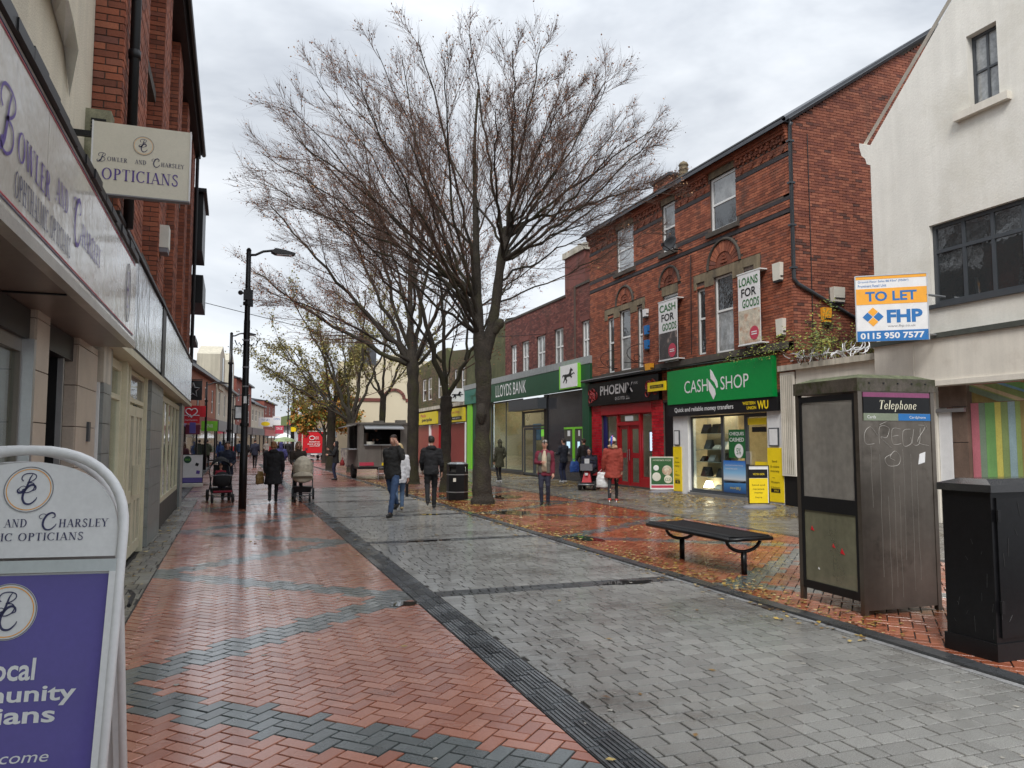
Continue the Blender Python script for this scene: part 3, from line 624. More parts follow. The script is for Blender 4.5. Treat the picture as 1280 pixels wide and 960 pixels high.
# arches: voussoirs, hood, brick infill
for cy, cz, r in A1:
    mb = MB(); nseg = 15
    for i in range(nseg):
        a0, a1 = PI*i/nseg+.015, PI*(i+1)/nseg-.015; mb.tint = random.random()
        ri, ro = r*.52, r*.90
        mb.prism([(cy+ro*math.cos(a1), cz+ro*math.sin(a1)), (cy+ro*math.cos(a0), cz+ro*math.sin(a0)), (cy+ri*math.cos(a0), cz+ri*math.sin(a0)), (cy+ri*math.cos(a1), cz+ri*math.sin(a1))], RX-.035, RX+.01, 'x')
    mb.tint = .1; mb.prism([(cy+r*.52*math.cos(PI*i/10), cz+r*.52*math.sin(PI*i/10)) for i in range(11)], RX-.012, RX+.01, 'x')
    for k in range(3): mb.tint = .3; mb.box(RX-.04, RX, cy-.04-.06*k, cy+.04+.06*k, cz+.36*r-.1*k, cz+.44*r-.1*k)
    mb.build('brick_arch', 'brick', tb)
    mb = MB(); P = [(cy+r*.97*math.cos(PI*i/16), cz+r*.97*math.sin(PI*i/16)) for i in range(17)]
    mb.tube([(RX-.04, p[0], p[1]) for p in P], .045, 6); mb.build('hood_mould', 'dark_stone', tb)
def lintel(ya, yb, za, zb, steps):
    RB('stone_lintel', 'stone', tb, (ya, yb, za, zb, -.05, .03), *[(a, b, c, d, -.05, .032) for a, b, c, d in steps])
lintel(16.95,20.1,6.46,6.70, [(17.66,18.15,6.25,6.46),(19.06,19.52,6.25,6.46),(16.95,17.19,6.25,6.46),(19.96,20.1,6.25,6.46)])
lintel(23.12,26.15,6.4,6.6, [(24.97,25.41,6.2,6.4),(23.66,24.15,6.2,6.4),(23.12,23.27,6.2,6.4),(25.91,26.15,6.2,6.4)])
lintel(21.0,21.98,6.41,6.70, [])
# sills
RB('sill', 'dark_stone', tb, *[(a[0]-.15, a[1]+.15, a[2]-.14, a[2]-.002, -.1, .10) for a in W2], (15.9, 22.3, 4.0, 4.18, -.1, .11), (23.0, 26.3, 4.0, 4.18, -.1, .11))
RB('window_head', 'stone', tb, *[(a[0]-.02, a[1]+.02, 9.45, 9.66, -.1, .03) for a in W2])
for i, a in enumerate(W2): window(tb, RF, *H(*a), bars_h=(.5,), fw=.075, w=-.10, pm='pane_brt' if i == 0 else 'pane', pmats=None if i == 0 else ['pane','pane_net'])
for i, a in enumerate(W1): window(tb, RF, *H(*a), bars_h=(.55,), fw=.055, w=-.10, pmats=['pane_net','pane'] if i in (1,2,5) else ['pane','pane'])
# cornice with dentils and bosses
mb = MB(); rs = random.Random(5)
segs = ((15.7,17.85),(19.26,21.05),(22.0,23.8),(25.24,27.45))
for ya, yb in segs:
    y = ya
    while y < yb-.1:
        for k in range(3): mb.tint = rs.random(); rb(mb, y+.01, y+.10, 9.36+.075*k, 9.425+.075*k, 0, .03+.035*k)
        mb.tint = rs.random(); rb(mb, y+.12, y+.21, 9.42, 9.57, 0, .06); y += .225
    mb.tint = .5; rb(mb, ya, yb, 9.585, 9.65, 0, .13); rb(mb, ya, yb, 9.66, 9.80, 0, .17)
    n = int((yb-ya)/.42)
    for i in range(n): mb.tint = .15; yc = ya+(i+.5)*(yb-ya)/n; mb.lathe([(.085,0),(.085,.05),(.04,.06)], 8, (0,0,0)) if False else mb.tube([(RX, yc, 9.22), (RX-.05, yc, 9.22)], .075, 8)
mb.tint = .4
for a in W2: rb(mb, a[0]-.08, a[1]+.08, 9.66, 9.80, 0, .17)
mb.build('cornice', 'brick', tb)
mb = MB(); mb.tube([(RX-.27, 15.55, 9.86), (RX-.27, 27.5, 9.86)], .07, 8); rb(mb, 15.6, 27.5, 9.80, 9.86, 0, .25); mb.build('gutter', 'black', tb)
# side gable towards the camera
SF = frame((RX, 15.7, 0), (1,0,0), (0,-1,0)); sl = .644
mb = MB(); mb.prism([(RX, 2), (RX+11.4, 2), (RX+11.4, 9.92), (RX+5.7, 9.92+5.7*sl), (RX, 9.92)], 15.72, 15.95, 'y'); mb.build('gable_wall', 'mortar_pale', tb)
bricks(tb, SF, 0, 4.8, 3.2, 13.1, 'brick_side', [(1.13,1.55,5.2,5.6)], clip=lambda u, v: v < 9.88+sl*u, ind=300, proud=.03, shade=lambda u, v, t: t)
mb = MB()
for s_ in (1,):
    mb.add([(RX-.35, 15.55, 9.72), (RX+5.7, 15.55, 9.98+5.7*sl), (RX+5.7, 27.6, 9.98+5.7*sl), (RX-.35, 27.6, 9.72), (RX-.35, 15.55, 9.82), (RX+5.7, 15.55, 10.08+5.7*sl), (RX+5.7, 27.6, 10.08+5.7*sl), (RX-.35, 27.6, 9.82)], [(0,1,2,3),(7,6,5,4),(0,4,5,1),(3,2,6,7),(0,3,7,4)])
    mb.add([(RX+11.8, 15.55, 9.7), (RX+5.7, 15.55, 9.98+5.7*sl), (RX+5.7, 27.6, 9.98+5.7*sl), (RX+11.8, 27.6, 9.7), (RX+11.8, 15.55, 9.8), (RX+5.7, 15.55, 10.08+5.7*sl), (RX+5.7, 27.6, 10.08+5.7*sl), (RX+11.8, 27.6, 9.8)], [(3,2,1,0),(4,5,6,7),(1,5,4,0),(7,6,2,3)])
rf_ = mb.build('roof', 'slate', tb)
mb = MB(); mb.tube([(RX-.1, 15.6, 9.88), (RX+5.7, 15.6, 9.98+5.7*sl)], .07, 4); mb.build('verge', 'grey_alu', rf_)
mb = MB(); mb.box(14.2,15.0,22.9,24.0,9.9,10.95); mb.tint = .7; mb.build('chimney', 'brick', tb)
mb = MB(); mb.box(14.12,15.08,22.8,24.1,10.95,11.05); mb.build('chimney_cap', 'slate', tb)
mb = MB(); mb.lathe([(.17,0),(.15,.05),(.15,.16),(.17,.18),(.15,.2),(.15,.32),(.18,.34),(.14,.42),(.02,.5)], 12, (14.5,22.45,10.85)); mb.box(14.35,14.65,22.3,22.6,10.1,10.85); mb.build('chimney_pot', 'stone', tb, smooth=True)
mb = MB(); mb.tube([(RX-.02,15.55,9.8),(RX-.02,15.62,9.72),(RX-.02,15.62,5.75),(RX+.1,15.62,5.62),(RX+2.6,15.62,4.55)], .05, 8)
for z in (9.3,8.2,7.1,6.0): mb.box(RX-.1,RX+.06,15.56,15.69,z,z+.05)
mb.build('drainpipe', 'grey_alu', tb, smooth=True)
mb = MB(); mb.tube([(RX+.55,15.64,9.6),(RX+.56,15.64,7),(RX+.55,15.64,3.6)], .012, 5); mb.tube([(RX-.05,20.2,7.4),(RX-.05,20.25,4.3)], .015, 5); mb.tube([(RX-.08,27.4,3.95),(RX-.14,24,3.88),(RX-.12,21,3.97),(RX-.15,18,3.92),(RX-.1,15.9,4.0)], .018, 5); mb.build('cable', 'black', tb)
# satellite dish
d_ = thing('satellite_dish', 'small black satellite dish beside the narrow top window of the brick building', 'satellite dish', (RX-.02, 20.75, 7.5))
mb = MB(); dm = frame((RX-.38, 20.78, 7.85), (.3,-1,0), (-1,-.3,.35)); mb.F = dm
mb.lathe([(.02,0),(.12,.01),(.22,.04),(.28,.09),(.27,.1),(.2,.06),(.02,.02)], 14); mb.build('dish', 'black', d_, smooth=True)
mb = MB(); mb.tube([(RX,20.75,7.7),(RX-.3,20.75,7.7),(RX-.36,20.77,7.84)], .02, 6); mb.tube([(RX-.36,20.7,7.6),(RX-.72,20.7,7.78)], .015, 5); mb.box(RX-.78,RX-.70,20.66,20.74,7.74,7.84); mb.build('arm', 'black', d_)
# alarm boxes etc
def wallbox(label, loc, b, m, cat='alarm box', extra=None):
    t = thing('alarm_box', label, cat, loc)
    mb = MB(); x0,x1,y0,y1,z0,z1 = b
    mb.prism([(x0+.01,y0+.01),(x1-.01,y0+.01),(x1-.01,y1-.01),(x0+.01,y1-.01)], z0, z1, top=[(x0,y0),(x1,y0),(x1,y1),(x0,y1)]); mb.build('casing', m, t)
    mb = MB(); mb.box(x0+.02,x1-.02,y0-.012,y1+.0,z0+.07,z0+.10); mb.box(x0+.02,x1-.02,y0+.01,y1-.01,z0-.05,z0); mb.build('lamp_strip', 'black_plastic', t)
wallbox('pale alarm box with a dark strip on the brick gable above the black pipe', (14.6,15.6,5.2), (14.44,14.80,15.5,15.66,5.22,5.6), 'offwhite')
wallbox('small mustard yellow box on the brick gable under the black pipe', (14.3,15.6,4.6), (14.12,14.40,15.56,15.66,4.68,5.05), 'orange', 'junction box')
wallbox('white alarm box beside the top of the loans banner', (13.2,16.1,5.8), (13.16,13.28,16.0,16.30,5.8,6.25), 'offwhite')
wallbox('cream alarm box beside the foot of the loans banner', (13.2,16.1,4.2), (13.16,13.28,15.95,16.22,4.36,4.78), 'offwhite')
wallbox('white alarm box with blue edge between the windows above the black shop sign', (13.2,22.9,6), (13.16,13.28,22.85,23.08,5.9,6.15), 'white')
wallbox('upper blue alarm box between the windows above the black shop sign', (13.2,22.9,5.3), (13.18,13.28,22.8,23.04,5.28,5.58), 'blue')
wallbox('lower blue alarm box between the windows above the black shop sign', (13.2,22.9,4.7), (13.18,13.28,22.8,23.04,4.78,5.08), 'blue')
wallbox('tilted amber alarm box above the small yellow sign', (13.2,22.7,3.9), (13.12,13.28,22.55,22.9,4.0,4.25), 'orange')
# scroll brackets
for k, yy in enumerate((25.2, 23.2)):
    t = thing('wrought_iron_bracket', ['curled black iron bracket on the brick wall above the PHOENIX sign','curled black iron bracket beside the blue alarm boxes'][k], 'bracket', (RX,yy,4.3))
    mb = MB(); a = [(RX-.02-.75*math.sin(PI*i/10)*.9, yy, 4.3+.38*(1-math.cos(PI*i/10))*.9) for i in range(11)]; mb.tube(a, .012, 5); mb.tube([(RX,yy,4.32),(RX-.8,yy,4.32)], .012, 5)
    mb.tube([(RX-.3+.12*math.cos(t_/3), yy, 4.5+.12*math.sin(t_/3)) for t_ in range(19)], .01, 5); mb.build('scroll', 'black', t)
# wall banners on the first floor windows (stand out from the wall)
def banner(label, y0, y1, z0, z1, lines, cols, pic):
    t = thing('banner', label, 'banner', (RX, (y0+y1)/2, z0))
    F = frame((RX-.24, y1, z0), (0,-1,0), (-1,0,0)); Wd, Hh = y1-y0, z1-z0
    mb = MB(F); mb.box(0, Wd, 0, Hh, -.01, 0); mb.build('panel', 'white', t)
    mb = MB(F); mb.box(-.03, Wd+.03, Hh, Hh+.03, -.24, .01); mb.box(-.03, Wd+.03, -.03, 0, -.24, .01); mb.build('bracket', 'white_upvc', t)
    mb = MB(F); mb.box(.02, Wd-.02, .02, Hh*pic, .001, .004); mb.build('picture', M['banner_pic_b'] if 'LOANS' in lines[0] else M['banner_pic'], t)
    hh = (Hh*(1-pic)-.1)/3
    for i, l in enumerate(lines): text(t, l, F, Wd*(.06, .16, .2)[i], Hh-.04-(i+1)*hh, Wd*(.86,.68,.76)[i], hh*.78, cols[i], w=.006, bold=.02)
    mb = MB(F); mb.lathe([(Wd*.2,.006),(Wd*.2,.012)], 18, (Wd*.72, Hh*.14, 0)); mb.build('badge', M['badge'], t)
    mb = MB(F); [mb.box(Wd*.6, Wd*.84, Hh*.115+k*.06, Hh*.13+k*.06, .013, .016) for k in range(2)]; mb.build('badge_lettering', 'white', t)
M['banner_pic'] = mat('banner_photo_dark', (.06,.05,.05), .4, var=.5, vs=3, bump=0, stain=((.4,.3,.25), 3, .55, .7))
M['banner_pic_b'] = mat('banner_photo_pale', (.55,.5,.4), .4, var=.3, vs=6, bump=0, stain=((.45,.2,.1), 4, .5, .7))
M['badge'] = flat('pink_red_badge', (.50,.05,.09)); M['txt_green'] = flat('dark_green_lettering', (.02,.14,.03))
banner('hanging banner reading CASH FOR GOODS over the middle first floor window', 20.72, 21.84, 4.25, 6.15, ['CASH','FOR','GOODS'], ['txt_green','black','txt_green'], .46)
banner('taller hanging banner reading LOANS FOR GOODS at the right corner of the brick front', 16.68, 17.62, 4.26, 6.2, ['LOANS','FOR','GOODS'], ['txt_green','black','txt_green'], .48)
# ---------------- tattoo parlour shop front (left half)
RB('beam', 'red', tb, (22.76,26.52,2.62,2.97,-.10,.03)); mb = MB(RF); wall(mb, -27.45, -21.5, 2.97, 3.9, [], .1, .2); mb.build('fascia_back', 'black', tb)
for ya, yb, z0 in ((26.53,27.35,0),(22.03,22.75,0)):
    RB('pier_core', 'mortar', tb, (ya,yb,z0,2.98,-.3,-.001))
    bricks(tb, RF, -yb, -ya, .3, 2.98, 'redtile', L=.235, h=.1, proud=.02, joint=.01, name='glazed_brick')
    RB('plinth', 'red', tb, (ya-.01,yb+.01,0,.3,-.001,.04))
RB('threshold', 'dark_stone', tb, (22.76,26.52,0,.06,-.3,0))
RB('stall_riser', 'red', tb, (25.33,26.52,.06,.9,-.12,-.02), (22.76,23.62,.06,.36,-.12,-.02))
window(tb, RF, *H(25.33,26.52,.9,2.62), fm='red', pm='glass', fw=.06, w=-.12, name='shop_window'); window(tb, RF, *H(22.76,23.62,.36,2.62), fm='red', pm='glass', fw=.05, w=-.12, name='shop_window')
for ya, yb in ((24.50,25.26),(23.69,24.46)):
    dr = window(tb, RF, *H(ya,yb,.06,2.2), fm='red', pm='glass', bars_h=(.5,), fw=.13, tw=.09, w=-.12, name='door')
    mb = MB(); hy = 24.56 if ya > 24.4 else 24.40; mb.tube([(RX+.02,hy,.95),(RX+.02,hy,1.35)], .018, 6); mb.build('handle', 'chrome', dr)
RB('door_frame', 'red', tb, (25.26,25.33,.06,2.62,-.12,-.01), (23.62,23.69,.06,2.62,-.12,-.01), (23.69,25.26,2.2,2.3,-.12,-.01), (24.46,24.5,.06,2.2,-.12,-.03))
window(tb, RF, *H(23.69,25.26,2.3,2.62), fm='red', pm='glass', fw=.04, w=-.12, name='fanlight')
mb = MB(); mb.box(RX+.02,RX+.03,24.1,24.7,2.36,2.54); mb.build('notice_panel', 'white', tb)
# interiors (rooms with back, floor, ceiling)
def room(y0, y1, z1, dep, m, parent, name='room'):
    mb = MB(); x0 = RX+.31; x1 = RX+dep
    mb.quad((x1,y0,0),(x1,y1,0),(x1,y1,z1),(x1,y0,z1)); mb.quad((x0,y0,0),(x1,y0,0),(x1,y0,z1),(x0,y0,z1)); mb.quad((x0,y1,0),(x1,y1,0),(x1,y1,z1),(x0,y1,z1)); mb.quad((x0,y0,z1),(x1,y0,z1),(x1,y1,z1),(x0,y1,z1)); mb.quad((x0,y0,.02),(x1,y0,.02),(x1,y1,.02),(x0,y1,.02))
    return mb.build(name, m, parent)
M['grey_in'] = mat('pale_grey_room', (.32,.32,.31), .8, var=.25, vs=1.5, bump=0)
room(22.1, 26.5, 2.75, 3.5, 'grey_in', tb)
RB('ceiling_light', 'lamp_light', tb, (23.6,25.4,2.68,2.71,-1.6,-1.3)); RB('display_screen', 'black', tb, (22.85,23.45,1.25,2.0,-.32,-.28)); RB('screen_glow', mat('lit_screen', (.4,.4,.5), .4, var=.4, vs=8, bump=0, emit=((.55,.6,.8), .9)), tb, (22.9,23.4,1.3,1.95,-.28,-.275))  # the ceiling light is an added lamp that brightens this dark shop room
mb = MB()
for k in range(5): rb(mb, 24.0-.0, 25.1, .55+.35*k, .58+.35*k, -2.0, -1.6)
for k in range(16): rb(mb, 24.05+.062*k, 24.09+.06*k, .58+.35*(k%5), .58+.35*(k%5)+.2, -1.9, -1.7)
mb.build('rack', 'black', tb)
RB('blue_panel', mat('deep_blue_panel', (.01,.012,.12), .4), tb, (26.28,26.50,.95,2.6,-.13,-.06))
# phoenix sign
ps = thing('shop_sign', 'black shop sign with chrome lettering PHOENIX and red ornament', 'sign', (RX, 24.9, 3))
RB('board', 'black_gloss', ps, (22.05,27.4,3.0,3.86,.02,.16))
M['dark_red_orn'] = flat('dark_red_ornament', (.22,.012,.012))
for yc in (26.85, 22.75, 27.1, 22.35):
    mb = MB(); rs = random.Random(int(yc*10))
    for k in range(6):
        a0 = rs.random()*6.28; r0 = rs.uniform(.06,.2); cy, cz = yc+rs.uniform(-.12,.12), 3.42+rs.uniform(-.2,.2)
        mb.tube([(RX-.17, cy+r0*math.cos(a0+t_*.5)*(1-t_*.06), cz+r0*math.sin(a0+t_*.5)*(1-t_*.06)) for t_ in range(11)], .022, 4)
    mb.build('scroll_ornament', 'dark_red_orn', ps)
PF = frame((RX-.165, 0, 0), (0,-1,0), (-1,0,0))
text(ps, 'PHOENIX', PF, -26.3, 3.36, 2.55, .36, M.setdefault('chrome_txt', flat('chrome_lettering', (.72,.70,.70), .25, metal=.3)), bold=.02)
text(ps, 'INK', PF, -23.7, 3.62, .3, .09, 'chrome_txt'); text(ps, '0115 9721 222', PF, -25.1, 3.13, 1.1, .12, 'chrome_txt')
mb = MB(); mb.tube([(RX-.17, 24.0+.12*math.sin(t_/2), 3.2+.055*t_) for t_ in range(11)], [.01,.03,.06,.08,.08,.07,.06,.05,.03,.02,.01], 6); mb.build('figure_ornament', 'black', ps)
aw = thing('awning_rail', 'black rail with white edge above the black shop sign', 'awning', (RX,25,3.9))
mb = MB(); rb(mb, 21.6,27.7,3.93,4.0,0,.32); mb.build('rail', 'black', aw); mb = MB(); rb(mb, 22.9,27.7,4.0,4.03,.2,.34); mb.build('edge', 'galv', aw)
ys = thing('small_sign', 'small yellow sign with a black strip between the black sign and the green sign', 'sign', (RX,22,3.3))
RB('box', 'yellow', ys, (21.55,22.62,3.28,3.58,.16,.24)); RB('strip', 'black', ys, (21.62,22.45,3.38,3.48,.241,.246)); text(ys, 'WESTERN UNION', frame((RX-.247,0,0),(0,-1,0),(-1,0,0)), -22.4, 3.4, .7, .05, 'yellow')
RB('gap_shade_block', 'black', tb, (21.5,22.02,0,2.95,-.3,-.05))  # solid black block stands in for the shade of the gap between shopfronts
# ---------------- cash shop front
RB('white_pier', 'white', tb, (20.62,21.46,0,2.42,-.3,-.01), (16.0,16.84,0,2.42,-.3,-.01))
RB('head', 'black', tb, (16.0,21.5,2.42,2.98,-.3,-.002))
RB('yellow_panel', 'yellow', tb, (20.97,21.44,.06,1.46,-.005,.02), (16.22,16.82,.06,1.46,-.005,.02))
for ya, yb in ((21.06,21.36),(16.36,16.74)):
    nb = RB('notice_frame', 'grey_alu', tb, (ya,yb,1.5,1.98,-.005,.03)); RB('notice', 'white', nb, (ya+.03,yb-.03,1.53,1.95,.031,.035))
YF = frame((RX-.021,0,0),(0,-1,0),(-1,0,0))
for yc, wd in ((21.2,.3),(16.52,.4)):
    for i, l in enumerate(['Send','& receive','money','-','Western','Union']): text(tb, l, YF, -yc-wd/2*(.6 if i in (0,3) else .9), 1.08-i*.135, wd*(.5 if i in (0,) else .25 if i == 3 else .85), .06 if i != 3 else .01, 'black', name='panel_lettering')
    lg = RB('logo_panel', 'black', tb, (yc-wd*.45,yc+wd*.45,.30,.40,.021,.024)); text(lg, 'WU', frame((RX-.025,0,0),(0,-1,0),(-1,0,0)), -yc-wd*.15, .32, wd*.45, .06, 'yellow')
gf = 'grey_alu'
sw = window(tb, RF, *H(18.96,20.6,.12,2.40), fm=gf, pm='glass', fw=.07, w=-.15, name='shop_window')
sw2 = window(tb, RF, *H(17.88,18.96,.12,2.40), fm=gf, pm='glass', fw=.05, w=-.15, name='shop_window')
dr = window(tb, RF, *H(16.86,17.88,.08,2.40), fm=gf, pm='glass', fw=.10, w=-.15, name='door'); mb = MB(); rb(mb, 17.62,17.80,1.0,1.35,-.10,-.04); mb.build('handle', 'galv', dr)
RB('threshold', 'galv', tb, (16.86,20.6,0,.08,-.3,.05)); RB('base_frame', gf, tb, (17.88,20.6,.08,.12,-.15,-.03))
PFr = frame((RX+.09,0,0),(0,-1,0),(-1,0,0))
po = MB(RF); po.box(-18.93,-17.91,.17,1.08,-.099,-.094)
M['poster_sky'] = None
def gradmat(name, stops, z0, z1, **k):
    m = mat(name, **k); t = m.node_tree; n = t.nodes; g = n.new('ShaderNodeNewGeometry'); sp = n.new('ShaderNodeSeparateXYZ'); t.links.new(g.outputs['Position'], sp.inputs[0])
    mr = n.new('ShaderNodeMapRange'); mr.inputs[1].default_value = z0; mr.inputs[2].default_value = z1; t.links.new(sp.outputs[2], mr.inputs[0])
    r = n.new('ShaderNodeValToRGB'); e = r.color_ramp.elements; e[0].position = stops[0][0]; e[0].color = (*stops[0][1],1); e[1].position = stops[-1][0]; e[1].color = (*stops[-1][1],1)
    for p_, c_ in stops[1:-1]: q = e.new(p_); q.color = (*c_,1)
    t.links.new(mr.outputs[0], r.inputs[0]); t.links.new(r.outputs[0], n['Principled BSDF'].inputs['Base Color']); return m
M['poster_sky'] = gradmat('seaside_poster_print', [(0,(.02,.06,.18)),(.3,(.06,.22,.5)),(.36,(.05,.05,.05)),(.42,(.6,.65,.7)),(.62,(.25,.5,.75)),(1,(.02,.13,.48))], .17, 1.08, rough=.3, bump=0)
pp = po.build('poster', 'poster_sky', tb); mb = MB(RF); mb.prism([(-18.9,.47),(-18.5,.50),(-18.2,.47),(-17.92,.53),(-17.92,.47),(-18.4,.455),(-18.9,.44)][::-1], -.0935, -.0925); mb.build('headland', 'black', pp)
text(pp, 'Send and receive money', PFr, -18.82, .92, .82, .05, 'white'); text(pp, 'around the world', PFr, -18.82, .83, .55, .05, 'white'); text(pp, 'WU', PFr, -18.35, .26, .2, .09, 'yellow'); text(pp, 'WESTERN UNION', PFr, -18.62, .28, .25, .05, 'yellow')
pc = RB('poster', mat('cheque_poster_green', (.01,.12,.03), .5), tb, (17.9,18.65,1.16,1.96,-.098,-.094)); text(pc, 'CHEQUES', PFr, -18.6, 1.78, .66, .11, 'white', bold=.01); text(pc, 'CASHED', PFr, -18.6, 1.62, .66, .11, 'white', bold=.01)
mb = MB(PFr); mb.lathe([(.2,.001),(.2,.003)], 20, (-18.18,1.36,0)); mb.build('disc', 'white', pc); text(pc, '5%', PFr, -18.28, 1.26, .2, .18, 'txt_green', w=.008)
RB('door_poster', 'yellow', tb, (16.98,17.78,2.08,2.26,-.112,-.108), (17.0,17.5,.85,1.08,-.112,-.108)); RB('door_sign', 'black', tb, (17.0,17.6,1.88,2.02,-.112,-.108)); 
room(16.2, 20.9, 2.7, 3.6, mat('warm_lit_wall', (.62,.55,.40), .8, emit=None), tb); RB('counter', 'brown_board', tb, (16.4,18.2,.0,1.15,-2.6,-2.1)); RB('back_board', 'yellow', tb, (16.5,17.9,1.6,2.6,-3.5,-3.45)); RB('back_door', 'dark_in', tb, (17.0,17.6,1.2,2.3,-3.45,-3.42))
RB('ceiling_light', 'lamp_light', tb, (19.0,20.4,2.63,2.66,-.62,-.32), (17.0,18.4,2.63,2.66,-2.2,-1.6), (17.0,18.4,2.63,2.66,-1.0,-.6))
sh = MB()
for z in (.55,1.0,1.38,1.85): rb(sh, 19.02,20.5,z,z+.012,-.62,-.2)
sh.build('display_shelf', mat('glass_shelf', (.45,.5,.48), .1), tb); RB('display_back', 'warm_in', tb, (18.98,20.55,.2,2.4,-.70,-.66))
goods = [('black flat screen set on the top shelf, left one',20.0,20.35,1.87,2.15,'black'),('black flat screen set on the top shelf, right one',19.5,19.85,1.87,2.15,'black'),('silver tablet leaning on the second shelf',19.9,20.2,1.40,1.68,'grey_alu'),('white box leaning at the right of the second shelf',19.1,19.35,1.40,1.62,'white'),('pale games console in the middle of the second shelf',19.45,19.75,1.40,1.52,'offwhite'),('black camera at the left of the third shelf',20.2,20.42,1.02,1.18,'black'),('silver camera in the middle of the third shelf',19.7,20.0,1.02,1.22,'galv'),('dark speaker at the right of the third shelf',19.12,19.4,1.02,1.28,'black'),('black stereo at the left of the low shelf',20.0,20.4,.57,.85,'black_plastic'),('black stereo at the right of the low shelf',19.2,19.6,.57,.82,'black_plastic'),('glowing cream lamp under the low shelf',20.0,20.25,.22,.42,'lamp_light'),('white toy on the floor of the shop window',19.4,19.7,.2,.34,'white')]
for lb, ya, yb, z0, z1, m in goods:
    mb = MB(); ym = (ya+yb)/2; mb.prism([(RX+.3,z0),(RX+.48,z0),(RX+.5,z0+.03),(RX+.44,z1),(RX+.40,z1),(RX+.3,z0+.03)], ya, yb, 'y')
    t = mb.build('display_item', m, None, label=lb+' behind the cash shop window', cat='goods', group='goods in the cash shop window')
gs = thing('shop_sign', 'bright green cash shop sign with white lettering', 'sign', (RX, 19, 2.8))
mb = MB(); mb.box(RX-.16,RX-.005,16.38,21.5,2.79,3.86); mb.build('box', 'green', gs)
sl_ = math.atan2(.17, 1.14); GF = frame((RX-.163, 0, 2.74), (0,-1,0), (-1,0,0))
text(gs, 'CASH', GF, -20.50, .36, 1.25, .38, 'white'); text(gs, 'SHOP', GF, -18.62, .36, 1.28, .38, 'white')
mb = MB(GF); mb.prism([(-19.12,1.0),(-19.02,.93),(-18.78,.62),(-18.74,.45),(-18.8,.42),(-18.92,.60),(-19.1,.72)][::-1], .001, .006); mb.prism([(-19.22,.70),(-19.1,.58),(-18.9,.40),(-18.86,.25),(-18.96,.12),(-18.98,.10),(-19.2,.40)][::-1], .001, .006); mb.build('logo', 'white', gs)
bs = thing('shop_sign', 'black strip sign reading Quick and reliable money transfers under the green sign', 'sign', (RX, 19, 2.4))
RB('board', 'black', bs, (16.25,21.52,2.42,2.78,.0,.12)); BF = frame((RX-.121,0,0),(0,-1,0),(-1,0,0)); text(bs, 'Quick and reliable money transfers', BF, -21.15, 2.5, 3.05, .18, 'white', bold=.012); text(bs, 'WESTERN', BF, -17.68, 2.62, .55, .09, 'yellow', bold=.02); text(bs, 'UNION', BF, -17.5, 2.49, .4, .09, 'yellow', bold=.02); text(bs, 'WU', BF, -17.05, 2.48, .45, .23, 'yellow', bold=.03)
# ---------------- low cream frontage with spikes
lw = thing('low_shop_building', 'low cream painted building between the brick building and the white gable', 'building', (RX, 14.6, 0))
RB('wall', 'cream_fascia', lw, (13.06,15.69,.75,3.42,-.3,0)); RB('base', 'black', lw, (13.06,16.2,0,.75,-.28,-.002)); RB('pilaster', 'cream_fascia', lw, (15.7,16.2,.752,3.38,-.3,.06)); RB('coping', 'stain_wall', lw, (13.04,16.22,3.42,3.56,-.4,.12)); RB('roof', 'slate', lw, (13.1,15.68,3.35,3.41,-6,-.3))
mb = MB()
for k in range(6): rb(mb, 15.76+.07*k, 15.79+.07*k, .8, 3.3, .06, .068)
mb.build('fluting', 'stain_wall', lw)
sp_ = thing('anti_climb_spikes', 'row of white curved anti climb spikes along the top of the low cream wall', 'spikes', (RX,14.6,3.56))
mb = MB(); rs = random.Random(11); mb.tube([(RX+.05,13.1,3.72),(RX+.05,16.1,3.72)], .018, 6); mb.build('rod', 'galv', sp_)
for k in range(34):
    q = MB(); y = 13.15+k*.087; a = rs.random()*6.28; d = Vector((math.cos(a), 0, math.sin(a))); s2 = Vector((-math.sin(a), rs.choice([-.7,.7]), math.cos(a)))
    for sg in (1,-1):
        q.tube([Vector((RX+.05,y,3.72)), Vector((RX+.05,y,3.72))+d*.1*sg+s2*.02, Vector((RX+.05,y,3.72))+d*.17*sg+s2*.07, Vector((RX+.05,y,3.72))+d*.19*sg+s2*.14], [.014,.017,.012,.003], 4)
    q.build('spike', M.setdefault('spike_white', flat('pale_spike_metal', (.62,.62,.62), .3, metal=.2)), sp_)
# creeper growing over the low roof
cp = thing('shrub', 'straggly green and yellow buddleia growing on the low roof beside the brick gable', 'plant', (13.6,15.3,3.5))
M['creeper'] = mat('buddleia_leaves', rough=.6, tint=[(0,(.05,.09,.015)),(.5,(.13,.17,.03)),(1,(.32,.30,.04))], var=.1, bump=0)
st, lf = MB(), MB(); rs = random.Random(21)
for k in range(48):
    p = Vector((rs.uniform(13.1,15.9), rs.uniform(14.8,15.6), 3.5)); d = Vector((rs.uniform(-.9,.5), rs.uniform(-.9,.3), 1.1)).normalized(); pts = [p.copy()]
    for i in range(7): p += d*rs.uniform(.14,.29); d = (d+Vector((rs.uniform(-.35,.2), rs.uniform(-.3,.1), rs.uniform(-.35,.05)))).normalized(); pts.append(p.copy())
    st.tube(pts, [.012-.0014*i for i in range(8)], 4)
    for q in pts[2:]:
        for i in range(9):
            c = q+Vector((rs.gauss(0,.07), rs.gauss(0,.07), rs.gauss(0,.07))); a = Vector((rs.gauss(0,1),rs.gauss(0,1),rs.gauss(-.3,.6))).normalized(); b_ = a.orthogonal().normalized(); L_ = rs.uniform(.045,.10); lf.tint = rs.random()
            lf.add([c, c+a*L_*.5+b_*L_*.22, c+a*L_, c+a*L_*.5-b_*L_*.22], [(0,1,2,3)])
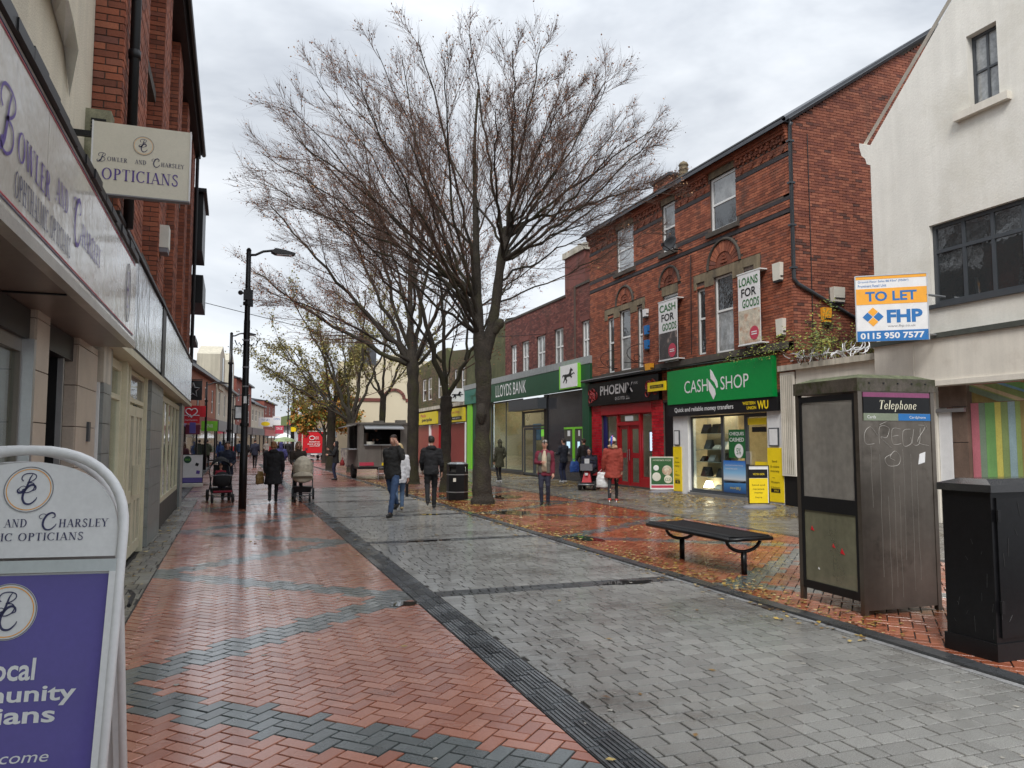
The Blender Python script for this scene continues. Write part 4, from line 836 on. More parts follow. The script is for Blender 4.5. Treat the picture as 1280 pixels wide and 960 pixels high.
for (x0,y0,z0,n_) in ((13.0,16.5,3.95,26),(12.95,17.6,3.95,14),(12.9,16.0,4.3,10)):
    for i in range(n_*6):
        c = Vector((x0+rs.gauss(0,.1), y0+rs.gauss(0,.35), z0+rs.gauss(0,.12))); a = Vector((rs.gauss(0,1),rs.gauss(0,1),rs.gauss(-.3,.6))).normalized(); b_ = a.orthogonal().normalized(); L_ = rs.uniform(.04,.08); lf.tint = rs.random(); lf.add([c, c+a*L_*.5+b_*L_*.22, c+a*L_, c+a*L_*.5-b_*L_*.22], [(0,1,2,3)])
st.tube([(13.3,15.5,3.6),(13.1,16.0,3.95),(13.0,16.8,3.98),(12.95,17.7,3.95)], [.014,.01,.008,.004], 4)
st.build('stems', mat('stem_brown', (.09,.06,.035), .8), cp, kind='stuff'); lf.build('leaves', 'creeper', cp, kind='stuff')
# ---------------- white gable building
wb = thing('white_building', 'white rendered building with steep gable and dark grey windows', 'building', (RX, 8.3, 0))
y0w, y1w, zr = 3.3, 13.05, 13.2
hw = [H(9.95,10.58,8.05,9.52), H(5.4,11.6,4.38,6.02)]
F = RF; mb = MB(F); wall(mb, -y1w, -y0w, 3.75, 8.0, [hw[1]], .16, .3)
# gable part above z = 8.0 with the small window hole
def gz(y): return 8.25+(13.05-y)*.985
ycuts = [13.05, 10.58, 9.95, 8.2, 3.3]
def gz2(y): return gz(y) if y >= 8.2 else gz(16.4-y)
mb.quad((-13.05,8,0),(-10.58,8,0),(-10.58,gz2(10.58),0),(-13.05,gz2(13.05),0)); mb.quad((-9.95,8,0),(-8.2,8,0),(-8.2,gz2(8.2),0),(-9.95,gz2(9.95),0)); mb.quad((-8.2,8,0),(-3.3,8,0),(-3.3,gz2(3.35),0),(-8.2,gz2(8.2),0))
mb.quad((-10.58,8,0),(-9.95,8,0),(-9.95,8.05,0),(-10.58,8.05,0)); mb.quad((-10.58,9.52,0),(-9.95,9.52,0),(-9.95,gz2(9.95),0),(-10.58,gz2(10.58),0))
for a, b in (((-10.58,8.05),(-10.58,9.52)),((-9.95,9.52),(-9.95,8.05)),((-10.58,9.52),(-9.95,9.52)),((-9.95,8.05),(-10.58,8.05))): mb.quad((a[0],a[1],0),(a[0],a[1],-.2),(b[0],b[1],-.2),(b[0],b[1],0))
mb.build('wall', 'render', wb)
mb = MB(); mb.box(RX+.3, RX+9, 12.95, 13.05, 0, 8.2); mb.build('side_wall', 'brick_side', wb); B('corner_return', 'render', wb, (RX+.002,RX+.29,12.99,13.06,0,8.25))
mb = MB(); mb.prism([(13.05,8.25),(13.05,7.8),(13.16,7.86),(13.2,8.0),(13.3,8.1),(13.36,8.3),(13.36,8.42)], RX-.0, RX+.3, 'x'); mb.build('kneeler', 'render', wb)
mb = MB(); mb.tube([(RX+.1,13.38,8.30),(RX+.1,8.2,gz(8.2)+.06)], .05, 4); mb.build('coping', 'cream_fascia', wb)
mb = MB(); mb.add([(RX+.25,13.3,8.3),(RX+9,13.3,8.3),(RX+9,8.2,gz(8.2)+.03),(RX+.25,8.2,gz(8.2)+.03),(RX+9,3.0,8.2),(RX+.25,3.0,8.2)], [(0,1,2,3),(3,2,4,5)]); mb.build('roof', 'slate', wb)
RB('sill', 'cream_fascia', wb, (9.72,10.85,7.9,8.05,-.2,.12))
window(wb, RF, *hw[0], fm='grey_alu', pm='pane_net', bars_v=(.5,), bars_h=(.5,), fw=.06, w=-.20, tw=.022)
bw = window(wb, RF, *hw[1], fm='grey_alu', pm='pane', bars_v=tuple(.62*k/6.1 for k in range(1,10)), bars_h=(.68,), fw=.08, w=-.14, tw=.035)
RB('window_sill', 'grey_alu', wb, (5.4,11.68,4.30,4.38,-.14,.06)); 
RB('lead_flashing', mat('lead_flashing', (.06,.065,.055), .6, var=.25, vs=4), wb, (3.3,12.95,3.66,3.76,-.05,.30)); RB('fascia', 'cream_fascia', wb, (3.3,12.9,2.82,3.66,-.05,.24)); RB('fascia_edge', 'cream_fascia', wb, (3.3,12.95,2.72,2.82,-.05,.28))
for k in range(4): RB('joint_strip', 'cream_fascia', wb, (11.9-2.6*k-.02,11.9-2.6*k,2.83,3.65,.24,.252))
RB('side_panel', 'cream_fascia', wb, (11.62,13.04,0,2.72,-.3,-.01)); RB('brown_panel', 'brown_board', wb, (10.98,11.32,0,2.72,-.3,-.08), (11.3,11.62,2.3,2.72,-.3,-.09))
for k in range(3): RB('board_joint', 'black', wb, (10.98,11.32,.9+.7*k,.912+.7*k,-.08,-.078))
RB('white_door', 'white', wb, (11.33,11.61,0,2.2,-.25,-.06)); RB('security_bar', 'galv', wb, (10.99,11.62,2.2,2.27,-.06,.0))
mural = thing('mural_boarding', 'boarding of brightly painted vertical stripes beside the white shop front', 'mural', (RX,9,0))
cols = [('pink',(.62,.12,.17),.17),('sage',(.16,.26,.15),.13),('green',(.14,.42,.06),.2),('yellow',(.75,.66,.06),.12),('olive_green',(.22,.33,.05),.14),('pale_blue',(.30,.46,.50),.14),('lime',(.30,.42,.06),.1),('ochre',(.34,.24,.01),.2),('grey',(.22,.22,.25),.25),('sky_blue',(.16,.42,.66),.14),('coral',(.66,.16,.15),.2),('cream',(.66,.50,.28),.12)]
y = 10.97; k = 0
while y > 4:
    nm, c, wd = cols[k % len(cols)]; wd *= 1.0
    RB('plank', mat('painted_'+nm, tuple(.72*q+.09 for q in c), .5, var=.1, vs=3, fine=30, streak=.12, bump=.2), mural, (y-wd+.004, y, .25, 2.36, -.20, -.165+.003*(k%2))); y -= wd; k += 1
y = 10.97; k = 0
while y > 4:
    nm, c, wd = cols[(k*5+3) % len(cols)]
    mb = MB(RF); a = -y; mb.prism([(a, 2.37),(a+.9, 2.37+.0),(a+.9+.0,2.42),(a,2.60)] if k == 0 else [(a-.9,2.71),(a-.9+wd*2.2,2.71),(a+wd*2.4,2.37),(a,2.37)][::-1], -.2, -.16+.002*(k%3))
    if k > 1: mb.build('diagonal_plank', M['_'] if False else mat('painted_'+nm, tuple(.72*q+.09 for q in c), .5), mural)
    y -= wd*1.6; k += 1
RB('diagonal_plank', mat('painted_ochre', (.34,.24,.01)), mural, (4,10.97,2.37,2.71,-.22,-.205)); RB('plinth', 'dark_stone', wb, (3.3,10.97,0,.25,-.25,-.1))
wb_pipe = MB()
# ---------------- TO LET board
tl = thing('to_let_board', 'white and orange TO LET board fixed to the white building above the phone box', 'sign', (12.3,11.7,3.7))
TF = frame((11.70, 12.0, 3.61), (math.cos(R(37)),-math.sin(R(37)),0), (-math.sin(R(37)),-math.cos(R(37)),0)); Wd, Hh = 1.32, 1.31
mb = MB(TF); mb.box(0,Wd,0,Hh,-.03,0); mb.build('board', 'white', tl)
mb = MB(TF); mb.box(0,.02,-.0,Hh+.015,-.04,.012); mb.box(Wd-.02,Wd,0,Hh+.015,-.04,.012); mb.box(.02,Wd-.02,Hh,Hh+.02,-.04,.012); mb.build('frame', 'galv', tl)
mb = MB(TF); mb.box(.02,Wd-.02,.74,1.06,.001,.004); mb.build('orange_band', 'orange', tl); mb = MB(TF); mb.box(.02,Wd-.02,1.25,Hh,.001,.004); mb.build('orange_band', 'orange', tl); mb = MB(TF); mb.box(.02,Wd-.02,.0,.21,.001,.004); mb.build('blue_band', 'blue', tl)
text(tl, 'Ground Floor Sales 88.93m² (950ft²)', TF, .06, 1.17, .92, .055, 'blue'); text(tl, 'Prominent Retail Unit', TF, .06, 1.09, .52, .055, 'blue'); text(tl, 'TO LET', TF, .19, .80, .93, .20, 'blue', w=.006, bold=.03)
text(tl, 'FHP', TF, .57, .36, .64, .26, 'blue', bold=.045); text(tl, 'www.fhp.co.uk', TF, .58, .26, .5, .06, 'grey_ink'); text(tl, '0115 950 7577', TF, .08, .045, 1.15, .125, 'white', w=.007, bold=.03)
for dx, dy, mi in ((0,1,'orange'),(-1,0,'blue'),(1,0,'blue'),(0,-1,'orange')):
    mb = MB(TF); cx, cy, r_ = .32+dx*.1, .49+dy*.1, .092; mb.prism([(cx,cy-r_),(cx+r_,cy),(cx,cy+r_),(cx-r_,cy)], .001, .005); mb.build('logo_diamond', mi, tl)
mb = MB(); mb.tube([(12.72,11.24,4.5),(13.3,11.3,4.5)], .025, 6); mb.build('bracket', 'galv', tl); mb = MB(); mb.tube([(12.72,11.24,3.72),(13.1,11.3,3.72)], .025, 6); mb.build('bracket', 'galv', tl)
# ================================================================ bank, old brick shops and cream hall
lb_ = thing('bank_building', 'brown brick bank building with long dark green fascia reading LLOYDS BANK', 'building', (RX,32.5,0))
WL = [(35.9,36.65,4.9,6.5),(34.2,35.1,4.95,6.5),(32.15,33.15,4.95,6.5),(30.1,31.05,4.95,6.55),(27.55,28.2,4.95,6.5)]
hl = [H(*a) for a in WL]; mb = MB(RF); wall(mb, -37.6, -27.47, 4.6, 7.85, hl, .14, .3); mb.build('wall', 'mortar', lb_)
bricks(lb_, RF, -37.6, -27.47, 4.95, 7.8, 'brick_dull', hl, proud=.012)
RB('parapet_coping', 'dark_stone', lb_, (29.7,37.65,7.8,7.9,-.3,.05), (27.47,28.75,8.0,8.1,-.3,.05)); RB('pilaster_core', 'mortar', lb_, (28.8,29.6,4.6,8.08,-.3,.10)); bricks(lb_, frame((RX-.1,0,0),(0,-1,0),(-1,0,0)), -29.6, -28.8, 4.95, 8.1, 'brick_dull'); RB('parapet', 'brick_dull', lb_, (27.47,28.79,7.8,8.0,-.3,.01))
RB('roof_slope', 'slate', lb_, (27.5,37.5,7.6,7.7,-8,-.3))
for a in WL:
    window(lb_, RF, *H(*a), fm='white_upvc', pm='pane_net', bars_v=(.5,), bars_h=(.5,), fw=.08, w=-.10, tw=.035); RB('brick_head', 'brick_dull', lb_, (a[0]-.08,a[1]+.08,a[3],a[3]+.22,0,.03)); RB('sill', 'white_upvc', lb_, (a[0]-.05,a[1]+.05,a[2]-.06,a[2],-.1,.05))
ck = B('chimney', 'brick_dull', lb_, (15.2,16.3,31.9,34.2,7.5,10.55)); B('chimney_cap', 'stain_wall', lb_, (15.1,16.4,31.8,34.3,10.55,10.85)); mb = MB(); mb.lathe([(.18,0),(.15,.3),(.17,.35)], 10, (15.7,33.4,10.85)); mb.build('chimney_pot', 'stone', lb_)
RB('cornice', mat('grey_fascia_trim', (.27,.29,.29), .5, streak=.1), lb_, (27.3,40.45,4.72,5.02,-.1,.12)); 
bsn = thing('shop_sign', 'long dark green bank fascia with white lettering LLOYDS BANK', 'sign', (RX,34,3.8)); RB('board', 'dkgreen', bsn, (27.3,40.4,3.76,4.715,-.05,.10)); text(bsn, 'LLOYDS BANK', frame((RX-.102,0,0),(0,-1,0),(-1,0,0)), -38.85, 3.97, 4.5, .62, 'white', bold=0)
hs = thing('horse_sign', 'white square sign with black horse at the near end of the bank fascia', 'sign', (RX,29,3.85)); RB('box', 'lime', hs, (28.15,30.0,3.82,4.80,.10,.26)); RB('face', 'white', hs, (28.15,29.86,3.86,4.80,.26,.27)); horse(hs, frame((RX-.271,0,0),(0,-1,0),(-1,0,0)), -29.65, 4.0, 1.3, .68)
RB('green_post', 'dkgreen', lb_, (27.42,28.05,0,3.76,-.3,.10)); RB('dark_cladding', mat('dark_grey_granite', (.04,.04,.045), .2, var=.3, vs=4, coat=.3), lb_, (28.06,31.9,0,3.74,-.3,-.02)); RB('dark_post', 'black', lb_, (31.9,32.3,0,3.74,-.3,.02)); RB('canopy', 'grey_alu', lb_, (32.0,35.9,3.10,3.6,.0,.45))
window(lb_, RF, *H(35.3,40.2,.14,3.74), fm='grey_alu', pm='glass', bars_v=(.5,), fw=.08, w=-.12, name='shop_window'); window(lb_, RF, *H(32.32,35.2,2.3,3.08), fm='grey_alu', pm='glass', fw=.1, w=-.12, name='fanlight')
for a, b in ((33.8,35.1),(32.4,33.7)): window(lb_, RF, *H(a,b,.05,2.28), fm='grey_alu', pm='glass', fw=.1, w=-.12, name='door')
RB('stall_riser', 'dark_stone', lb_, (35.3,40.4,0,.14,-.2,0)); 
mb = MB(); x0, x1 = RX+.31, RX+5
mb.quad((x1,32,0),(x1,40.3,0),(x1,40.3,3.7),(x1,32,3.7)); mb.quad((x0,40.3,0),(x1,40.3,0),(x1,40.3,3.7),(x0,40.3,3.7)); mb.quad((x0,32,3.7),(x1,32,3.7),(x1,40.3,3.7),(x0,40.3,3.7)); mb.quad((x0,32,.02),(x1,32,.02),(x1,40.3,.02),(x0,40.3,.02)); mb.build('room', 'warm_in', lb_)
RB('ceiling_light', flat('bank_ceiling_light', (1,.85,.6), emit=((1,.84,.62), 2.2)), lb_, *[(34.0+1.7*k,34.5+1.7*k,3.62,3.65,-3,-1) for k in range(4)]); RB('green_display', mat('lime_display', (.2,.55,.05), .5, emit=((.2,.6,.05),.4)), lb_, (36,38.6,1.9,2.5,-2.5,-2.4)); RB('blue_display', 'blue', lb_, (38.8,39.8,1.7,2.6,-2.5,-2.4)); RB('desk', 'brown_board', lb_, (36,39.5,0,1.1,-3.5,-2.9)); RB('inner_door', 'brown_board', lb_, (35.9,36.9,.1,2.4,-4.9,-4.7), (38,39,.1,2.4,-4.9,-4.7))
for k, (a, b) in enumerate(((29.02,29.98),(27.95+.12,28.9))):
    t = thing('cash_machine', ['left cash machine with lime green surround in the dark bank wall','right cash machine with lime green surround beside the green post'][k], 'cash machine', (RX,(a+b)/2,.8))
    RB('panel', 'dark_stone', t, (a+.12,b,.8,2.14,-.02,.04)); RB('surround_top', 'lime', t, (a,b,2.14,2.22,-.02,.06)); RB('surround_side', 'lime', t, (a,a+.1,.8,2.138,-.02,.06)); RB('header', 'white', t, (a+.35,b-.35,1.85,2.08,.041,.05)); RB('recess', 'grey_alu', t, (a+.2,b-.1,1.05,1.7,.041,.06)); RB('screen', mat('lit_cash_screen', (.3,.4,.5), .3, emit=((.35,.5,.6),.7)), t, (a+.32,b-.3,1.35,1.62,.061,.066)); RB('keypad', 'galv', t, (a+.35,b-.32,1.1,1.2,.061,.09))
# mossy building beyond
mo = thing('mossy_building', 'moss stained low brick building just beyond the bank', 'building', (RX,41,0))
mb = MB(); mb.prism([(37.6,4.6),(40.4,4.6),(40.4,0),(44.8,0),(44.8,7.25),(40.8,6.7),(37.6,8.0)], RX+.03, RX+.3, 'x'); mb.build('wall', mat('mossy_brick_wall', (.10,.10,.045), .9, var=.25, vs=1.5, stain=((.045,.055,.018),.8,.45,.7)), mo); mb = MB(); mb.quad((RX+.03,44.8,7.3),(RX+.03,40.8,6.75),(RX+8,40.8,9.4),(RX+8,44.8,9.6)); mb.quad((RX+.03,40.8,6.75),(RX+.03,37.6,8.05),(RX+8,37.6,10),(RX+8,40.8,9.4)); mb.build('roof', 'slate', mo)
RB('white_fascia_trim', mat('grey_fascia_trim'), mo, (40.5,45,4.72,5.0,-.1,.12)); 
tsn = thing('shop_sign', 'faded teal green fascia with small black horse between the bank and the yellow shops', 'sign', (RX,42.5,3.9)); RB('board', mat('teal_fascia', (.03,.16,.12), .5), tsn, (40.42,44.8,3.85,4.7,0,.10)); horse(tsn, frame((RX-.102,0,0),(0,-1,0),(-1,0,0)), -43.6, 4.0, 1.6, .55, 'dkgreen')
hs = thing('horse_sign', 'white square sign with black horse above the far yellow shop sign', 'sign', (RX,46.3,4.1)); mb = MB(); mb.box(RX-1.0,RX-.02,44.92,45.02,4.05,4.85); mb.build('face', 'white', hs); horse(hs, frame((RX-1.0,44.90,4.05),(1,0,0),(0,-1,0)), .12, .14, .76, .5); mb = MB(); mb.box(RX-1.06,RX-1.002,44.9,45.04,4.05,4.85); mb.build('edge', 'lime', hs)
RB('green_pier', 'dkgreen', mo, (40.42,43.4,0,3.84,-.2,.0)); RB('lime_post', 'lime', mo, (43.5,44.4,0,3.84,-.2,.04))
ob = thing('old_brick_shops', 'old mossy brick building with curved parapet above two yellow signed shuttered shops', 'building', (RX,51,0))
WO = [(55.0,56.2,4.6,6.2),(53.3,54.5,4.6,6.2),(50.6,51.6,4.6,6.2),(48.8,49.6,4.6,6.2),(46.7,47.4,4.6,6.2),(44.95,45.8,4.6,6.2)]
ho = [H(*a) for a in WO]; mb = MB(RF); wall(mb, -58.4, -44.8, 2.8, 6.9, ho, .15, .3); mb.build('wall', 'mortar', ob); bricks(ob, RF, -58.4, -44.8, 4.1, 6.9, 'brick_old', ho, L=.24, h=.08, proud=.014)
mb = MB(); P = [(44.8,6.88),(58.4,6.88),(58.4,7.2),(52.5,7.55),(51.8,7.85),(49.2,7.85),(48.6,7.55),(44.8,7.25)]; mb.tint = .4; mb.prism(P, RX-.012, RX+.3, 'x'); mb.build('parapet', 'brick_old', ob)
for a in WO: window(ob, RF, *H(*a), fm='white_upvc', pm='pane', bars_h=(.5,), fw=.09, w=-.1)
RB('string_course', 'stain_wall', ob, (44.8,58.4,3.85,4.08,-.1,.14))
for k, (a, b, lab, l1, l2) in enumerate(((51.5,58.3,'yellow shop sign over the farther red shutter','Pauls','people'),(44.85,49.3,'yellow shop sign nearest the teal fascia over a red shutter','Discount Shop','We buy gold'))):
    t = thing('shop_sign', lab, 'sign', (RX,(a+b)/2,2.9)); RB('board', 'yellow_dull', t, (a,b,2.86,3.72,0,.12)); SFm = frame((RX-.122,0,0),(0,-1,0),(-1,0,0))
    if k == 0: text(t, l1, SFm, -56.2, 3.4, 1.6, .22, 'badge', bold=.02); text(t, l2, SFm, -55.8, 3.0, 3.0, .32, 'black', bold=.03); 
    else: text(t, l1, SFm, -48.6, 3.36, 2.8, .2, 'badge'); RB('strip', 'black', t, (45.3,48.7,2.98,3.2,.12,.125)); text(t, l2, frame((RX-.127,0,0),(0,-1,0),(-1,0,0)), -48.2, 3.02, 2.4, .13, 'white')
def shutter(ya, yb, z1, parent):
    f = RB('shutter', 'shutter', parent, (ya,yb,0,z1,-.25,-.12)); k = 0
    n = int(z1/.09)
    mb = MB()
    for i in range(n): rb(mb, ya, yb, i*z1/n+.01, (i+1)*z1/n-.012, -.12, -.095)
    mb.build('slats', 'shutter', f, kind='stuff')
shutter(54.1,58.2,2.8,ob); shutter(45.0,48.9,2.8,ob); RB('red_panel', 'red', ob, (51.6,53.7,0,2.8,-.25,-.08)); RB('white_post', 'white', ob, (53.75,54.05,0,2.82,-.2,.02),(48.95,49.3,0,2.82,-.2,.02),(44.8,44.98,0,2.82,-.2,.02)); RB('dark_recess', 'dark_in', ob, (49.3,51.55,0,2.85,-.9,-.6))
# cream hall gable wall facing the street
ch_ = thing('cream_hall', 'tall cream painted end wall with brick trimmed arch far down the right side', 'building', (11,62,0))
mb = MB(); mb.prism([(7.9,0),(16,0),(16,8.2),(14.4,8.3),(13.2,8.9),(11.5,8.6),(10.8,8.1),(7.9,8.0)], 62, 63, 'y'); mb.build('wall', mat('cream_paint_wall', (.62,.55,.40), .8, var=.05, vs=.6), ch_)
mb = MB(); mb.prism([(8.9,7.8),(10.8,7.8),(10.8,9.2),(9.9,10.6),(8.9,9.2)], 61.9, 64, 'y'); mb.build('tower', 'slate', ch_)
mb = MB(); n = 14
for i in range(n):
    a0, a1 = PI*i/n, PI*(i+1)/n-.03; mb.tint = random.random(); mb.prism([(12.3+.95*math.cos(a0), 5.1+.95*math.sin(a0)*.9),(12.3+.95*math.cos(a1), 5.1+.95*math.sin(a1)*.9),(12.3+.7*math.cos(a1), 5.1+.7*math.sin(a1)*.9),(12.3+.7*math.cos(a0), 5.1+.7*math.sin(a0)*.9)], 61.9, 62.02, 'y')
mb.build('brick_arch', 'brick_dull', ch_); B('brick_band', 'brick_dull', ch_, (7.9,11.34,61.93,62,4.85,5.12)); B('brick_band', 'brick_dull', ch_, (13.26,16,61.93,62,4.85,5.12))
mb = MB(); mb.box(14.4,14.9,60.4,60.5,1.6,3.6); t = mb.build('blue_sign', 'blue', None, label='narrow blue hanging sign beside the cream end wall', cat='sign')
B('green_door', 'grey_alu', ch_, (13.2,14.4,61.9,62,0,2.5))
# ================================================================ left side: opticians, brick building, shop front
LX = -1.25
LF = frame((LX,0,0),(0,1,0),(1,0,0))
def LB(name, m, parent, *bs, **k):      # (y0,y1,z0,z1,w0,w1) w measured out from x=-1.25
    for b in bs:
        mb = MB(); mb.box(LX+b[4], LX+b[5], b[0], b[1], b[2], b[3]); o = mb.build(name, m, parent, **k)
    return o
op = thing('opticians_building', 'cream roughcast opticians building above the pearly shop sign', 'building', (LX-.15,4,0))
LB('wall', 'roughcast', op, (-3,8.38,3.3,11,-.5,-.15))
for (a,b) in ((5.9,6.28),(7.40,8.38)):
    LB('pillar_core', 'mortar_pale', op, (a,b,0,2.51,-.3,-.012))
    z = 0
    while z < 2.5:
        LB('wall_tile', 'cream_tile', op, (a+.001,b-.001,z+.003,min(z+.345,2.508),-.012,0)); LB('wall_tile', 'cream_tile', op, ) if False else None
        mb = MB(); mb.box(LX-.3, LX-.012, a-.012, a, z+.003, min(z+.345,2.508)); mb.build('wall_tile', 'cream_tile', op); z += .35
window(op, LF, 2.2, 5.9, .45, 2.3, fm='brown_alu', pm='glass', fw=.09, w=-.12, bars_v=(.5,), name='shop_window'); window(op, LF, -1.5, 2.18, .45, 2.3, fm='brown_alu', pm='glass', fw=.09, w=-.12, bars_v=(.5,), name='shop_window')
LB('stall_riser', 'brown_alu', op, (-1.5,5.9,0,.45,-.2,-.05)); LB('head_box', 'black', op, (-1.5,7.4,2.3,2.5,-.3,-.04)); LB('shutter_guide', 'galv', op, (5.84,5.9,0,2.3,-.10,.0))
dr = window(op, LF, 6.3, 7.1, .05, 2.28, fm='brown_alu', pm='pane', fw=.1, w=-.35, name='door'); LB('door_side', 'black', op, (7.1,7.4,0,2.3,-.6,-.1)); LB('door_jamb', 'galv', op, (7.11,7.15,0,2.3,-.1,-.06)); LB('door_step', 'dark_stone', op, (6.28,7.4,0,.05,-.6,.0))
mb = MB(); x0, x1 = LX-.4, LX-3.5
mb.quad((x1,-1.5,0),(x1,5.85,0),(x1,5.85,2.6),(x1,-1.5,2.6)); mb.quad((x0,-1.5,2.6),(x1,-1.5,2.6),(x1,5.85,2.6),(x0,5.85,2.6)); mb.quad((x0,5.85,0),(x1,5.85,0),(x1,5.85,2.6),(x0,5.85,2.6)); mb.quad((x0,-1.5,.02),(x1,-1.5,.02),(x1,5.85,.02),(x0,5.85,.02)); mb.build('room', 'warm_in', op)
LB('display_card', 'white', op, (5.15,5.45,1.3,1.45,-.25,-.23), (4.7,5.0,.9,1.2,-.3,-.28)); LB('green_display', 'lime', op, (4.9,5.7,.7,1.1,-.5,-.3)); LB('entry_phone', 'grey_alu', op, (7.9,8.0,1.62,1.8,0,.02)); LB('notice_card', 'cream_sign', op, (6.5,6.85,1.25,1.4,-.28,-.27))
# fascia light box
fs = thing('shop_sign', 'long pearly illuminated opticians fascia with purple lettering', 'sign', (-.9,4,2.5))
FX = -.90
mb = MB(); mb.box(-1.38, FX-.02, 0.6, 8.0, 2.53, 3.33); mb.build('box', 'brown_alu', fs)
npl = 3
for k in range(4): mb = MB(); mb.box(FX-.02, FX, .6+k*1.85+.004, .6+(k+1)*1.85-.004, 2.56, 3.31); mb.build('face_panel', 'pearl', fs)
mb = MB(); mb.box(FX-.05, FX+.015, .58, 8.02, 2.50, 2.56); mb.build('bottom_trim', mat('sign_bottom_trim', (.42,.39,.34), .3, metal=.3), fs)
mb = MB(); mb.box(-1.38, FX-.05, .6, 8.0, 2.505, 2.53); mb.build('soffit', 'soffit', fs); mb = MB(); mb.box(-1.38, FX-.06, 5.2, 5.23, 2.495, 2.505); mb.build('soffit_joint', 'black', fs)
mb = MB(); rs = random.Random(4); k = 0.6
while k < 8.0: mb.box(-1.40, FX+.02+rs.uniform(-.006,.01), k, min(k+.28,8.03), 3.315+rs.uniform(-.004,.004), 3.375+rs.uniform(-.008,.012)); k += .27
mb.build('lead_capping', 'black', fs, kind='stuff')
FF = frame((FX+.001,0,0),(0,1,0),(1,0,0))
for z, m_ in ((2.60,'navy_ink'),(2.615,'badge'),(3.265,'badge'),(3.28,'navy_ink')):
    mb = MB(FF); mb.box(.7,7.9,z,z+.006,.001,.003); mb.build('pinstripe', m_, fs)
serif(fs, 'bOWLER', FF, 3.45, 2.83, .93, .18, 'purple_ink', first=[(0,'b')]); serif(fs, 'AND', FF, 4.50, 2.88, .32, .13, 'purple_ink'); serif(fs, 'cHARSLEY', FF, 4.98, 2.82, .98, .18, 'purple_ink', first=[(0,'c')])
serif(fs, 'OPHTHALMIC OPTICIANS', FF, 3.72, 2.66, 1.2, .115, 'navy_ink')
mb = MB(FF)
for k in range(2): mb.tube([(7.45+.13*math.cos(2*PI*i/20), 2.93+.26*math.sin(2*PI*i/20), .004+.001*k) for i in range(21)], .0015 if k else .003, 4)
mb.build('oval_emblem', 'grey_ink', fs)
mb = MB(FF)
for st, oy in ((scriptB(), 2.95), (scriptC(), 2.80)):
    for a, b in st: n = len(a); mb.add([(7.38+p[0]*.13, oy+p[1]*.15, .006) for p in a+b], [(i, i+1, n+i+1, n+i) for i in range(n-1)])
mb.build('monogram', 'purple_ink', fs)
# vent box, arched hood
vb = thing('vent_box', 'weathered square vent box on the cream wall beside the hanging sign', 'vent', (-1.4,7.85,4.3)); F = frame((-1.42,8.10,4.25),(1,0,0),(0,-1,0))
mb = MB(F); mb.box(0,.24,0,.56,-.22,0); mb.build('box', mat('mossy_offwhite', (.30,.29,.19), .7, var=.25, vs=6, streak=.3, stain=((.10,.10,.05),4,.5,.7)), vb)
for k in range(4): mb = MB(F); mb.box(.07,.20,.34+.035*k,.36+.035*k,.0,.012); mb.build('louvre', 'black', vb)
mb = MB(); inn = [(-1.395,5.6,5.35),(-1.395,6.2,5.22),(-1.395,6.67,5.08),(-1.395,7.04,5.01),(-1.395,7.34,4.70)]; outp = [(-1.22,5.3,5.2),(-1.22,5.85,5.1),(-1.24,6.25,4.95),(-1.26,6.65,4.93),(-1.27,6.95,4.83)]
inn2 = [(x,y,z-.12) for x,y,z in inn]
for i in range(4): mb.quad(inn[i], inn[i+1], outp[i+1], outp[i]); mb.quad(outp[i], outp[i+1], inn2[i+1], inn2[i])
mb.build('window_hood', 'white_upvc', op)
mb = MB(); pts = [(-1.40,5.5,5.5),(-1.36,6.2,5.35),(-1.36,6.67,5.2),(-1.37,7.04,5.1),(-1.4,7.34,4.75)]
# hanging sign
hg = thing('hanging_sign', 'cream square hanging sign reading OPTICIANS with round emblem', 'sign', (-.85,7.6,3.85)); HF = frame((-1.24,7.58,3.84),(1,0,0),(0,-1,0)); 
mb = MB(HF); mb.box(0,.80,0,.655,-.06,0); mb.build('panel', 'cream_sign', hg); mb = MB(HF); mb.box(-.01,.81,-.012,0,-.07,.01); mb.build('lower_edge', 'grey_ink', hg); mb = MB(HF); mb.box(-.012,0,0,.66,-.07,.008); mb.box(.80,.812,0,.66,-.07,.008); mb.build('edge', 'white', hg)
roundel(hg, HF, .41, .475, .088, paper='cream_sign')
serif(hg, 'bOWLER', HF, .045, .30, .24, .052, 'navy_ink', first=[(0,'b')]); serif(hg, 'AND', HF, .345, .30, .095, .04, 'navy_ink'); serif(hg, 'cHARSLEY', HF, .49, .30, .27, .052, 'navy_ink', first=[(0,'c')]); serif(hg, 'OPTICIANS', HF, .08, .13, .64, .105, 'purple_ink')
mb = MB(); mb.box(-1.42,-1.24,7.58,7.62,3.95,4.0); mb.box(-1.42,-1.24,7.58,7.62,4.35,4.4); mb.build('bracket', 'black', hg)
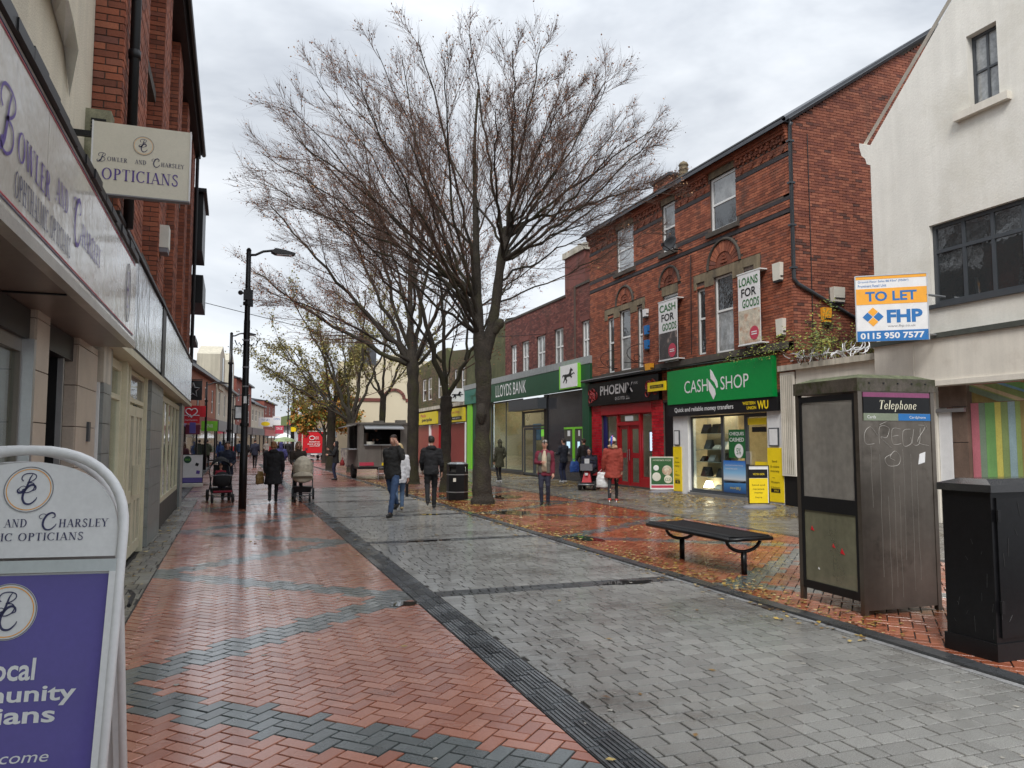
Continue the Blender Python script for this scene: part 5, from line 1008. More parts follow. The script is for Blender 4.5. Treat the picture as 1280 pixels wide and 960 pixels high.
# ---- brick building with projecting piers
bb = thing('brick_building', 'tall red brick building with projecting piers next to the opticians', 'building', (-1.3,15,0))
BX = -1.14; RB_ = frame((BX-.22,0,0),(0,1,0),(1,0,0)); PFb = frame((BX,0,0),(0,1,0),(1,0,0))
piers = [(8.4,10.5),(12.6,13.7),(15.6,16.6),(18.4,19.2),(20.7,22.0)]
wins = []
for a, b in ((10.75,12.35),(13.9,15.4),(16.8,18.2),(19.35,20.55)):
    wins += [(a,b,4.2,5.8),(a,b,6.9,8.6)]
mb = MB(RB_); wall(mb, 8.4, 22.0, 3.6, 9.3, wins, .2, .3); mb.build('wall', 'mortar', bb)
bricks(bb, RB_, 10.5, 20.7, 3.825, 9.3, 'brick_near', wins+[(a,b,3,10) for a,b in piers])
for i, (a, b) in enumerate(piers):
    B('pier_core', 'mortar', bb, (BX-.22,BX-.001,a+.001,b-.001,3.6,9.3))
    bricks(bb, PFb, a, b, 3.825, 9.3, 'brick_near', ind=110 if i == 0 else 0)
    bricks(bb, frame((BX-.26 if i == 0 else BX-.22,a,0),(1,0,0),(0,-1,0)), 0, .26 if i == 0 else .22, 3.825, 9.3, 'brick_near', ind=60 if i == 0 else 0)
for i, a in enumerate(wins):
    window(bb, RB_, *a, fm='white_upvc', pm='pane', bars_v=(.5,), bars_h=(.5,), fw=.07, w=-.14); mb = MB(RB_); mb.box(a[0]-.1,a[1]+.1,a[2]-.16,a[2]-.002,-.1,.14); mb.build('sill', 'dark_stone', bb); mb = MB(RB_); mb.box(a[0]-.12,a[1]+.12,a[3]+.002,a[3]+.25,-.1,.04); mb.build('lintel', 'stone', bb)
B('roof', 'slate', bb, (-6,-.98,8.3,22.15,9.42,9.5)); mb = MB(); mb.box(-1.4,-1.0,8.35,22.1,9.3,9.42); mb.build('soffit_board', 'black', bb); mb = MB(); mb.tube([(-.93,8.3,9.45),(-.93,22.2,9.45)], .06, 8); mb.build('gutter', 'black', bb)
mb = MB(); mb.tube([(-1.06,8.62,9.4),(-1.06,8.62,3.8)], .05, 10)
for z in (8.4,7.0,5.6,4.4): mb.tube([(-1.06,8.62,z),(-1.06,8.62,z+.09)], .062, 10)
mb.build('drainpipe', 'black', bb, smooth=True); B('gable_core', 'brick_near', bb, (-7,-1.38,8.4,8.7,3.6,9.3)); mb = MB(); mb.tube([(-1.07,21.9,9.3),(-1.07,21.9,3.8)], .045, 8); mb.build('drainpipe', 'black', bb)
wbx = thing('alarm_box', 'cream alarm box on the brick piers above the silver shop panels', 'alarm box', (-1.1,12.9,4.6)); mb = MB(); mb.prism([(-1.14,12.75),(-1.0,12.75),(-1.0,13.05),(-1.14,13.05)], 4.6, 4.95); mb.build('casing', 'offwhite', wbx); mb = MB(); mb.box(-1.14,-1.01,12.76,13.04,4.53,4.6); mb.build('lamp_strip', 'grey_ink', wbx)
# shop front below
LB('fascia_back', 'grey_alu', bb, (8.1,23,2.66,3.80,-.3,.13))
pan = [(8.12,10.0),(10.02,11.3),(11.32,13.45),(14.06,16.2),(16.22,17.8),(17.82,20.3),(20.32,22.9)]
for a, b in pan: LB('silver_panel', 'mirror', bb, (a+.01,b-.01,2.72,3.78,.13,.15))
LB('black_strip', 'black', bb, (13.45,14.05,2.66,3.80,.131,.16)); LB('fascia_top', 'black', bb, (8.1,23,3.80,3.84,-.3,.18)); LB('fascia_soffit', 'cream_frame', bb, (8.1,22.95,2.58,2.66,-.3,.17))
for (a,b) in ((8.45,8.97),(13.2,15.3),(20.9,21.9)):
    LB('pillar_core', 'mortar', bb, (a,b,0,2.58,-.3,.035)); z = 0; n = max(1, round((b-a)/.5)); wd = (b-a)/n
    while z < 2.55:
        for k in range(n): LB('wall_tile', 'grey_tile', bb, (a+k*wd+.003,a+(k+1)*wd-.003,z+.003,min(z+.297,2.578),.035,.05))
        mb = MB(); mb.box(LX-.2, LX+.047, a-.012, a, z+.003, min(z+.297,2.578)); mb.build('wall_tile', 'grey_tile', bb); z += .3
window(bb, LF, 9.1, 10.2, .1, 2.55, fm='cream_frame', pm='glass', fw=.1, w=-.06, name='shop_window', bars_h=(.86,))
for a, b in ((10.75,11.7),(11.72,12.7)):
    d = window(bb, LF, a, b, .08, 2.1, fm='cream_frame', pm='pane', fw=.14, tw=.08, bars_h=(.38,), bars_v=(.5,), w=-.06, name='door'); LB('handle', 'cream_frame', d, (11.55 if a < 11 else 11.83,11.6 if a < 11 else 11.88,.9,1.3,.0,.06))
LB('door_post', 'cream_frame', bb, (10.2,10.32,0,2.58,-.1,.05), (10.65,10.74,0,2.58,-.1,.03), (12.71,12.8,0,2.58,-.1,.03)); window(bb, LF, 10.74, 12.71, 2.14, 2.56, fm='cream_frame', pm='pane', fw=.06, w=-.06, name='fanlight'); window(bb, LF, 12.8, 13.18, .1, 2.56, fm='cream_frame', pm='glass', fw=.06, w=-.06, name='shop_window'); window(bb, LF, 10.33, 10.64, .1, 2.56, fm='cream_frame', pm='glass', fw=.05, w=-.06, name='side_light')
window(bb, LF, 15.4, 20.85, .45, 2.5, fm='cream_frame', pm='glass', fw=.1, tw=.07, w=-.06, bars_v=(.2,.4,.6,.8), name='shop_window'); LB('stall_riser', 'dark_stone', bb, (15.3,20.9,0,.45,-.2,.0))
mb = MB(); x0, x1 = LX-.35, LX-3.2
mb.quad((x1,8.5,0),(x1,21.5,0),(x1,21.5,2.7),(x1,8.5,2.7)); mb.quad((x0,8.5,2.7),(x1,8.5,2.7),(x1,21.5,2.7),(x0,21.5,2.7)); mb.quad((x0,21.5,0),(x1,21.5,0),(x1,21.5,2.7),(x0,21.5,2.7)); mb.quad((x0,8.5,.02),(x1,8.5,.02),(x1,21.5,.02),(x0,21.5,.02)); mb.build('room', 'warm_in', bb)
LB('curtain', mat('pale_blind', (.55,.50,.33), .8, var=.15, vs=6), bb, (15.5,20.8,.5,2.5,-.32,-.28), (12.82,13.1,.1,2.5,-.25,-.2)); LB('display', 'yellow_dull', bb, (9.3,10.1,1.5,2.0,-1.4,-1.3))
# stained narrow door bay between the two shops
LB('narrow_door', 'white_upvc', bb, (8.39,8.44,0,2.2,-.1,.02)); LB('stained_panel', 'stain_wall', bb, (8.385,8.9,2.2,2.6,-.05,.052))
# building beyond with black timber bays
b3 = thing('brick_building', 'brick building with black boxed eaves seen edge on beyond the silver panels', 'building', (-1.4,28,0))
B('wall', 'brick_dull', b3, (-7,-2.0,22.05,34,0,8.2)); B('roof', 'slate', b3, (-7,-1.7,22.1,34.2,8.2,8.35)); B('black_bay', 'black', b3, (-2.0,-.92,22.6,24.6,6.9,8.5)); B('black_bay_cap', 'black', b3, (-2.0,-.84,22.4,24.8,8.5,8.6)); B('black_cornice', 'black', b3, (-2.0,-1.0,26,28.5,6.0,6.9)); B('black_cornice', 'black', b3, (-2.0,-1.05,23.2,25,4.45,4.6)); B('white_fascia', 'white', b3, (-2.0,-1.85,23.05,33,2.8,3.7)); B('shop_front', 'grey_alu', b3, (-2.0,-1.95,23,34,0,2.8))
mb = MB(); mb.tube([(-1.9,25.0,8.2),(-1.9,25.0,4.6)], .05, 6); mb.build('drainpipe', 'black', b3)
# ---- large A-board in the foreground
ab = thing('pavement_sign', 'tall white tubular pavement sign for the opticians with a purple poster', 'pavement sign', (-.5,1.9,0))
def leaf_frame(sgn, O, nm):
    a = R(10); t = R(10)*sgn; nh = Vector((-math.sin(a), -math.cos(a), 0)); n = nh*math.cos(t)+Vector((0,0,1))*math.sin(t)
    return frame(O, (math.cos(a), -math.sin(a), 0), n)
A1_ = leaf_frame(1, (-.575,2.22,.02), 'a'); A2_ = leaf_frame(-1, (-.525,2.84,.02), 'b')
def arch_pts(hw, h, rise, n=22, ex=2.3):
    P = [(hw, 0), (hw, h-rise)]
    for i in range(1, n): 
        th = PI*i/n; c, s_ = math.cos(th), math.sin(th); P.append((hw*math.copysign(abs(c)**(2/ex), c), h-rise+rise*abs(s_)**(2/ex)))
    return P+[(-hw, h-rise), (-hw, 0)]
for F, nm in ((A1_, 'front_frame'), (A2_, 'rear_frame')):
    mb = MB(F); mb.tube([(x,y,0) for x,y in arch_pts(.258,1.60,.23)], .014, 10); mb.build(nm, 'white', ab, smooth=True)
    P = arch_pts(.246,1.565,.22)
    mb = MB(F); mb.prism([(x, max(y, 1.305)) for x, y in P if y >= 1.25]+[(-.246,1.305),(.246,1.305)], -.012, .002); mb.build('header_panel', 'white', ab)
    mb = MB(F); mb.box(-.245,.245,.16,1.262,-.014,.0); mb.build('poster_backing', 'white', ab)
    for b in ((-.252,.252,1.264,1.297,-.016,.012),(-.252,.252,.13,.16,-.016,.012),(-.252,-.235,.16,1.264,-.016,.012),(.235,.252,.16,1.264,-.016,.012)): mb = MB(F); mb.box(*b); mb.build('clip_rail', 'galv' if b[3] < .2 or b[2] > 1.25 else 'white', ab)
    for sx in (-1, 1): mb = MB(F); mb.tube([(sx*.258,.1,0),(sx*.258,.02,0)], .018, 8); mb.build('foot', 'black_plastic', ab)
mb = MB(A1_); mb.box(-.233,.233,.166,1.258,.001,.004); mb.build('poster', 'purple', ab)
roundel(ab, A1_, .005, 1.49, .064); serif(ab, 'bOWLER', A1_, -.235, 1.385, .16, .03, 'navy_ink', first=[(0,'b')]); serif(ab, 'AND', A1_, -.045, 1.387, .058, .022, 'navy_ink'); serif(ab, 'cHARSLEY', A1_, .045, 1.385, .175, .03, 'navy_ink', first=[(0,'c')]); serif(ab, 'OPHTHALMIC OPTICIANS', A1_, -.225, 1.350, .385, .021, 'navy_ink')
roundel(ab, A1_, -.01, 1.165, .073, w=.005)
F = A1_
text(ab, 'Your local', F, -.20, .99, .275, .056, 'white', w=.006, bold=.02); text(ab, 'community', F, -.20, .925, .38, .050, 'white', w=.006, bold=.02); text(ab, 'opticians', F, -.20, .872, .335, .052, 'white', w=.006, bold=.02); text(ab, 'Happy to come', F, -.20, .782, .33, .036, 'white', w=.006, shear=.2)
mb = MB(); p0 = A1_ @ Vector((.29,1.17,0)); p1 = A2_ @ Vector((.29,1.17,0)); mb.tube([p0, (p0+p1)/2+Vector((.01,0,.01)), p1], .006, 5); mb.build('cable_tie', 'black', ab)
# ================================================================ far end of the street
M['pale_brick'] = mat('far_orange_brick', (.33,.13,.075), .85, var=.15, vs=1.5, fine=12); M['cream_wall'] = mat('far_cream_wall', (.52,.48,.38), .8, var=.1, vs=1, streak=.15)
M['far_brick'] = mat('far_red_brick', (.22,.065,.045), .85, var=.15, vs=1.5, fine=10); M['hazy_grey'] = mat('far_grey_wall', (.30,.30,.28), .8, var=.12, vs=.4)
def farhouse(label, p0, p1, h, m, nwin, rows, ridge, roofm='slate', dep=8, base=None, win_m='white_upvc', gable=None, shop=None):
    """terraced house whose street front runs from p0 to p1"""
    t = thing('terraced_building', label, 'building', (*p0, 0)); d = Vector((p1[0]-p0[0], p1[1]-p0[1], 0)); L_ = d.length; u = d.normalized(); n = Vector((u.y, -u.x, 0))
    F = frame((*p0, 0), u, n)
    hs_ = []
    for r_, (z0, z1) in enumerate(rows):
        for k in range(nwin):
            c = L_*(k+.5)/nwin; w_ = min(.6, L_/nwin*.28); hs_.append((c-w_, c+w_, z0, z1))
    mb = MB(F); wall(mb, 0, L_, 0, h, hs_, .15, dep); mb.build('wall', m, t)
    for a in hs_: window(t, F, *a, fm=win_m, pm='pane', bars_h=(.5,), fw=.09, w=-.1)
    mb = MB(F); mb.add([(0-.1,h,.3),(L_+.1,h,.3),(L_+.1,h,-dep),(-.1,h,-dep),(-.1,ridge,-dep/2),(L_+.1,ridge,-dep/2)], [(0,1,5,4),(2,3,4,5),(0,4,3),(1,2,5),(0,3,2,1)]); mb.build('roof', roofm, t)
    mb = MB(F); mb.box(0,L_,h-.12,h+.04,.0,.36); mb.build('gutter', 'black', t)
    if shop:
        mb = MB(F); mb.box(.1,L_-.1,2.4,3.2,0,.18); mb.build('fascia', shop, t); mb = MB(F); mb.box(.3,L_-.3,.2,2.4,0,.05); mb.build('shop_window', 'pane', t)
        for k in range(4): mb = MB(F); x = .3+(L_-.6)*k/3; mb.box(x-.06,x+.06,0,2.4,.05,.10); mb.build('shop_post', 'black', t)
    if gable:
        for g0, g1, gh, gm in gable:
            mb = MB(F); mb.prism([(g0,h-.5),(g1,h-.5),(g1,gh-.8),((g0+g1)/2,gh),(g0,gh-.8)], -1.5, .12); mb.build('gable', gm, t)
            mb = MB(F); c = (g0+g1)/2; mb.box(c-.3,c+.3,h-.2,gh-.9,.12,.16); mb.build('gable_window', 'pane_brt', t)
    return t, F
farhouse('orange brick shop with slate roof behind the red heart sign on the left', (-2.5,45), (-1.2,59.5), 5.9, 'pale_brick', 4, [(3.6,5.2)], 8.6, shop='far_brick')
farhouse('cream fronted gabled building beyond the orange brick shop on the left', (-1.15,60), (.2,77), 6.0, 'cream_wall', 4, [(3.6,5.4)], 9.2, gable=[(.6,4.6,8.9,'cream_wall'),(9,13,9.3,'cream_wall')], shop='grey_alu')
farhouse('tall dark red brick building beyond the cream gabled one', (.25,77.5), (1.9,91), 7.7, 'far_brick', 3, [(3.6,4.9),(5.6,6.8)], 9.4, shop='black')
farhouse('low cream building with yellow and blue signs far down the left side', (1.95,91.5), (3.7,103), 6.0, 'cream_wall', 4, [(4.0,5.4)], 8.4, shop='grey_alu')
farhouse('small red brick building at the far bend of the left side', (3.75,103.5), (5.7,116), 6.9, 'far_brick', 3, [(3.6,4.8),(5.2,6.3)], 7.6, shop='red')
farhouse('distant brick house behind the slate roofs on the left', (-12,70), (-4,72), 11.5, 'far_brick', 2, [(8,9.5)], 14)
farhouse('plain brick building between the black boxed eaves and the red heart sign', (-2.3,34.5), (-2.5,44.8), 5.2, 'far_brick', 3, [(3.8,4.8)], 7.0, shop='purple')
mh = thing('market_hall', 'pale grey glazed market hall with green roof closing the street', 'building', (12,150,0))
mb = MB(); mb.box(3,14,150,170,0,4.6); mb.build('wall', 'hazy_grey', mh); mb = MB(); mb.prism([(2,4.6),(30,4.6),(26,6.6),(10,6.6)], 149, 175, 'y'); mb.build('roof', mat('moss_green_roof', (.13,.17,.07), .8), mh)
mb = MB(); mb.box(14,32,147,165,0,5.4); mb.build('brick_wing', mat('far_buff_brick', (.25,.2,.14), .8), mh)
for k in range(7): mb = MB(); mb.box(3.3+1.5*k,4.6+1.5*k,149.9,149.99,.5,3.8); mb.build('window', 'pane_brt', mh)
for k in range(5): mb = MB(); mb.box(15+2.6*k,15.8+2.6*k,146.9,146.99,2.4,4.2); mb.build('window', 'pane', mh)
for k in (2,4):
    mb = MB(); c = (1+3.3*k, 118+3*k, 0); mb.tube([(c[0],c[1],0),(c[0],c[1],2.5)], .05, 6); q = MB(); q.lathe([(1.5,2.2),(1.4,2.25),(0.8,2.65),(.05,3.0)], 8, c)
    t = thing('market_stall', ['first','second','third','fourth','fifth'][k]+' white topped market stall from the left at the far end', 'market stall', c, group='market stalls at the far end'); mb.build('pole', 'galv', t); q.build('canopy', 'white', t); q = MB(); q.box(c[0]-1.1,c[0]+1.1,c[1]-.8,c[1]+.8,0,.9); q.build('counter', ['blue','grey_alu','red','white','dkgreen'][k], t)
# hanging and wall signs down the left side
def hsign(label, y, x0, x1, z0, z1, m, th=.08):
    t = thing('hanging_sign', label, 'sign', (x0,y,z0)); B('board', m, t, (x0,x1,y,y+th,z0,z1)); return t, frame((x0,y-.003,z0),(1,0,0),(0,-1,0)), x1-x0, z1-z0
M['bhf_red'] = flat('charity_red', (.55,.01,.02))
t, F, W_, H_ = hsign('black square hanging sign with a white star outline', 42, -2.25,-1.5,3.72,4.72,'black')
star = [(W_*.42+(.33 if i%2==0 else .15)*math.sin(PI*i/5), H_*.5+(.38 if i%2==0 else .17)*math.cos(PI*i/5), .003) for i in range(11)]
mb = MB(F); mb.tube(star, .035, 4); mb.build('star', 'galv', t); mb = MB(); mb.box(-2.4,-1.5,41.98,42.02,4.74,4.78); mb.build('bracket', 'black', t)
t, F, W_, H_ = hsign('red square hanging sign with white heart outline', 40, -2.25,-1.5,2.5,3.35,'bhf_red')
hp = [(W_*.5+.26*(16*math.sin(a)**3)/16, H_*.62+.24*(13*math.cos(a)-5*math.cos(2*a)-2*math.cos(3*a)-math.cos(4*a))/16, .003) for a in [2*PI*i/24 for i in range(25)]]
mb = MB(F); mb.tube(hp, .025, 4); mb.build('heart', 'white', t); mb = MB(F); mb.tube([(.02,.38,.004),(.2,.38,.004),(.26,.30,.004),(.32,.44,.004),(.38,.34,.004),(.45,.38,.004),(W_-.02,.38,.004)], .018, 4); mb.build('pulse_line', 'white', t); text(t, 'Heart Foundation', F, .1, .12, .55, .08, 'white')
t, F, W_, H_ = hsign('smaller red sign with white mark behind the heart sign', 41.3, -1.62,-1.28,2.85,3.4,'bhf_red'); text(t, '♥', F, .1, .2, .15, .15, 'white') if False else None
t, F, W_, H_ = hsign('round topped deep blue hanging sign below the heart sign', 36, -1.75,-1.5,1.98,2.45,'purple')
t, F, W_, H_ = hsign('maroon shop board below the heart sign', 43.5, -2.3,-1.6,2.0,2.5, mat('maroon', (.14,.015,.04), .5))
t, F, W_, H_ = hsign('bright green shop sign on the orange brick shop', 49.5, -1.75,-.85,2.25,2.85,'lime'); text(t, 'SPAR', F, .25, .2, .4, .22, 'white')
t, F, W_, H_ = hsign('dark framed hanging pub sign beyond the tall lamp posts', 74, .1,1.15,3.6,4.9,'black'); mb = MB(F); mb.box(.12,W_-.12,.15,H_-.15,.001,.01); mb.build('picture', 'pane_brt', t)
t, F, W_, H_ = hsign('white sign with yellow disc and blue lettering on the low cream building', 90, 2.7,4.2,3.3,4.3,'white'); mb = MB(F); mb.lathe([(.3,.004),(.3,.01)], 14, (.75,.3,0), a=1.6, b=.8); mb.build('disc', 'yellow', t); text(t, 'TO LET', F, .3, .65, .9, .2, 'blue')
t, F, W_, H_ = hsign('small blue and white sign beyond the yellow disc sign', 92, 4.3,5.2,3.5,4.5,'white'); text(t, 'OPEN', F, .1, .6, .7, .2, 'blue')
t, F, W_, H_ = hsign('red and white sign on the small far brick building', 100, 5.0,6.0,2.6,3.6,'badge'); text(t, 'SALE', F, .15, .5, .7, .3, 'white')
t, F, W_, H_ = hsign('distant small red framed sign near the far bend', 104, 6.9,7.7,3.8,4.5,'badge'); text(t, '%', F, .25, .2, .3, .3, 'white')
# street lamps
def lamp(label, x, y, h, arm=1.0, deco=False, r0=.095, head=.55, s=1.0):
    t = thing('street_lamp', label, 'street lamp', (x,y,0), group='black street lamps along the left of the street')
    mb = MB(); mb.tube([(x,y,0),(x,y,1.3),(x,y,1.32),(x,y,h*.72),(x,y,h*.73),(x,y,h)], [r0,r0,r0*.88,r0*.8,r0*.72,r0*.62], 14); mb.build('post', 'black_gloss', t, smooth=True)
    mb = MB(); mb.tube([(x,y,h-.12),(x+.16*s,y-.0,h-.10),(x+.34*s,y,h-.0),(x+.55*s,y,h+.04),(x+arm*s*.8,y,h+.05)], .032, 8); mb.tube([(x,y,h),(x,y,h+.06)], [r0*.7,.03], 8); mb.build('arm', 'black', t, smooth=True)
    mb = MB(); xe = x+arm*s*.7; mb.prism([(xe,h-.0),(xe+.10,h-.05),(xe+head,h-.04),(xe+head+.04,h),(xe+head*.6,h+.06),(xe+.1,h+.09)], y-.13, y+.13, 'y'); mb.build('lamp_head', 'black_plastic', t)
    mb = MB(); mb.box(xe+.14,xe+head-.05,y-.1,y+.1,h-.062,h-.046); mb.build('lamp_glass', 'pane_brt', t)
    for z in (h*.79,h*.32): mb = MB(); mb.tube([(x,y,z-.04),(x,y,z+.04)], r0*1.12, 12); mb.build('band', 'black', t)
    return t
t = lamp('tall black street lamp nearest the camera on the red pavement', .27, 19.85, 6.35, arm=.75)
mb = MB(); x, y = .27, 19.85; mb.box(x-.10,x+.12,y-.1,y+.1,5.1,5.35); mb.box(x+.0,x+.13,y-.08,y+.08,4.95,5.1); mb.build('control_box', 'black_plastic', t); mb = MB(); mb.ell((x-.17,y-.05,5.27),(.06,.06,.06),8,6); mb.tube([(x,y,5.27),(x-.17,y-.05,5.27)], .02, 6); mb.build('camera_dome', 'black_plastic', t)
for s_ in (-1,1): mb = MB(); mb.tube([(x+s_*.06,y,4.02),(x+s_*.12,y,3.96),(x+s_*.17,y,4.04),(x+s_*.22,y,3.98),(x+s_*.27,y,4.10)], .014, 5); mb.build('scroll', 'black', t)
mb = MB(); mb.box(x-.035,x+.035,y-.105,y-.09,2.55,2.72); mb.build('sticker', 'white', t)
mb = MB(); [mb.tube([(x,y,z),(x,y,z+.035)], .083, 12) for z in (4.08,3.42,2.95)]; mb.build('strap', 'grey_ink', t)
lamp('second black street lamp rising behind the nearest one', -.15, 37.5, 6.6, arm=.7, r0=.11); lamp('third shorter black street lamp in front of the orange brick shop', -1.45, 47.5, 5.0, arm=.9, r0=.08); lamp('slim black street lamp beside the cream gabled building', -.0, 58, 4.9, arm=.9, r0=.07)
for k, (px_, y_, h_) in enumerate(((6.0,92,7.2),(7.2,104,6.5))): lamp(['distant street lamp left of the yellow tagged pole','farthest small street lamp near the market hall'][k], px_, y_, h_, arm=2.0, r0=.09)
t = thing('tall_pole', 'tall black pole with small yellow tag in the middle of the far street', 'pole', (5.05,70.7,0)); mb = MB(); mb.tube([(5.05,70.7,0),(5.05,70.7,3.5),(5.05,70.7,6.4)], [.14,.11,.08], 10); mb.build('post', 'black', t); B('tag', 'yellow', t, (4.85,5.3,70.5,70.6,2.5,2.9)); mb = MB(); mb.tube([(4.6,70.7,5.1),(5.05,70.7,5.3),(5.5,70.7,5.1)], .03, 5); mb.lathe([(.16,6.4),(.2,6.6),(.05,6.75)], 8, (5.05,70.7,0)); mb.build('cross_arm', 'black', t)
# festive wire
wr = MB(); wr.tube([(-1.1,30,6.7),(3,31,6.0),(8,31.5,5.9),(13.3,32,6.5)], .012, 4); wr.build('overhead_cable', 'black', None, label='thin black cable slung across the street behind the trees', cat='cable')
# ================================================================ trees
M['bark'] = mat('bark_mossy', (.036,.029,.022), .9, var=.35, vs=4, fine=30, bump=1, bs=22, bd=.05, stain=((.050,.050,.016), 1.1, .48, .72))
M['bark_dark'] = mat('bark_wet', (.035,.028,.022), .85, var=.25, vs=4, bump=0)
M['twig'] = mat('twig_brown', (.105,.060,.042), .8, var=.3, vs=1.5, fine=0, bump=0)
def fast_tubes(mb_name, polys, m, parent, kind=None, smooth=True):
    V = []; Fc = []; base = 0
    for pts, rad, n in polys:
        P = np.asarray(pts, float); k = len(P); d = np.gradient(P, axis=0); d /= np.linalg.norm(d, axis=1)[:, None]+1e-9
        a = np.array((0,0,1.)) if abs(d[0][2]) < .8 else np.array((1.,0,0)); x = np.cross(d, a); x /= np.linalg.norm(x, axis=1)[:, None]+1e-9; y = np.cross(d, x)
        t = np.arange(n)*2*PI/n; c, s_ = np.cos(t), np.sin(t); r = np.asarray(rad, float)[:, None, None]
        ring = P[:, None, :]+r*(x[:, None, :]*c[None, :, None]+y[:, None, :]*s_[None, :, None]); V.append(ring.reshape(-1, 3))
        j = np.arange(n); j2 = (j+1) % n; i = np.arange(k-1)[:, None]*n
        Fc.append((np.stack([i+j, i+j2, i+n+j2, i+n+j], -1)+base).reshape(-1, 4)); base += k*n
    V = np.concatenate(V); Fc = np.concatenate(Fc); off = (0,0,0); p = parent
    while p is not None: off = tuple(a+b for a, b in zip(off, p.location)); p = p.parent
    V -= np.array(off); me = bpy.data.meshes.new(mb_name); me.from_pydata(V.tolist(), [], Fc.tolist()); me.materials.append(M[m]); me.polygons.foreach_set('use_smooth', [smooth]*len(Fc)); me.update()
    return link(mb_name, me, parent, kind=kind)
def leaves(name, C_, size, m, parent, hang=.6, ar=.35, rs=None):
    """C_ = list of (point, tint)"""
    rs = rs or np.random.RandomState(1); n = len(C_); P = np.array([c[0] for c in C_]); a = rs.normal(size=(n,3)); a[:,2] -= hang; a /= np.linalg.norm(a,axis=1)[:,None]; b = np.cross(a, rs.normal(size=(n,3))); b /= np.linalg.norm(b,axis=1)[:,None]
    L_ = (size*rs.uniform(.6,1.3,n))[:,None]; V = np.stack([P, P+a*L_*.5+b*L_*ar, P+a*L_, P+a*L_*.5-b*L_*ar], 1).reshape(-1,3); off = (0,0,0); p = parent
    while p is not None: off = tuple(x+y for x, y in zip(off, p.location)); p = p.parent
    V -= np.array(off); me = bpy.data.meshes.new(name); me.from_pydata(V.tolist(), [], np.arange(4*n).reshape(-1,4).tolist()); me.materials.append(M[m]); at = me.attributes.new('tint','FLOAT','FACE'); at.data.foreach_set('value', [c[1] for c in C_]); me.update()
    return link(name, me, parent, kind='stuff')
VR = np.array((math.cos(R(19.97)), -math.sin(R(19.97)), 0)); VD = np.array((math.sin(R(19.97)), math.cos(R(19.97)), 0)); VU = np.array((0,0,1.))
def tree(label, base, trunk, limbs, seed, dens=(11,7,6), lr=.085, leafm=None, leafn=0, leafs=.06, group=None, tws=1.0, topbias=0, cat='tree', knots=True, sub=.40, env=None):
    """trunk: [(r,z,d,radius)...] offsets; limbs: [(start index into trunk stations or (r,z,d), target (r,z,d), radius)]"""
    rs = np.random.RandomState(seed); b = np.array((*base, 0.)); t = thing('tree', label, cat, (*base, 0), group)
    def W(q): return b+VR*q[0]+VU*q[1]+VD*q[2]
    thick, thin, ends = [], [], []
    for tr in trunk:
        S_ = [tr[0]]
        P = smoothpl([tuple(q) for q in tr], 4); pts = [W(q) for q in P]; rad = [q[3]*(1+(.07*math.sin(i*2.1)+.06*rs.uniform(-1,1) if knots else 0)) for i, q in enumerate(P)]
        thick.append((pts, rad, 12))
    def branch(S0, d0, L_, r0, lvl, up):
        n = {1:12, 2:8, 3:6, 4:4}[lvl]; p = S0.copy(); d = d0/np.linalg.norm(d0); pts = [p.copy()]
        for i in range(n):
            d = d+rs.normal(size=3)*(.03,.035,.045,.06,.08)[lvl]+VU*up*(.01 if lvl < 3 else .02); d /= np.linalg.norm(d); p = p+d*L_/n; pts.append(p.copy())
        if env and lvl >= 2:
            c_, rx, up_, dn, dd = env; keep = []
            for q in pts:
                o = q-b; r_, z_, d_ = o@VR, o[2], o@VD; e = abs((r_-c_[0])/rx)**2.3+abs((z_-c_[1])/(up_ if z_ > c_[1] else dn))**2.3+abs(d_/dd)**2.3
                if e > 1.0+rs.uniform(-.12,.10) and len(keep) >= 2: break
                keep.append(q)
            if len(keep) >= 2: pts = keep
        return pts
    def grow(pts, rad0, lvl, L_):
        pts = np.array(pts); k = len(pts); rr = [rad0*(1-.78*(i/(k-1))**.9) for i in range(k)]
        (thick if lvl <= 1 else thin).append((pts, rr, {1:7, 2:5, 3:3, 4:3}[lvl]))
        if lvl == 4:
            ends.append(pts); return
        cnt = dens[lvl-1]; t0 = .22 if lvl == 1 else .15
        for i in range(cnt):
            u = t0+(1-t0)*(i+rs.uniform(.1,.9))/cnt; x = u*(k-1); i0 = min(int(x), k-2); f = x-i0; q = pts[i0]*(1-f)+pts[i0+1]*f; tg = pts[i0+1]-pts[i0]; tg /= np.linalg.norm(tg)
            ax = rs.normal(size=3); pr = ax-tg*ax.dot(tg); pr /= np.linalg.norm(pr); an = R(rs.uniform(22,46)); d = tg*math.cos(an)+pr*math.sin(an)+((lambda rv: rv/(np.linalg.norm(rv)+1e-6)*.30)(q-(b+VU*4.6)))
            if lvl == 1: l2 = L_*sub*(1-.62*u)*rs.uniform(.75,1.15)
            elif lvl == 2: l2 = L_*.42*(1-.5*u)*rs.uniform(.7,1.2)
            else: l2 = rs.uniform(.25,.55)*tws
            rr2 = min(rr[i0]*.55, (.030,.012,.0055)[lvl-1] if lvl < 4 else .004)
            grow(branch(q, d, l2, rr2, lvl+1, 1), max(rr2*.8, (.009,.0055,.0040)[lvl-1]), lvl+1, l2)
        if lvl < 4:  # leader twigs at the tip
            ends.append(pts[-3:])
    for S0, T_, r0 in limbs:
        A, Z = W(S0), W(T_); L_ = np.linalg.norm(Z-A); h = Z-A; mid = A+h*.45+VU*(.10*L_*(1-h[2]/L_))*(-.6 if T_[1] > 9 else .2)+rs.normal(size=3)*.04*L_
        pts = []
        for i in range(15):
            u = i/14; q = A*(1-u)**2+mid*2*u*(1-u)+Z*u*u; pts.append(q+(rs.normal(size=3)*.018*L_*.35 if 0 < i < 14 else 0))
        grow(pts, r0, 1, L_)
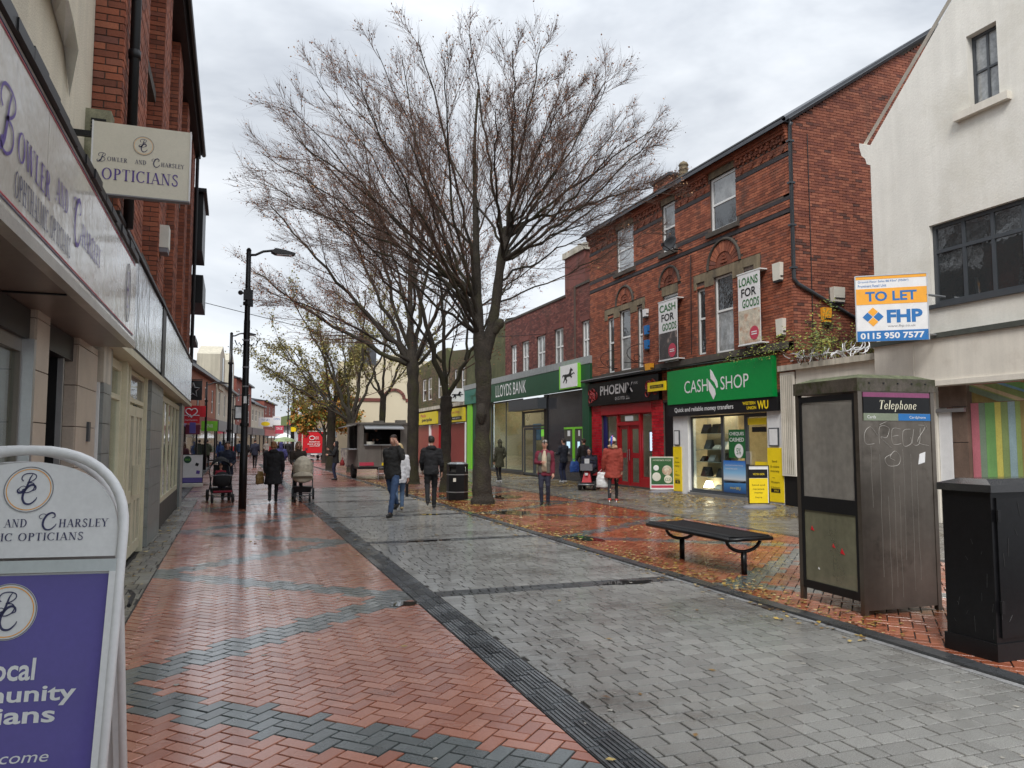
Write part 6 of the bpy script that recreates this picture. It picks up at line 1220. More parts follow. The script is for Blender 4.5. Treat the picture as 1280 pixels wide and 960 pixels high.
    o = fast_tubes('trunk', thick, 'bark', t); fast_tubes('twigs', thin, 'twig', t, kind='stuff')
    if leafn:
        E_ = []; zt = max(e[-1][2] for e in ends)
        for i in range(leafn):
            while True:
                e = ends[rs.randint(len(ends))]; hh = e[-1][2]/zt
                if not topbias or rs.rand() < (hh**topbias): break
            q = e[rs.randint(len(e))]+rs.normal(size=3)*.05; E_.append((q, rs.rand()))
        leaves('leaves', E_, leafs, leafm, t, rs=rs)
    return t
M['leaf_brown'] = mat('dry_brown_seed_leaves', rough=.7, tint=[(0,(.13,.05,.028)),(.6,(.26,.10,.05)),(1,(.40,.22,.09))], var=.1, bump=0)
M['leaf_yg'] = mat('yellow_green_leaves', rough=.6, tint=[(0,(.09,.08,.02)),(.5,(.19,.18,.035)),(1,(.33,.26,.06))], var=.1, bump=0)
M['leaf_or'] = mat('orange_green_leaves', rough=.6, tint=[(0,(.09,.13,.015)),(.45,(.20,.22,.03)),(.6,(.40,.20,.03)),(1,(.45,.16,.02))], var=.1, bump=0)
# big bare tree in front
def biglimbs():
    rs = random.Random(19); out_ = []; n = 52
    for i in range(n):
        sz = -.12+1.08*(i+.5)/n; el = math.asin(min(.98, sz)); az = i*2.39996+.3
        r_, d_, z_ = -.5+5.5*math.cos(el)*math.cos(az), 4.1*math.cos(el)*math.sin(az), 8.0+(4.15 if sz > 0 else 3.0)*math.sin(el)
        if r_ > .4: S0 = rs.choice([(.66,7.3,-.1),(.62,7.0,-.1),(.5,6.4,-.1)]) if z_ > 8.6 else rs.choice([(.5,6.4,-.1),(.4,5.8,-.1),(.35,5.3,0)])
        elif z_ > 11: S0 = rs.choice([(-.2,6.8,.1),(.55,6.8,-.1),(-.15,5.4,.05)])
        else: S0 = rs.choice([(-.1,4.4,0),(-.14,4.9,.03),(-.15,5.4,.05)])
        out_.append((S0, (r_, z_, d_), rs.uniform(.030,.047)*(1.15 if z_ > 8 else .85)))
    return out_
tree('large bare tree with two mossy stems beside the black litter bin', (6.17,19.23),
 [[(0,-.05,0,.37),(0,.12,0,.30),(-.02,.5,0,.25),(-.02,1.3,0,.215),(0,2.2,0,.20),(.02,3.1,0,.21),(-.02,3.9,0,.22),(-.10,4.4,0,.17),(-.14,5.4,.05,.11),(-.20,7.2,.1,.085),(-.25,9.5,.1,.05),(-.15,11.2,.1,.03)],
  [(0.0,3.7,0,.17),(.20,4.5,0,.155),(.33,5.2,-.05,.135),(.48,6.4,-.1,.125),(.66,7.3,-.1,.12)],
  [(-.02,2.1,-.15,.08),(-.03,2.35,-.22,.13),(-.02,2.6,-.15,.07)], [(.28,4.5,-.05,.1),(.45,4.75,-.08,.13),(.5,4.85,-.1,.05)]],
 biglimbs(),
 11, dens=(9,8,7), leafm='leaf_brown', leafn=12000, leafs=.05, topbias=2.2, sub=.46, env=((-.5,8.2),6.1,4.55,3.3,4.5))
tree('second bare tree with straight mossy trunk behind the man on the phone', (6.52,29.16),
 [[(0,-.05,0,.36),(0,.2,0,.29),(0,1.0,0,.24),(.02,2.5,0,.22),(0,3.8,0,.22),(-.02,4.6,0,.24),(-.1,5.6,0,.14),(-.15,8,0,.09),(-.1,11,0,.05)]],
 [((0,4.5,0),(-6.2,8.2,0),.11),((0,4.6,0),(-5.2,10.4,-1.5),.11),((0,4.6,0),(-3.6,12,1.5),.1),((-.05,5,0),(-1.9,13.4,-1),.09),((0,4.7,0),(1.2,13.2,1),.1),((0,4.6,0),(3.6,11.5,-1),.1),((0,4.5,0),(5.0,9.0,1.5),.08),((0,4.6,0),(-4.6,8.4,3.6),.08),((0,4.6,0),(-4.8,6.9,-3),.07),((-.1,6,0),(-2,12,3),.07),((-.1,6,0),(1,12,-3.3),.07),((0,4.6,0),(2.6,9.6,3.2),.07),((-.1,7,0),(-3.4,10.8,-3.2),.06)],
 23, dens=(15,8,6), leafm='leaf_brown', leafn=11000, leafs=.07, topbias=.8, tws=1.3)
tree('slender forked bare tree between the litter bin and the second tree', (6.51,24.18),
 [[(0,-.05,0,.26),(0,.2,0,.21),(0,1.2,0,.18),(0,2.2,0,.18),(.0,2.8,0,.21),(0,3.1,0,.17)]],
 [((0,3.0,0),(-1.6,9.2,.3),.11),((-.15,4.2,0),(-2.6,9.6,-.8),.05),((0,2.95,0),(2.0,6.9,.2),.085),((.6,4.3,.1),(.9,8.6,.8),.05),((0,3.2,0),(-.4,9.8,.4),.08),((.0,3.4,0),(.9,7.4,-.9),.035)],
 31, dens=(8,5,4), leafm='leaf_brown', leafn=900, leafs=.06)
tree('spreading tree with sparse yellow green leaves behind the catering trailer', (6.0,41.6),
 [[(0,-.05,0,.3),(0,.3,0,.24),(0,1.6,0,.2),(0,2.6,0,.22)]],
 [((0,2.3,0),(-1.8,7.5,0),.13),((0,2.4,0),(-4.4,7.4,1),.09),((0,2.6,0),(-3.2,9.4,-1),.10),((0,2.4,0),(.6,9.8,0),.13),((0,2.5,0),(2.4,9.2,1),.1),((0,2.5,0),(-1.4,9.6,2.6),.09),((0,2.6,0),(-4.9,6.0,-1.5),.06),((0,2.6,0),(-5.2,7.4,2),.06)],
 41, dens=(10,6,4), leafm='leaf_yg', leafn=7000, leafs=.11, tws=1.4)
tree('pale barked leafy tree nearest the cream end wall', (8.1,44.5),
 [[(0,-.05,0,.28),(0,.3,0,.22),(0.05,2.6,0,.19),(.1,4.2,0,.18)]],
 [((.1,4,0),(-1.6,9.0,0),.1),((.1,4,0),(1.6,9.4,.6),.1),((.1,4.1,0),(.2,10.2,-1),.09),((.1,4.1,0),(3.0,7.6,-1),.07),((.1,4.1,0),(-2.6,7.6,1.6),.07)],
 43, dens=(10,6,4), leafm='leaf_yg', leafn=4500, leafs=.11, tws=1.4)
tree('thick trunked tree with green leaves left of the catering trailer', (5.3,44.8),
 [[(0,-.05,0,.34),(0,.3,0,.28),(0.0,2.0,0,.24),(0,3.6,0,.24)]],
 [((0,3.4,0),(-2.4,7.0,0),.1),((0,3.4,0),(2.0,7.6,.6),.1),((0,3.5,0),(-.6,8.4,-1),.09),((0,3.3,0),(-3.4,5.8,-1),.07),((0,3.3,0),(1.4,6.0,-1.6),.06),((0,2.6,0),(-.9,4.8,-1),.04),((0,2.4,0),(.9,4.6,-1),.04)],
 47, dens=(10,6,4), leafm='leaf_yg', leafn=6500, leafs=.11, tws=1.3)
tree('small autumn tree with orange and green foliage beside the red van', (6.6,60),
 [[(0,-.05,0,.2),(0,1.0,0,.16),(0,2.4,0,.14)]],
 [((0,1.9,0),(-1.7,4.6,0),.07),((0,2.0,0),(1.6,4.9,.6),.07),((0,2.2,0),(.0,6.3,0),.08),((0,2.2,0),(-1.4,5.6,1),.06),((0,2.2,0),(1.2,5.9,-1),.06),((0,2.0,0),(-2.0,3.7,-.6),.05),((0,2.0,0),(2.1,3.8,0),.05)],
 53, dens=(9,7,5), leafm='leaf_or', leafn=9000, leafs=.20, tws=1.3)
tree('tiny bare sapling seen above the brick gable behind the white roof', (25,22),
 [[(0,8,0,.06),(0,13.5,0,.04)]], [((0,13.4,0),(-.7,15.4,0),.02),((0,13.4,0),(.6,15.2,.4),.02),((0,13.4,0),(0,16,-.3),.02)], 59, dens=(6,4,3), tws=.6) if False else None
# ================================================================ street furniture and vehicles
# phone box
pb = thing('phone_box', 'weathered stainless steel telephone box standing on the red paving', 'phone box', (6.0,6.15,0))
M['frosted'] = None
def frosted(name, col, tr):
    m = mat(name, col, .2, var=.12, vs=1.5, fine=12, bump=.05, bs=20, streak=.12); t = m.node_tree; n = t.nodes; o = n['Material Output']; mx = n.new('ShaderNodeMixShader'); tp = n.new('ShaderNodeBsdfTransparent'); tp.inputs[0].default_value = (.8,.8,.8,1); mx.inputs[0].default_value = 1-tr
    t.links.new(tp.outputs[0], mx.inputs[1]); t.links.new(n['Principled BSDF'].outputs[0], mx.inputs[2]); t.links.new(mx.outputs[0], o.inputs[0]); return m
M['frosted'] = frosted('grimy_frosted_glass', (.31,.29,.26), .40); M['frosted_moss'] = frosted('algae_stained_glass', (.20,.195,.13), .3)
PBF = Matrix.Rotation(R(-2), 4, 'Z'); PBF.translation = (5.55,5.70,0)   # local: x right along front, y back
W_, D_, H_ = .92, .90, 2.24
def pbx(name, m, *b):
    for q in b: mb = MB(PBF); mb.box(*q); o = mb.build(name, m, pb)
    return o
pbx('corner_post', 'steel', (0,.045,0,.05,0,2.10), (W_-.045,W_,0,.05,0,2.10), (0,.045,D_-.05,D_,0,2.10), (W_-.045,W_,D_-.05,D_,0,2.10))
pbx('side_panel', 'steel', (.045,W_-.045,.006,.03,.05,2.10)); pbx('back_panel', 'steel', (W_-.03,W_-.006,.05,D_-.05,.10,2.10))
mb = MB(PBF); mb.box(-.012,W_+.012,-.012,D_+.012,2.10,2.225); mb.build('roof_rim', mat('mossy_steel', (.13,.11,.09), .5, metal=.5, var=.2, streak=.2, stain=((.05,.055,.02), 8, .45, .65)), pb)
mb = MB(PBF); mb.prism([(0,0),(W_,0),(W_,D_),(0,D_)], 2.225, 2.27, top=[(.12,.12),(W_-.12,.12),(W_-.12,D_-.12),(.12,D_-.12)]); mb.build('roof', mat('mossy_roof', (.09,.10,.05), .9, var=.4, vs=9), pb)
for k in range(5): pbx('rivet', 'black', (.12+.17*k,.135+.17*k,-.018,-.012,2.17,2.185)) 
def door(x0, x1, nm):
    d = pbx(nm, 'black', (x0,x1,.05,.085,.13,2.08), (x0,x1,D_-.085,D_-.05,.13,2.08), (x0,x1,.085,D_-.085,2.02,2.08), (x0,x1,.085,D_-.085,.92,1.06), (x0,x1,.085,D_-.085,.13,.21)); xm = (x0+x1)/2
    for nm2, z0, z1, m in (('upper_glass',1.06,2.02,'frosted'),('lower_glass',.21,.92,'frosted_moss')): mb = MB(PBF); mb.box(xm-.004,xm+.004,.085,D_-.085,z0,z1); mb.build(nm2, m, pb)
door(.004,.034,'door_frame')
for nm2, z0, z1 in (('upper_glass',1.0,2.02),('lower_glass',.2,.92)): mb = MB(PBF); mb.box(.05,W_-.05,D_-.03,D_-.02,z0,z1); mb.build(nm2, 'frosted', pb)
pbx('rear_bar', 'black', (.05,W_-.05,D_-.04,D_-.01,.92,1.0)); pbx('phone_unit', 'black', (W_-.22,W_-.03,.25,.65,.9,1.75)); pbx('phone_face', 'steel', (W_-.235,W_-.22,.3,.6,1.0,1.65)); pbx('notice_inside', 'orange', (.06,.3,D_-.045,D_-.04,1.6,1.85))
TFp = PBF @ frame((0,-.0,0),(1,0,0),(0,-1,0))
for z0, z1, m in ((2.045,2.09,mat('magenta_strip',(.22,.05,.13),.3)),(1.89,2.045,'black_gloss'),(1.82,1.89,mat('pale_green_strip',(.20,.23,.16),.3))): mb = MB(TFp); mb.box(.06,W_-.06,z0,z1,-.008,.004); mb.build('sign_strip', m, pb)
mb = MB(TFp); mb.box(.47,W_-.06,1.822,1.888,.004,.007); mb.build('blue_strip', 'blue', pb); text(pb, 'Cardphone', TFp, .60, 1.835, .2, .032, 'white', w=.009); text(pb, 'Cards', TFp, .1, 1.84, .1, .03, 'white', w=.006)
serif(pb, 'Telephone', TFp, .235, 1.93, .46, .085, mat('sign_ivory', (.80,.76,.58), .4), w=.0055, slant=.22)
# scratched graffiti and drips
M['scratch'] = mat('pale_scratch', (.36,.34,.31), .5); q = MB(TFp); rs = random.Random(6)
def scr(P): q.tube([(x,y,-.0045) for x, y in smoothpl(P,4)], 0.0026, 4)
bx = .10
for P in ([(.22,1.68),(.14,1.76),(.07,1.70),(.08,1.60),(.18,1.60)], [(.24,1.60),(.25,1.76),(.36,1.75),(.33,1.66),(.26,1.66),(.38,1.56)], [(.50,1.74),(.40,1.74),(.40,1.60),(.50,1.60)], [(.40,1.67),(.47,1.68)], [(.62,1.74),(.53,1.72),(.53,1.58),(.62,1.60),(.62,1.66)], [(.66,1.74),(.64,1.60),(.72,1.60),(.74,1.75)], [(.72,1.78),(.80,1.76),(.70,1.62),(.84,1.58)], [(.25,1.78),(.5,1.86),(.75,1.84),(.83,1.74)], [(.38,1.50),(.30,1.46),(.34,1.39),(.46,1.40),(.48,1.48),(.42,1.53),(.36,1.47),(.42,1.44)]): scr(P)
q.build('scratched_graffiti', 'scratch', pb, kind='stuff'); q = MB(TFp)
for x, z0, z1 in ((.14,1.0,1.58),(.24,.35,1.5),(.40,.25,1.42),(.46,.15,1.2),(.52,.5,1.55),(.61,.2,1.5),(.68,.3,1.35),(.33,.1,1.1)):
    q.tube([(x+rs.uniform(-.006,.006), z0+(z1-z0)*i/6, -.0055) for i in range(7)], .0016, 3)
q.build('drip_marks', 'scratch', pb, kind='stuff'); mb = MB(TFp); mb.prism([(.70,1.40),(.78,1.42),(.79,1.52),(.72,1.50)], -.006, -.002); mb.build('torn_sticker', 'white', pb)
mb = MB(PBF)
for (yy,zz,s_) in ((.28,.56,.03),(.40,.60,.02),(.70,.74,.025),(.62,.35,.012)): 
    mb = MB(PBF); mb.prism([(yy-s_,zz-s_),(yy+s_,zz-s_*.6),(yy+s_*.3,zz+s_)], .011, .014, 'x'); mb.build('paint_spot', 'bhf_red' if zz > .4 else 'white', pb)
# black cabinet
cb = thing('street_cabinet', 'bulky black steel cabinet at the right edge in front of the painted stripes', 'cabinet', (5.95,4.45,0))
cw = 1.32
B('body', 'black_gloss', cb, (5.34,5.34+cw,4.22,4.64,.13,1.24)); B('plinth', 'black', cb, (5.325,5.355+cw,4.205,4.655,0,.13)); mb = MB(); mb.box(5.315,5.365+cw,4.195,4.665,1.24,1.295); mb.prism([(5.315,4.195),(5.365+cw,4.195),(5.365+cw,4.665),(5.315,4.665)], 1.295, 1.335, top=[(5.43,4.32),(5.25+cw,4.32),(5.25+cw,4.55),(5.43,4.55)]); mb.build('lid', mat('black_lid_wet', (.03,.03,.032), .15, var=.15, coat=.6), cb)
B('door', 'black_gloss', cb, (5.38,5.98,4.205,4.219,.17,1.2)); B('door', 'black_gloss', cb, (5.99,6.62,4.205,4.219,.17,1.2))
q = MB(); rs = random.Random(8)
for i in range(16):
    x0_, z0_ = rs.uniform(5.36,6.5), rs.uniform(.02,1.1); q.tube([(x0_,4.2035,z0_),(x0_+rs.uniform(-.03,.03),4.2035,z0_+rs.uniform(.02,.14))], .0016, 3)
for i in range(12):
    y0_, z0_ = rs.uniform(4.24,4.62), rs.uniform(.02,1.0); q.tube([(5.3385,y0_,z0_),(5.3385,y0_+rs.uniform(-.02,.02),z0_+rs.uniform(.02,.12))], .0014, 3)
q.build('scratches', mat('grey_scuff', (.045,.045,.045), .6), cb, kind='stuff')
for z in (.35,1.02): B('hinge', 'black', cb, (5.37,5.40,4.19,4.205,z,z+.09))
B('lock', 'galv', cb, (5.93,5.955,4.198,4.206,.72,.76)); 
# bench
bn = thing('bench', 'black metal bench with ribbed seat on two posts facing the roadway', 'bench', (5.95,8.7,0))
bx0, bx1, by0, by1, bz = 5.62, 6.24, 7.86, 9.8, .46
def bp(y, s_): return bz-.02
for k in range(48):
    y = by0+.03+(by1-by0-.06)*k/47; mb = MB(); mb.tube([(bx0-.0,y,bz-.045),(bx0-.012,y,bz-.005),(bx0+.03,y,bz+.018),(bx0+.15,y,bz+.008),(bx1-.15,y,bz+.008),(bx1-.03,y,bz+.018),(bx1+.012,y,bz-.005),(bx1,y,bz-.045)], .0085, 5); mb.build('seat_bar', 'black_gloss', bn, smooth=True)
mb = MB(); mb.box(bx0+.03,bx1-.03,by0+.02,by1-.02,bz-.012,bz+.003); mb.build('seat_mesh', mat('dark_wet_mesh', (.018,.019,.02), .3, var=.2), bn)
for x in (bx0,bx1): mb = MB(); mb.tube([(x,by0,bz-.02),(x,by1,bz-.02)], .026, 8); mb.build('side_rail', 'black_gloss', bn, smooth=True)
for y in (by0,by1): mb = MB(); mb.tube([(bx0,y,bz-.02),(bx1,y,bz-.02)], .022, 8); mb.build('end_rail', 'black_gloss', bn, smooth=True)
for y in (8.0,9.38):
    mb = MB(); cx = (bx0+bx1)/2; mb.tube([(cx+(.25)*math.sin(PI*(i/10-.5)), y, bz-.03-.155*math.cos(PI*(i/10-.5))) for i in range(11)], .022, 8); mb.build('cradle', 'black_gloss', bn, smooth=True)
    mb = MB(); mb.tube([(cx,y,0),(cx,y,bz-.18)], .036, 12); mb.build('leg', 'black_gloss', bn, smooth=True)
# litter bin
lbn = thing('litter_bin', 'black octagonal litter bin with silver top beside the large tree trunk', 'litter bin', (6.0,20.9,0))
def octo(r, c=(5.92,20.75)): return [(c[0]+r*math.cos(PI/8+PI/4*i), c[1]+r*math.sin(PI/8+PI/4*i)) for i in range(8)]
def opr(nm, m, r0, z0, z1, r1=None): mb = MB(); mb.prism(octo(r0), z0, z1, top=octo(r1 or r0)); return mb.build(nm, m, lbn)
opr('body', 'black', .30, .02, .78); opr('band', 'galv', .308, .22, .245); opr('band', 'galv', .308, .70, .725); opr('hood', 'black', .30, .93, 1.0); opr('top', mat('wet_silver_top', (.35,.37,.38), .15, metal=.8), .30, 1.0, 1.05, .2)
for i in range(8):
    if i % 2 == 0: continue
    a, b = octo(.298)[i], octo(.298)[(i+1) % 8]; mb = MB(); mb.prism([a, b, ((a[0]+b[0])/2*.98+5.92*.02, (a[1]+b[1])/2*.98+20.75*.02)], .78, .93); mb.build('hood_panel', 'black', lbn)
opr('liner', 'dark_in', .22, .78, .93); B('notice', 'offwhite', lbn, (5.72,5.80,20.462,20.468,.52,.62))
t = thing('bollard', 'short dark litter post beside the second tree trunk', 'bollard', (5.75,28.6,0)); mb = MB(); mb.box(5.55,5.95,28.4,28.8,0,.78); mb.build('body', 'black', t); B('cap', 'galv', t, (5.53,5.97,28.38,28.82,.78,.84)); mb = MB(); mb.tube([(4.88,22.5,0),(4.88,22.5,.85)], .045, 8); t2 = mb.build('bollard', 'black', None, label='slim black bollard between the two men and the slender tree', cat='bollard')
# shop pavement signs
def aboard(label, c, yaw, w_, h, fr, base=True, z0=.12):
    t = thing('pavement_sign', label, 'pavement sign', (*c,0)); F = Matrix.Translation((*c,0)) @ Matrix.Rotation(yaw,4,'Z') @ frame((-w_/2,0,z0),(1,0,0),(0,-1,0))
    mb = MB(F); mb.box(0,w_,0,h,-.02,0); mb.build('board', 'white', t)
    for b in ((-.02,0,-.02,h+.02),(w_,w_+.02,-.02,h+.02),(0,w_,h,h+.02),(0,w_,-.02,0)): mb = MB(F); mb.box(*b,-.03,.01); mb.build('frame', fr, t)
    if base: mb = MB(); mb.lathe([(.46,0),(.46,.03),(.38,.07),(.15,.1)], 16, (*c,0), 1, .62); mb.build('base', 'grey_ink', t); 
    return t, F
t, F = aboard('green menu pavement sign on a grey rubber base by the left yellow panel', (12.93,21.55), R(-18), .74, 1.0, 'offwhite')
mb = MB(F); mb.box(.02,.72,.14,.98,.001,.004); mb.build('print', mat('menu_green', (.03,.11,.035), .5), t); mb = MB(F); mb.box(.02,.72,.03,.11,.001,.004); mb.build('red_strip', 'badge', t); text(t, 'HOMEMADE FOOD', F, .08, .88, .58, .05, 'offwhite', w=.006)
for (x,y,r_,m) in ((.18,.66,.09,'white'),(.19,.38,.14,'offwhite'),(.53,.58,.16,'banner_pic_b'),(.56,.30,.13,'cream_sign')): mb = MB(F); mb.lathe([(r_,.004),(r_*.9,.012),(r_*.6,.013)], 16, (x,y,0)); mb.build('dish_picture', m, t)
text(t, '£2.50', F, .46, .25, .2, .1, 'txt_green', w=.015)
t, F = aboard('black framed yellow pavement sign in front of the right yellow panel', (12.16,15.75), R(-18), .48, .9, 'black')
mb = MB(F); mb.box(0,.46,0,.60,.001,.004); mb.build('print', 'yellow', t); mb = MB(F); mb.box(0,.46,.61,.82,.001,.004); mb.build('header', 'black', t); text(t, 'WESTERN UNION', F, .1, .68, .28, .05, 'yellow', w=.006)
for i, l in enumerate(['Send and','receive','money','here']): text(t, l, F, .23-.02*len(l), .42-.1*i, .04*len(l), .045, 'black', w=.006)
t, F = aboard('black framed white and purple pavement sign at the left shop fronts', (-1.32,30.3), R(4), .66, 1.0, 'black', base=False, z0=.14)
mb = MB(F); mb.box(.0,.66,.0,.18,.001,.004); mb.build('purple_band', 'purple', t); mb = MB(F); mb.lathe([(.13,.004),(.13,.01)], 16, (.15,.83,0)); mb.build('green_disc', 'dkgreen', t); text(t, 'SALE', F, .07, .8, .16, .06, 'lime', w=.012); mb = MB(F); mb.prism([(.4,.62),(.5,.58),(.54,.68),(.44,.72)], .001,.005); mb.build('picture', 'black', t); mb = MB(F); mb.prism([(.44,.32),(.56,.30),(.58,.42),(.46,.44)], .001,.005); mb.build('picture', 'purple_ink', t); mb = MB(F); mb.box(-.03,.69,-.14,-.04,-.2,.15); mb.build('base', 'offwhite', t)
# wheel helper (axis along x)
def wheel(parent, c, r, wd, hub='galv', n=16, axis='x', name='wheel'):
    mb = MB(); prof = [(r*.62,-wd/2),(r*.95,-wd/2),(r,-wd*.25),(r,wd*.25),(r*.95,wd/2),(r*.62,wd/2)]
    Rm = Matrix.Translation(c) @ (Matrix.Rotation(PI/2,4,'Y') if axis == 'x' else Matrix.Rotation(PI/2,4,'X')); mb.F = Rm; mb.lathe(prof, n); o = mb.build(name, 'rubber', parent, smooth=False)
    mb = MB(Rm); mb.lathe([(r*.6,-wd*.42),(r*.6,wd*.42),(r*.2,wd*.5)], n); mb.build('hub', hub, o); return o
# catering trailer
tr = thing('catering_trailer', 'grey catering trailer with dark open hatch parked under the trees', 'trailer', (6.2,34.5,0))
M['trailer_grey'] = mat('trailer_grey_panel', (.20,.185,.165), .4, metal=.3, var=.12, vs=1.5, streak=.12); tx0, tx1, ty0, ty1 = 5.05, 7.55, 33, 36.4
def tbx(nm, m, *b):
    for q in b: o = B(nm, m, tr, q)
    return o
tbx('body_panel', 'trailer_grey', (tx0,tx1,ty0,ty0+.05,.55,1.48), (tx0,tx0+.22,ty0,ty0+.05,1.48,2.25), (6.85,tx1,ty0,ty0+.05,1.48,2.25), (tx0,tx1,ty0,ty0+.05,2.25,2.36), (tx0,tx0+.05,ty0+.06,ty1,.55,1.3), (tx0,tx0+.05,ty0+.06,ty0+.4,1.3,2.36), (tx0,tx0+.05,ty1-.5,ty1,1.3,2.36), (tx1-.05,tx1,ty0+.06,ty1,.55,2.36), (tx0+.06,tx1-.06,ty1-.05,ty1,.55,2.36))
tbx('roof', 'trailer_grey', (tx0-.05,tx1+.05,ty0-.05,ty1+.05,2.36,2.44)); tbx('floor', 'black', (tx0,tx1,ty0,ty1,.45,.55)); tbx('inside_back', 'dark_in', (tx0+.1,tx1-.1,ty0+1.9,ty0+1.95,.55,2.3))
mb = MB(); mb.prism([(ty0-.55,2.14),(ty0-.55,2.18),(ty0,2.32),(ty0,2.28)], tx0+.2, 6.9, 'x'); mb.build('hatch_flap', 'galv', tr); mb = MB(); mb.prism([(tx0-.5,2.22),(tx0-.5,2.26),(tx0,2.38),(tx0,2.34)][::-1], ty0+.4, ty1-.5, 'y'); mb.build('hatch_flap', 'trailer_grey', tr)
tbx('counter', 'galv', (tx0+.22,6.85,ty0-.15,ty0+.3,1.46,1.50), (tx0-.35,tx0+.05,ty0+.4,ty1-.5,1.28,1.32)); tbx('red_light', 'badge', (tx0+.05,tx0+.65,ty0-.04,ty0,.60,.74), (6.9,7.45,ty0-.04,ty0,.60,.74)); tbx('number_plate', 'yellow', (6.05,6.5,ty0-.03,ty0,.60,.72)); tbx('panel_joint', 'black', (6.02,6.035,ty0-.008,ty0,.76,1.45)); tbx('roof_vent', 'trailer_grey', (5.9,6.3,34,34.4,2.44,2.54), (6.9,7.3,34,34.5,2.44,2.58))
mb = MB()
P = [(4.62+.03*math.sin(i*2), 33.5+.35*i, 0) for i in range(6)]
for i in range(5): mb.quad((P[i][0],P[i][1],1.28),(P[i+1][0],P[i+1][1],1.28),(P[i+1][0]+.05,P[i+1][1],.5+.12*(i%2)),(P[i][0]+.05,P[i][1],.5+.12*((i+1)%2)))
mb.build('counter_cloth', mat('printed_counter_cloth', (.42,.38,.33), .7, var=.3, vs=6, stain=((.15,.12,.14),5,.5,.6)), tr); wheel(tr, (5.1,34.6,.32), .32, .2); wheel(tr, (7.5,34.6,.32), .32, .2)
mb = MB(); mb.tube([(5.9,32.9,0),(5.9,32.9,.5),(6.4,32.9,.5),(6.4,32.9,0)], .02, 6); mb.tube([(5.9,32.9,.25),(6.4,32.9,.25)], .02, 6); mb.build('step_frame', 'galv', tr); mb = MB(); mb.tube([(6.2,32.95,.45),(6.2,31.9,.40)], .04, 6); mb.build('draw_bar', 'black', tr)
for k, (lb, b, m) in enumerate((('white tub on the trailer counter',(5.4,5.75,33.0,33.2,1.5,1.62),'offwhite'),('steel urn inside the trailer hatch',(5.35,5.65,33.9,34.1,1.5,2.0),'steel'))):
    mb = MB(); mb.lathe([((b[1]-b[0])/2*.9,b[4]),((b[1]-b[0])/2,b[5]-.02),((b[1]-b[0])/2,b[5])], 12, ((b[0]+b[1])/2,(b[2]+b[3])/2,0)); mb.build('container', m, None, label=lb, cat='container')
# red promotional van
vn = thing('box_van', 'bright red box van with white lettering parked at the far end', 'van', (6.85,71,0))
def vb_(nm, m, *b):
    for q in b: o = B(nm, m, vn, q)
    return o
vb_('box_body', 'bhf_red', (5.78,7.92,70,74.5,.62,2.55)); vb_('bumper', 'grey_ink', (5.85,7.85,69.9,70.1,.42,.60)); vb_('tail_light', 'white', (5.95,6.2,69.86,69.9,.45,.56), (7.5,7.75,69.86,69.9,.45,.56)); vb_('cab', 'bhf_red', (5.95,7.75,74.6,76.2,.5,2.1)); vb_('edge_trim', 'offwhite', (7.86,7.94,69.96,70,.62,2.55), (5.76,5.82,69.96,70,.62,2.55), (5.82,7.86,69.96,70,2.50,2.56)); vb_('number_plate', 'white', (6.55,7.1,69.88,69.9,.46,.56))
for x in (6.0,7.7): wheel(vn, (x,71.2,.36), .36, .22); wheel(vn, (x,75.3,.36), .36, .22)
F = frame((5.85,69.955,.62),(1,0,0),(0,-1,0))
mb = MB(F); mb.tube([(.78+.22*math.cos(2*PI*i/16), 1.32+.17*math.sin(2*PI*i/16), 0) for i in range(17)], .03, 4); mb.build('logo_ring', 'white', vn); text(vn, 'O2', F, 1.05, 1.2, .3, .24, 'white'); text(vn, 'Switch to', F, .55, .92, .9, .14, 'white', bold=.02); text(vn, 'more of the', F, .4, .73, 1.1, .14, 'white', bold=.02); text(vn, 'good stuff', F, .55, .54, .9, .14, 'white', bold=.02)
for (x, y) in ((.3,1.5),(1.75,.7),(.3,.35)): mb = MB(F); mb.tube([(x-.1,y-.1,0),(x+.1,y+.1,0)], .03, 4); mb.tube([(x-.1,y+.1,0),(x+.1,y-.1,0)], .03, 4); mb.build('star_mark', 'maroon', vn)
mb = MB(F); mb.tube([(1.7,1.55,0),(1.85,1.7,0),(1.75,1.5,0),(1.9,1.6,0)], .03, 4); mb.build('sparkle', 'white', vn)
for k, (x, y, m, lb) in enumerate(((9.2,86,'white','white van parked beyond the red van'),(9.6,79,'grey_ink','silver grey car half hidden behind the tree and the red van'))):
    t = thing('parked_vehicle', lb, 'van' if k == 0 else 'car', (x,y,0)); h = 2.1 if k == 0 else 1.45
    mb = MB(); mb.prism([(x-.9,.3),(x+.9,.3),(x+.9,h*.6),(x+.72,h),(x-.72,h),(x-.9,h*.6)], y, y+4.2, 'y'); mb.build('body', m, t); mb = MB(); mb.prism([(x-.78,h*.62),(x+.78,h*.62),(x+.65,h*.93),(x-.65,h*.93)], y-.02, y, 'y'); mb.build('rear_window', 'pane', t)
    for xx in (x-.8,x+.8): wheel(t, (xx,y+.8,.32), .32, .2); wheel(t, (xx,y+3.3,.32), .32, .2)
    B('tail_light', 'badge', t, (x-.88,x-.7,y-.03,y,.7,.95)); B('tail_light', 'badge', t, (x+.7,x+.88,y-.03,y,.7,.95))
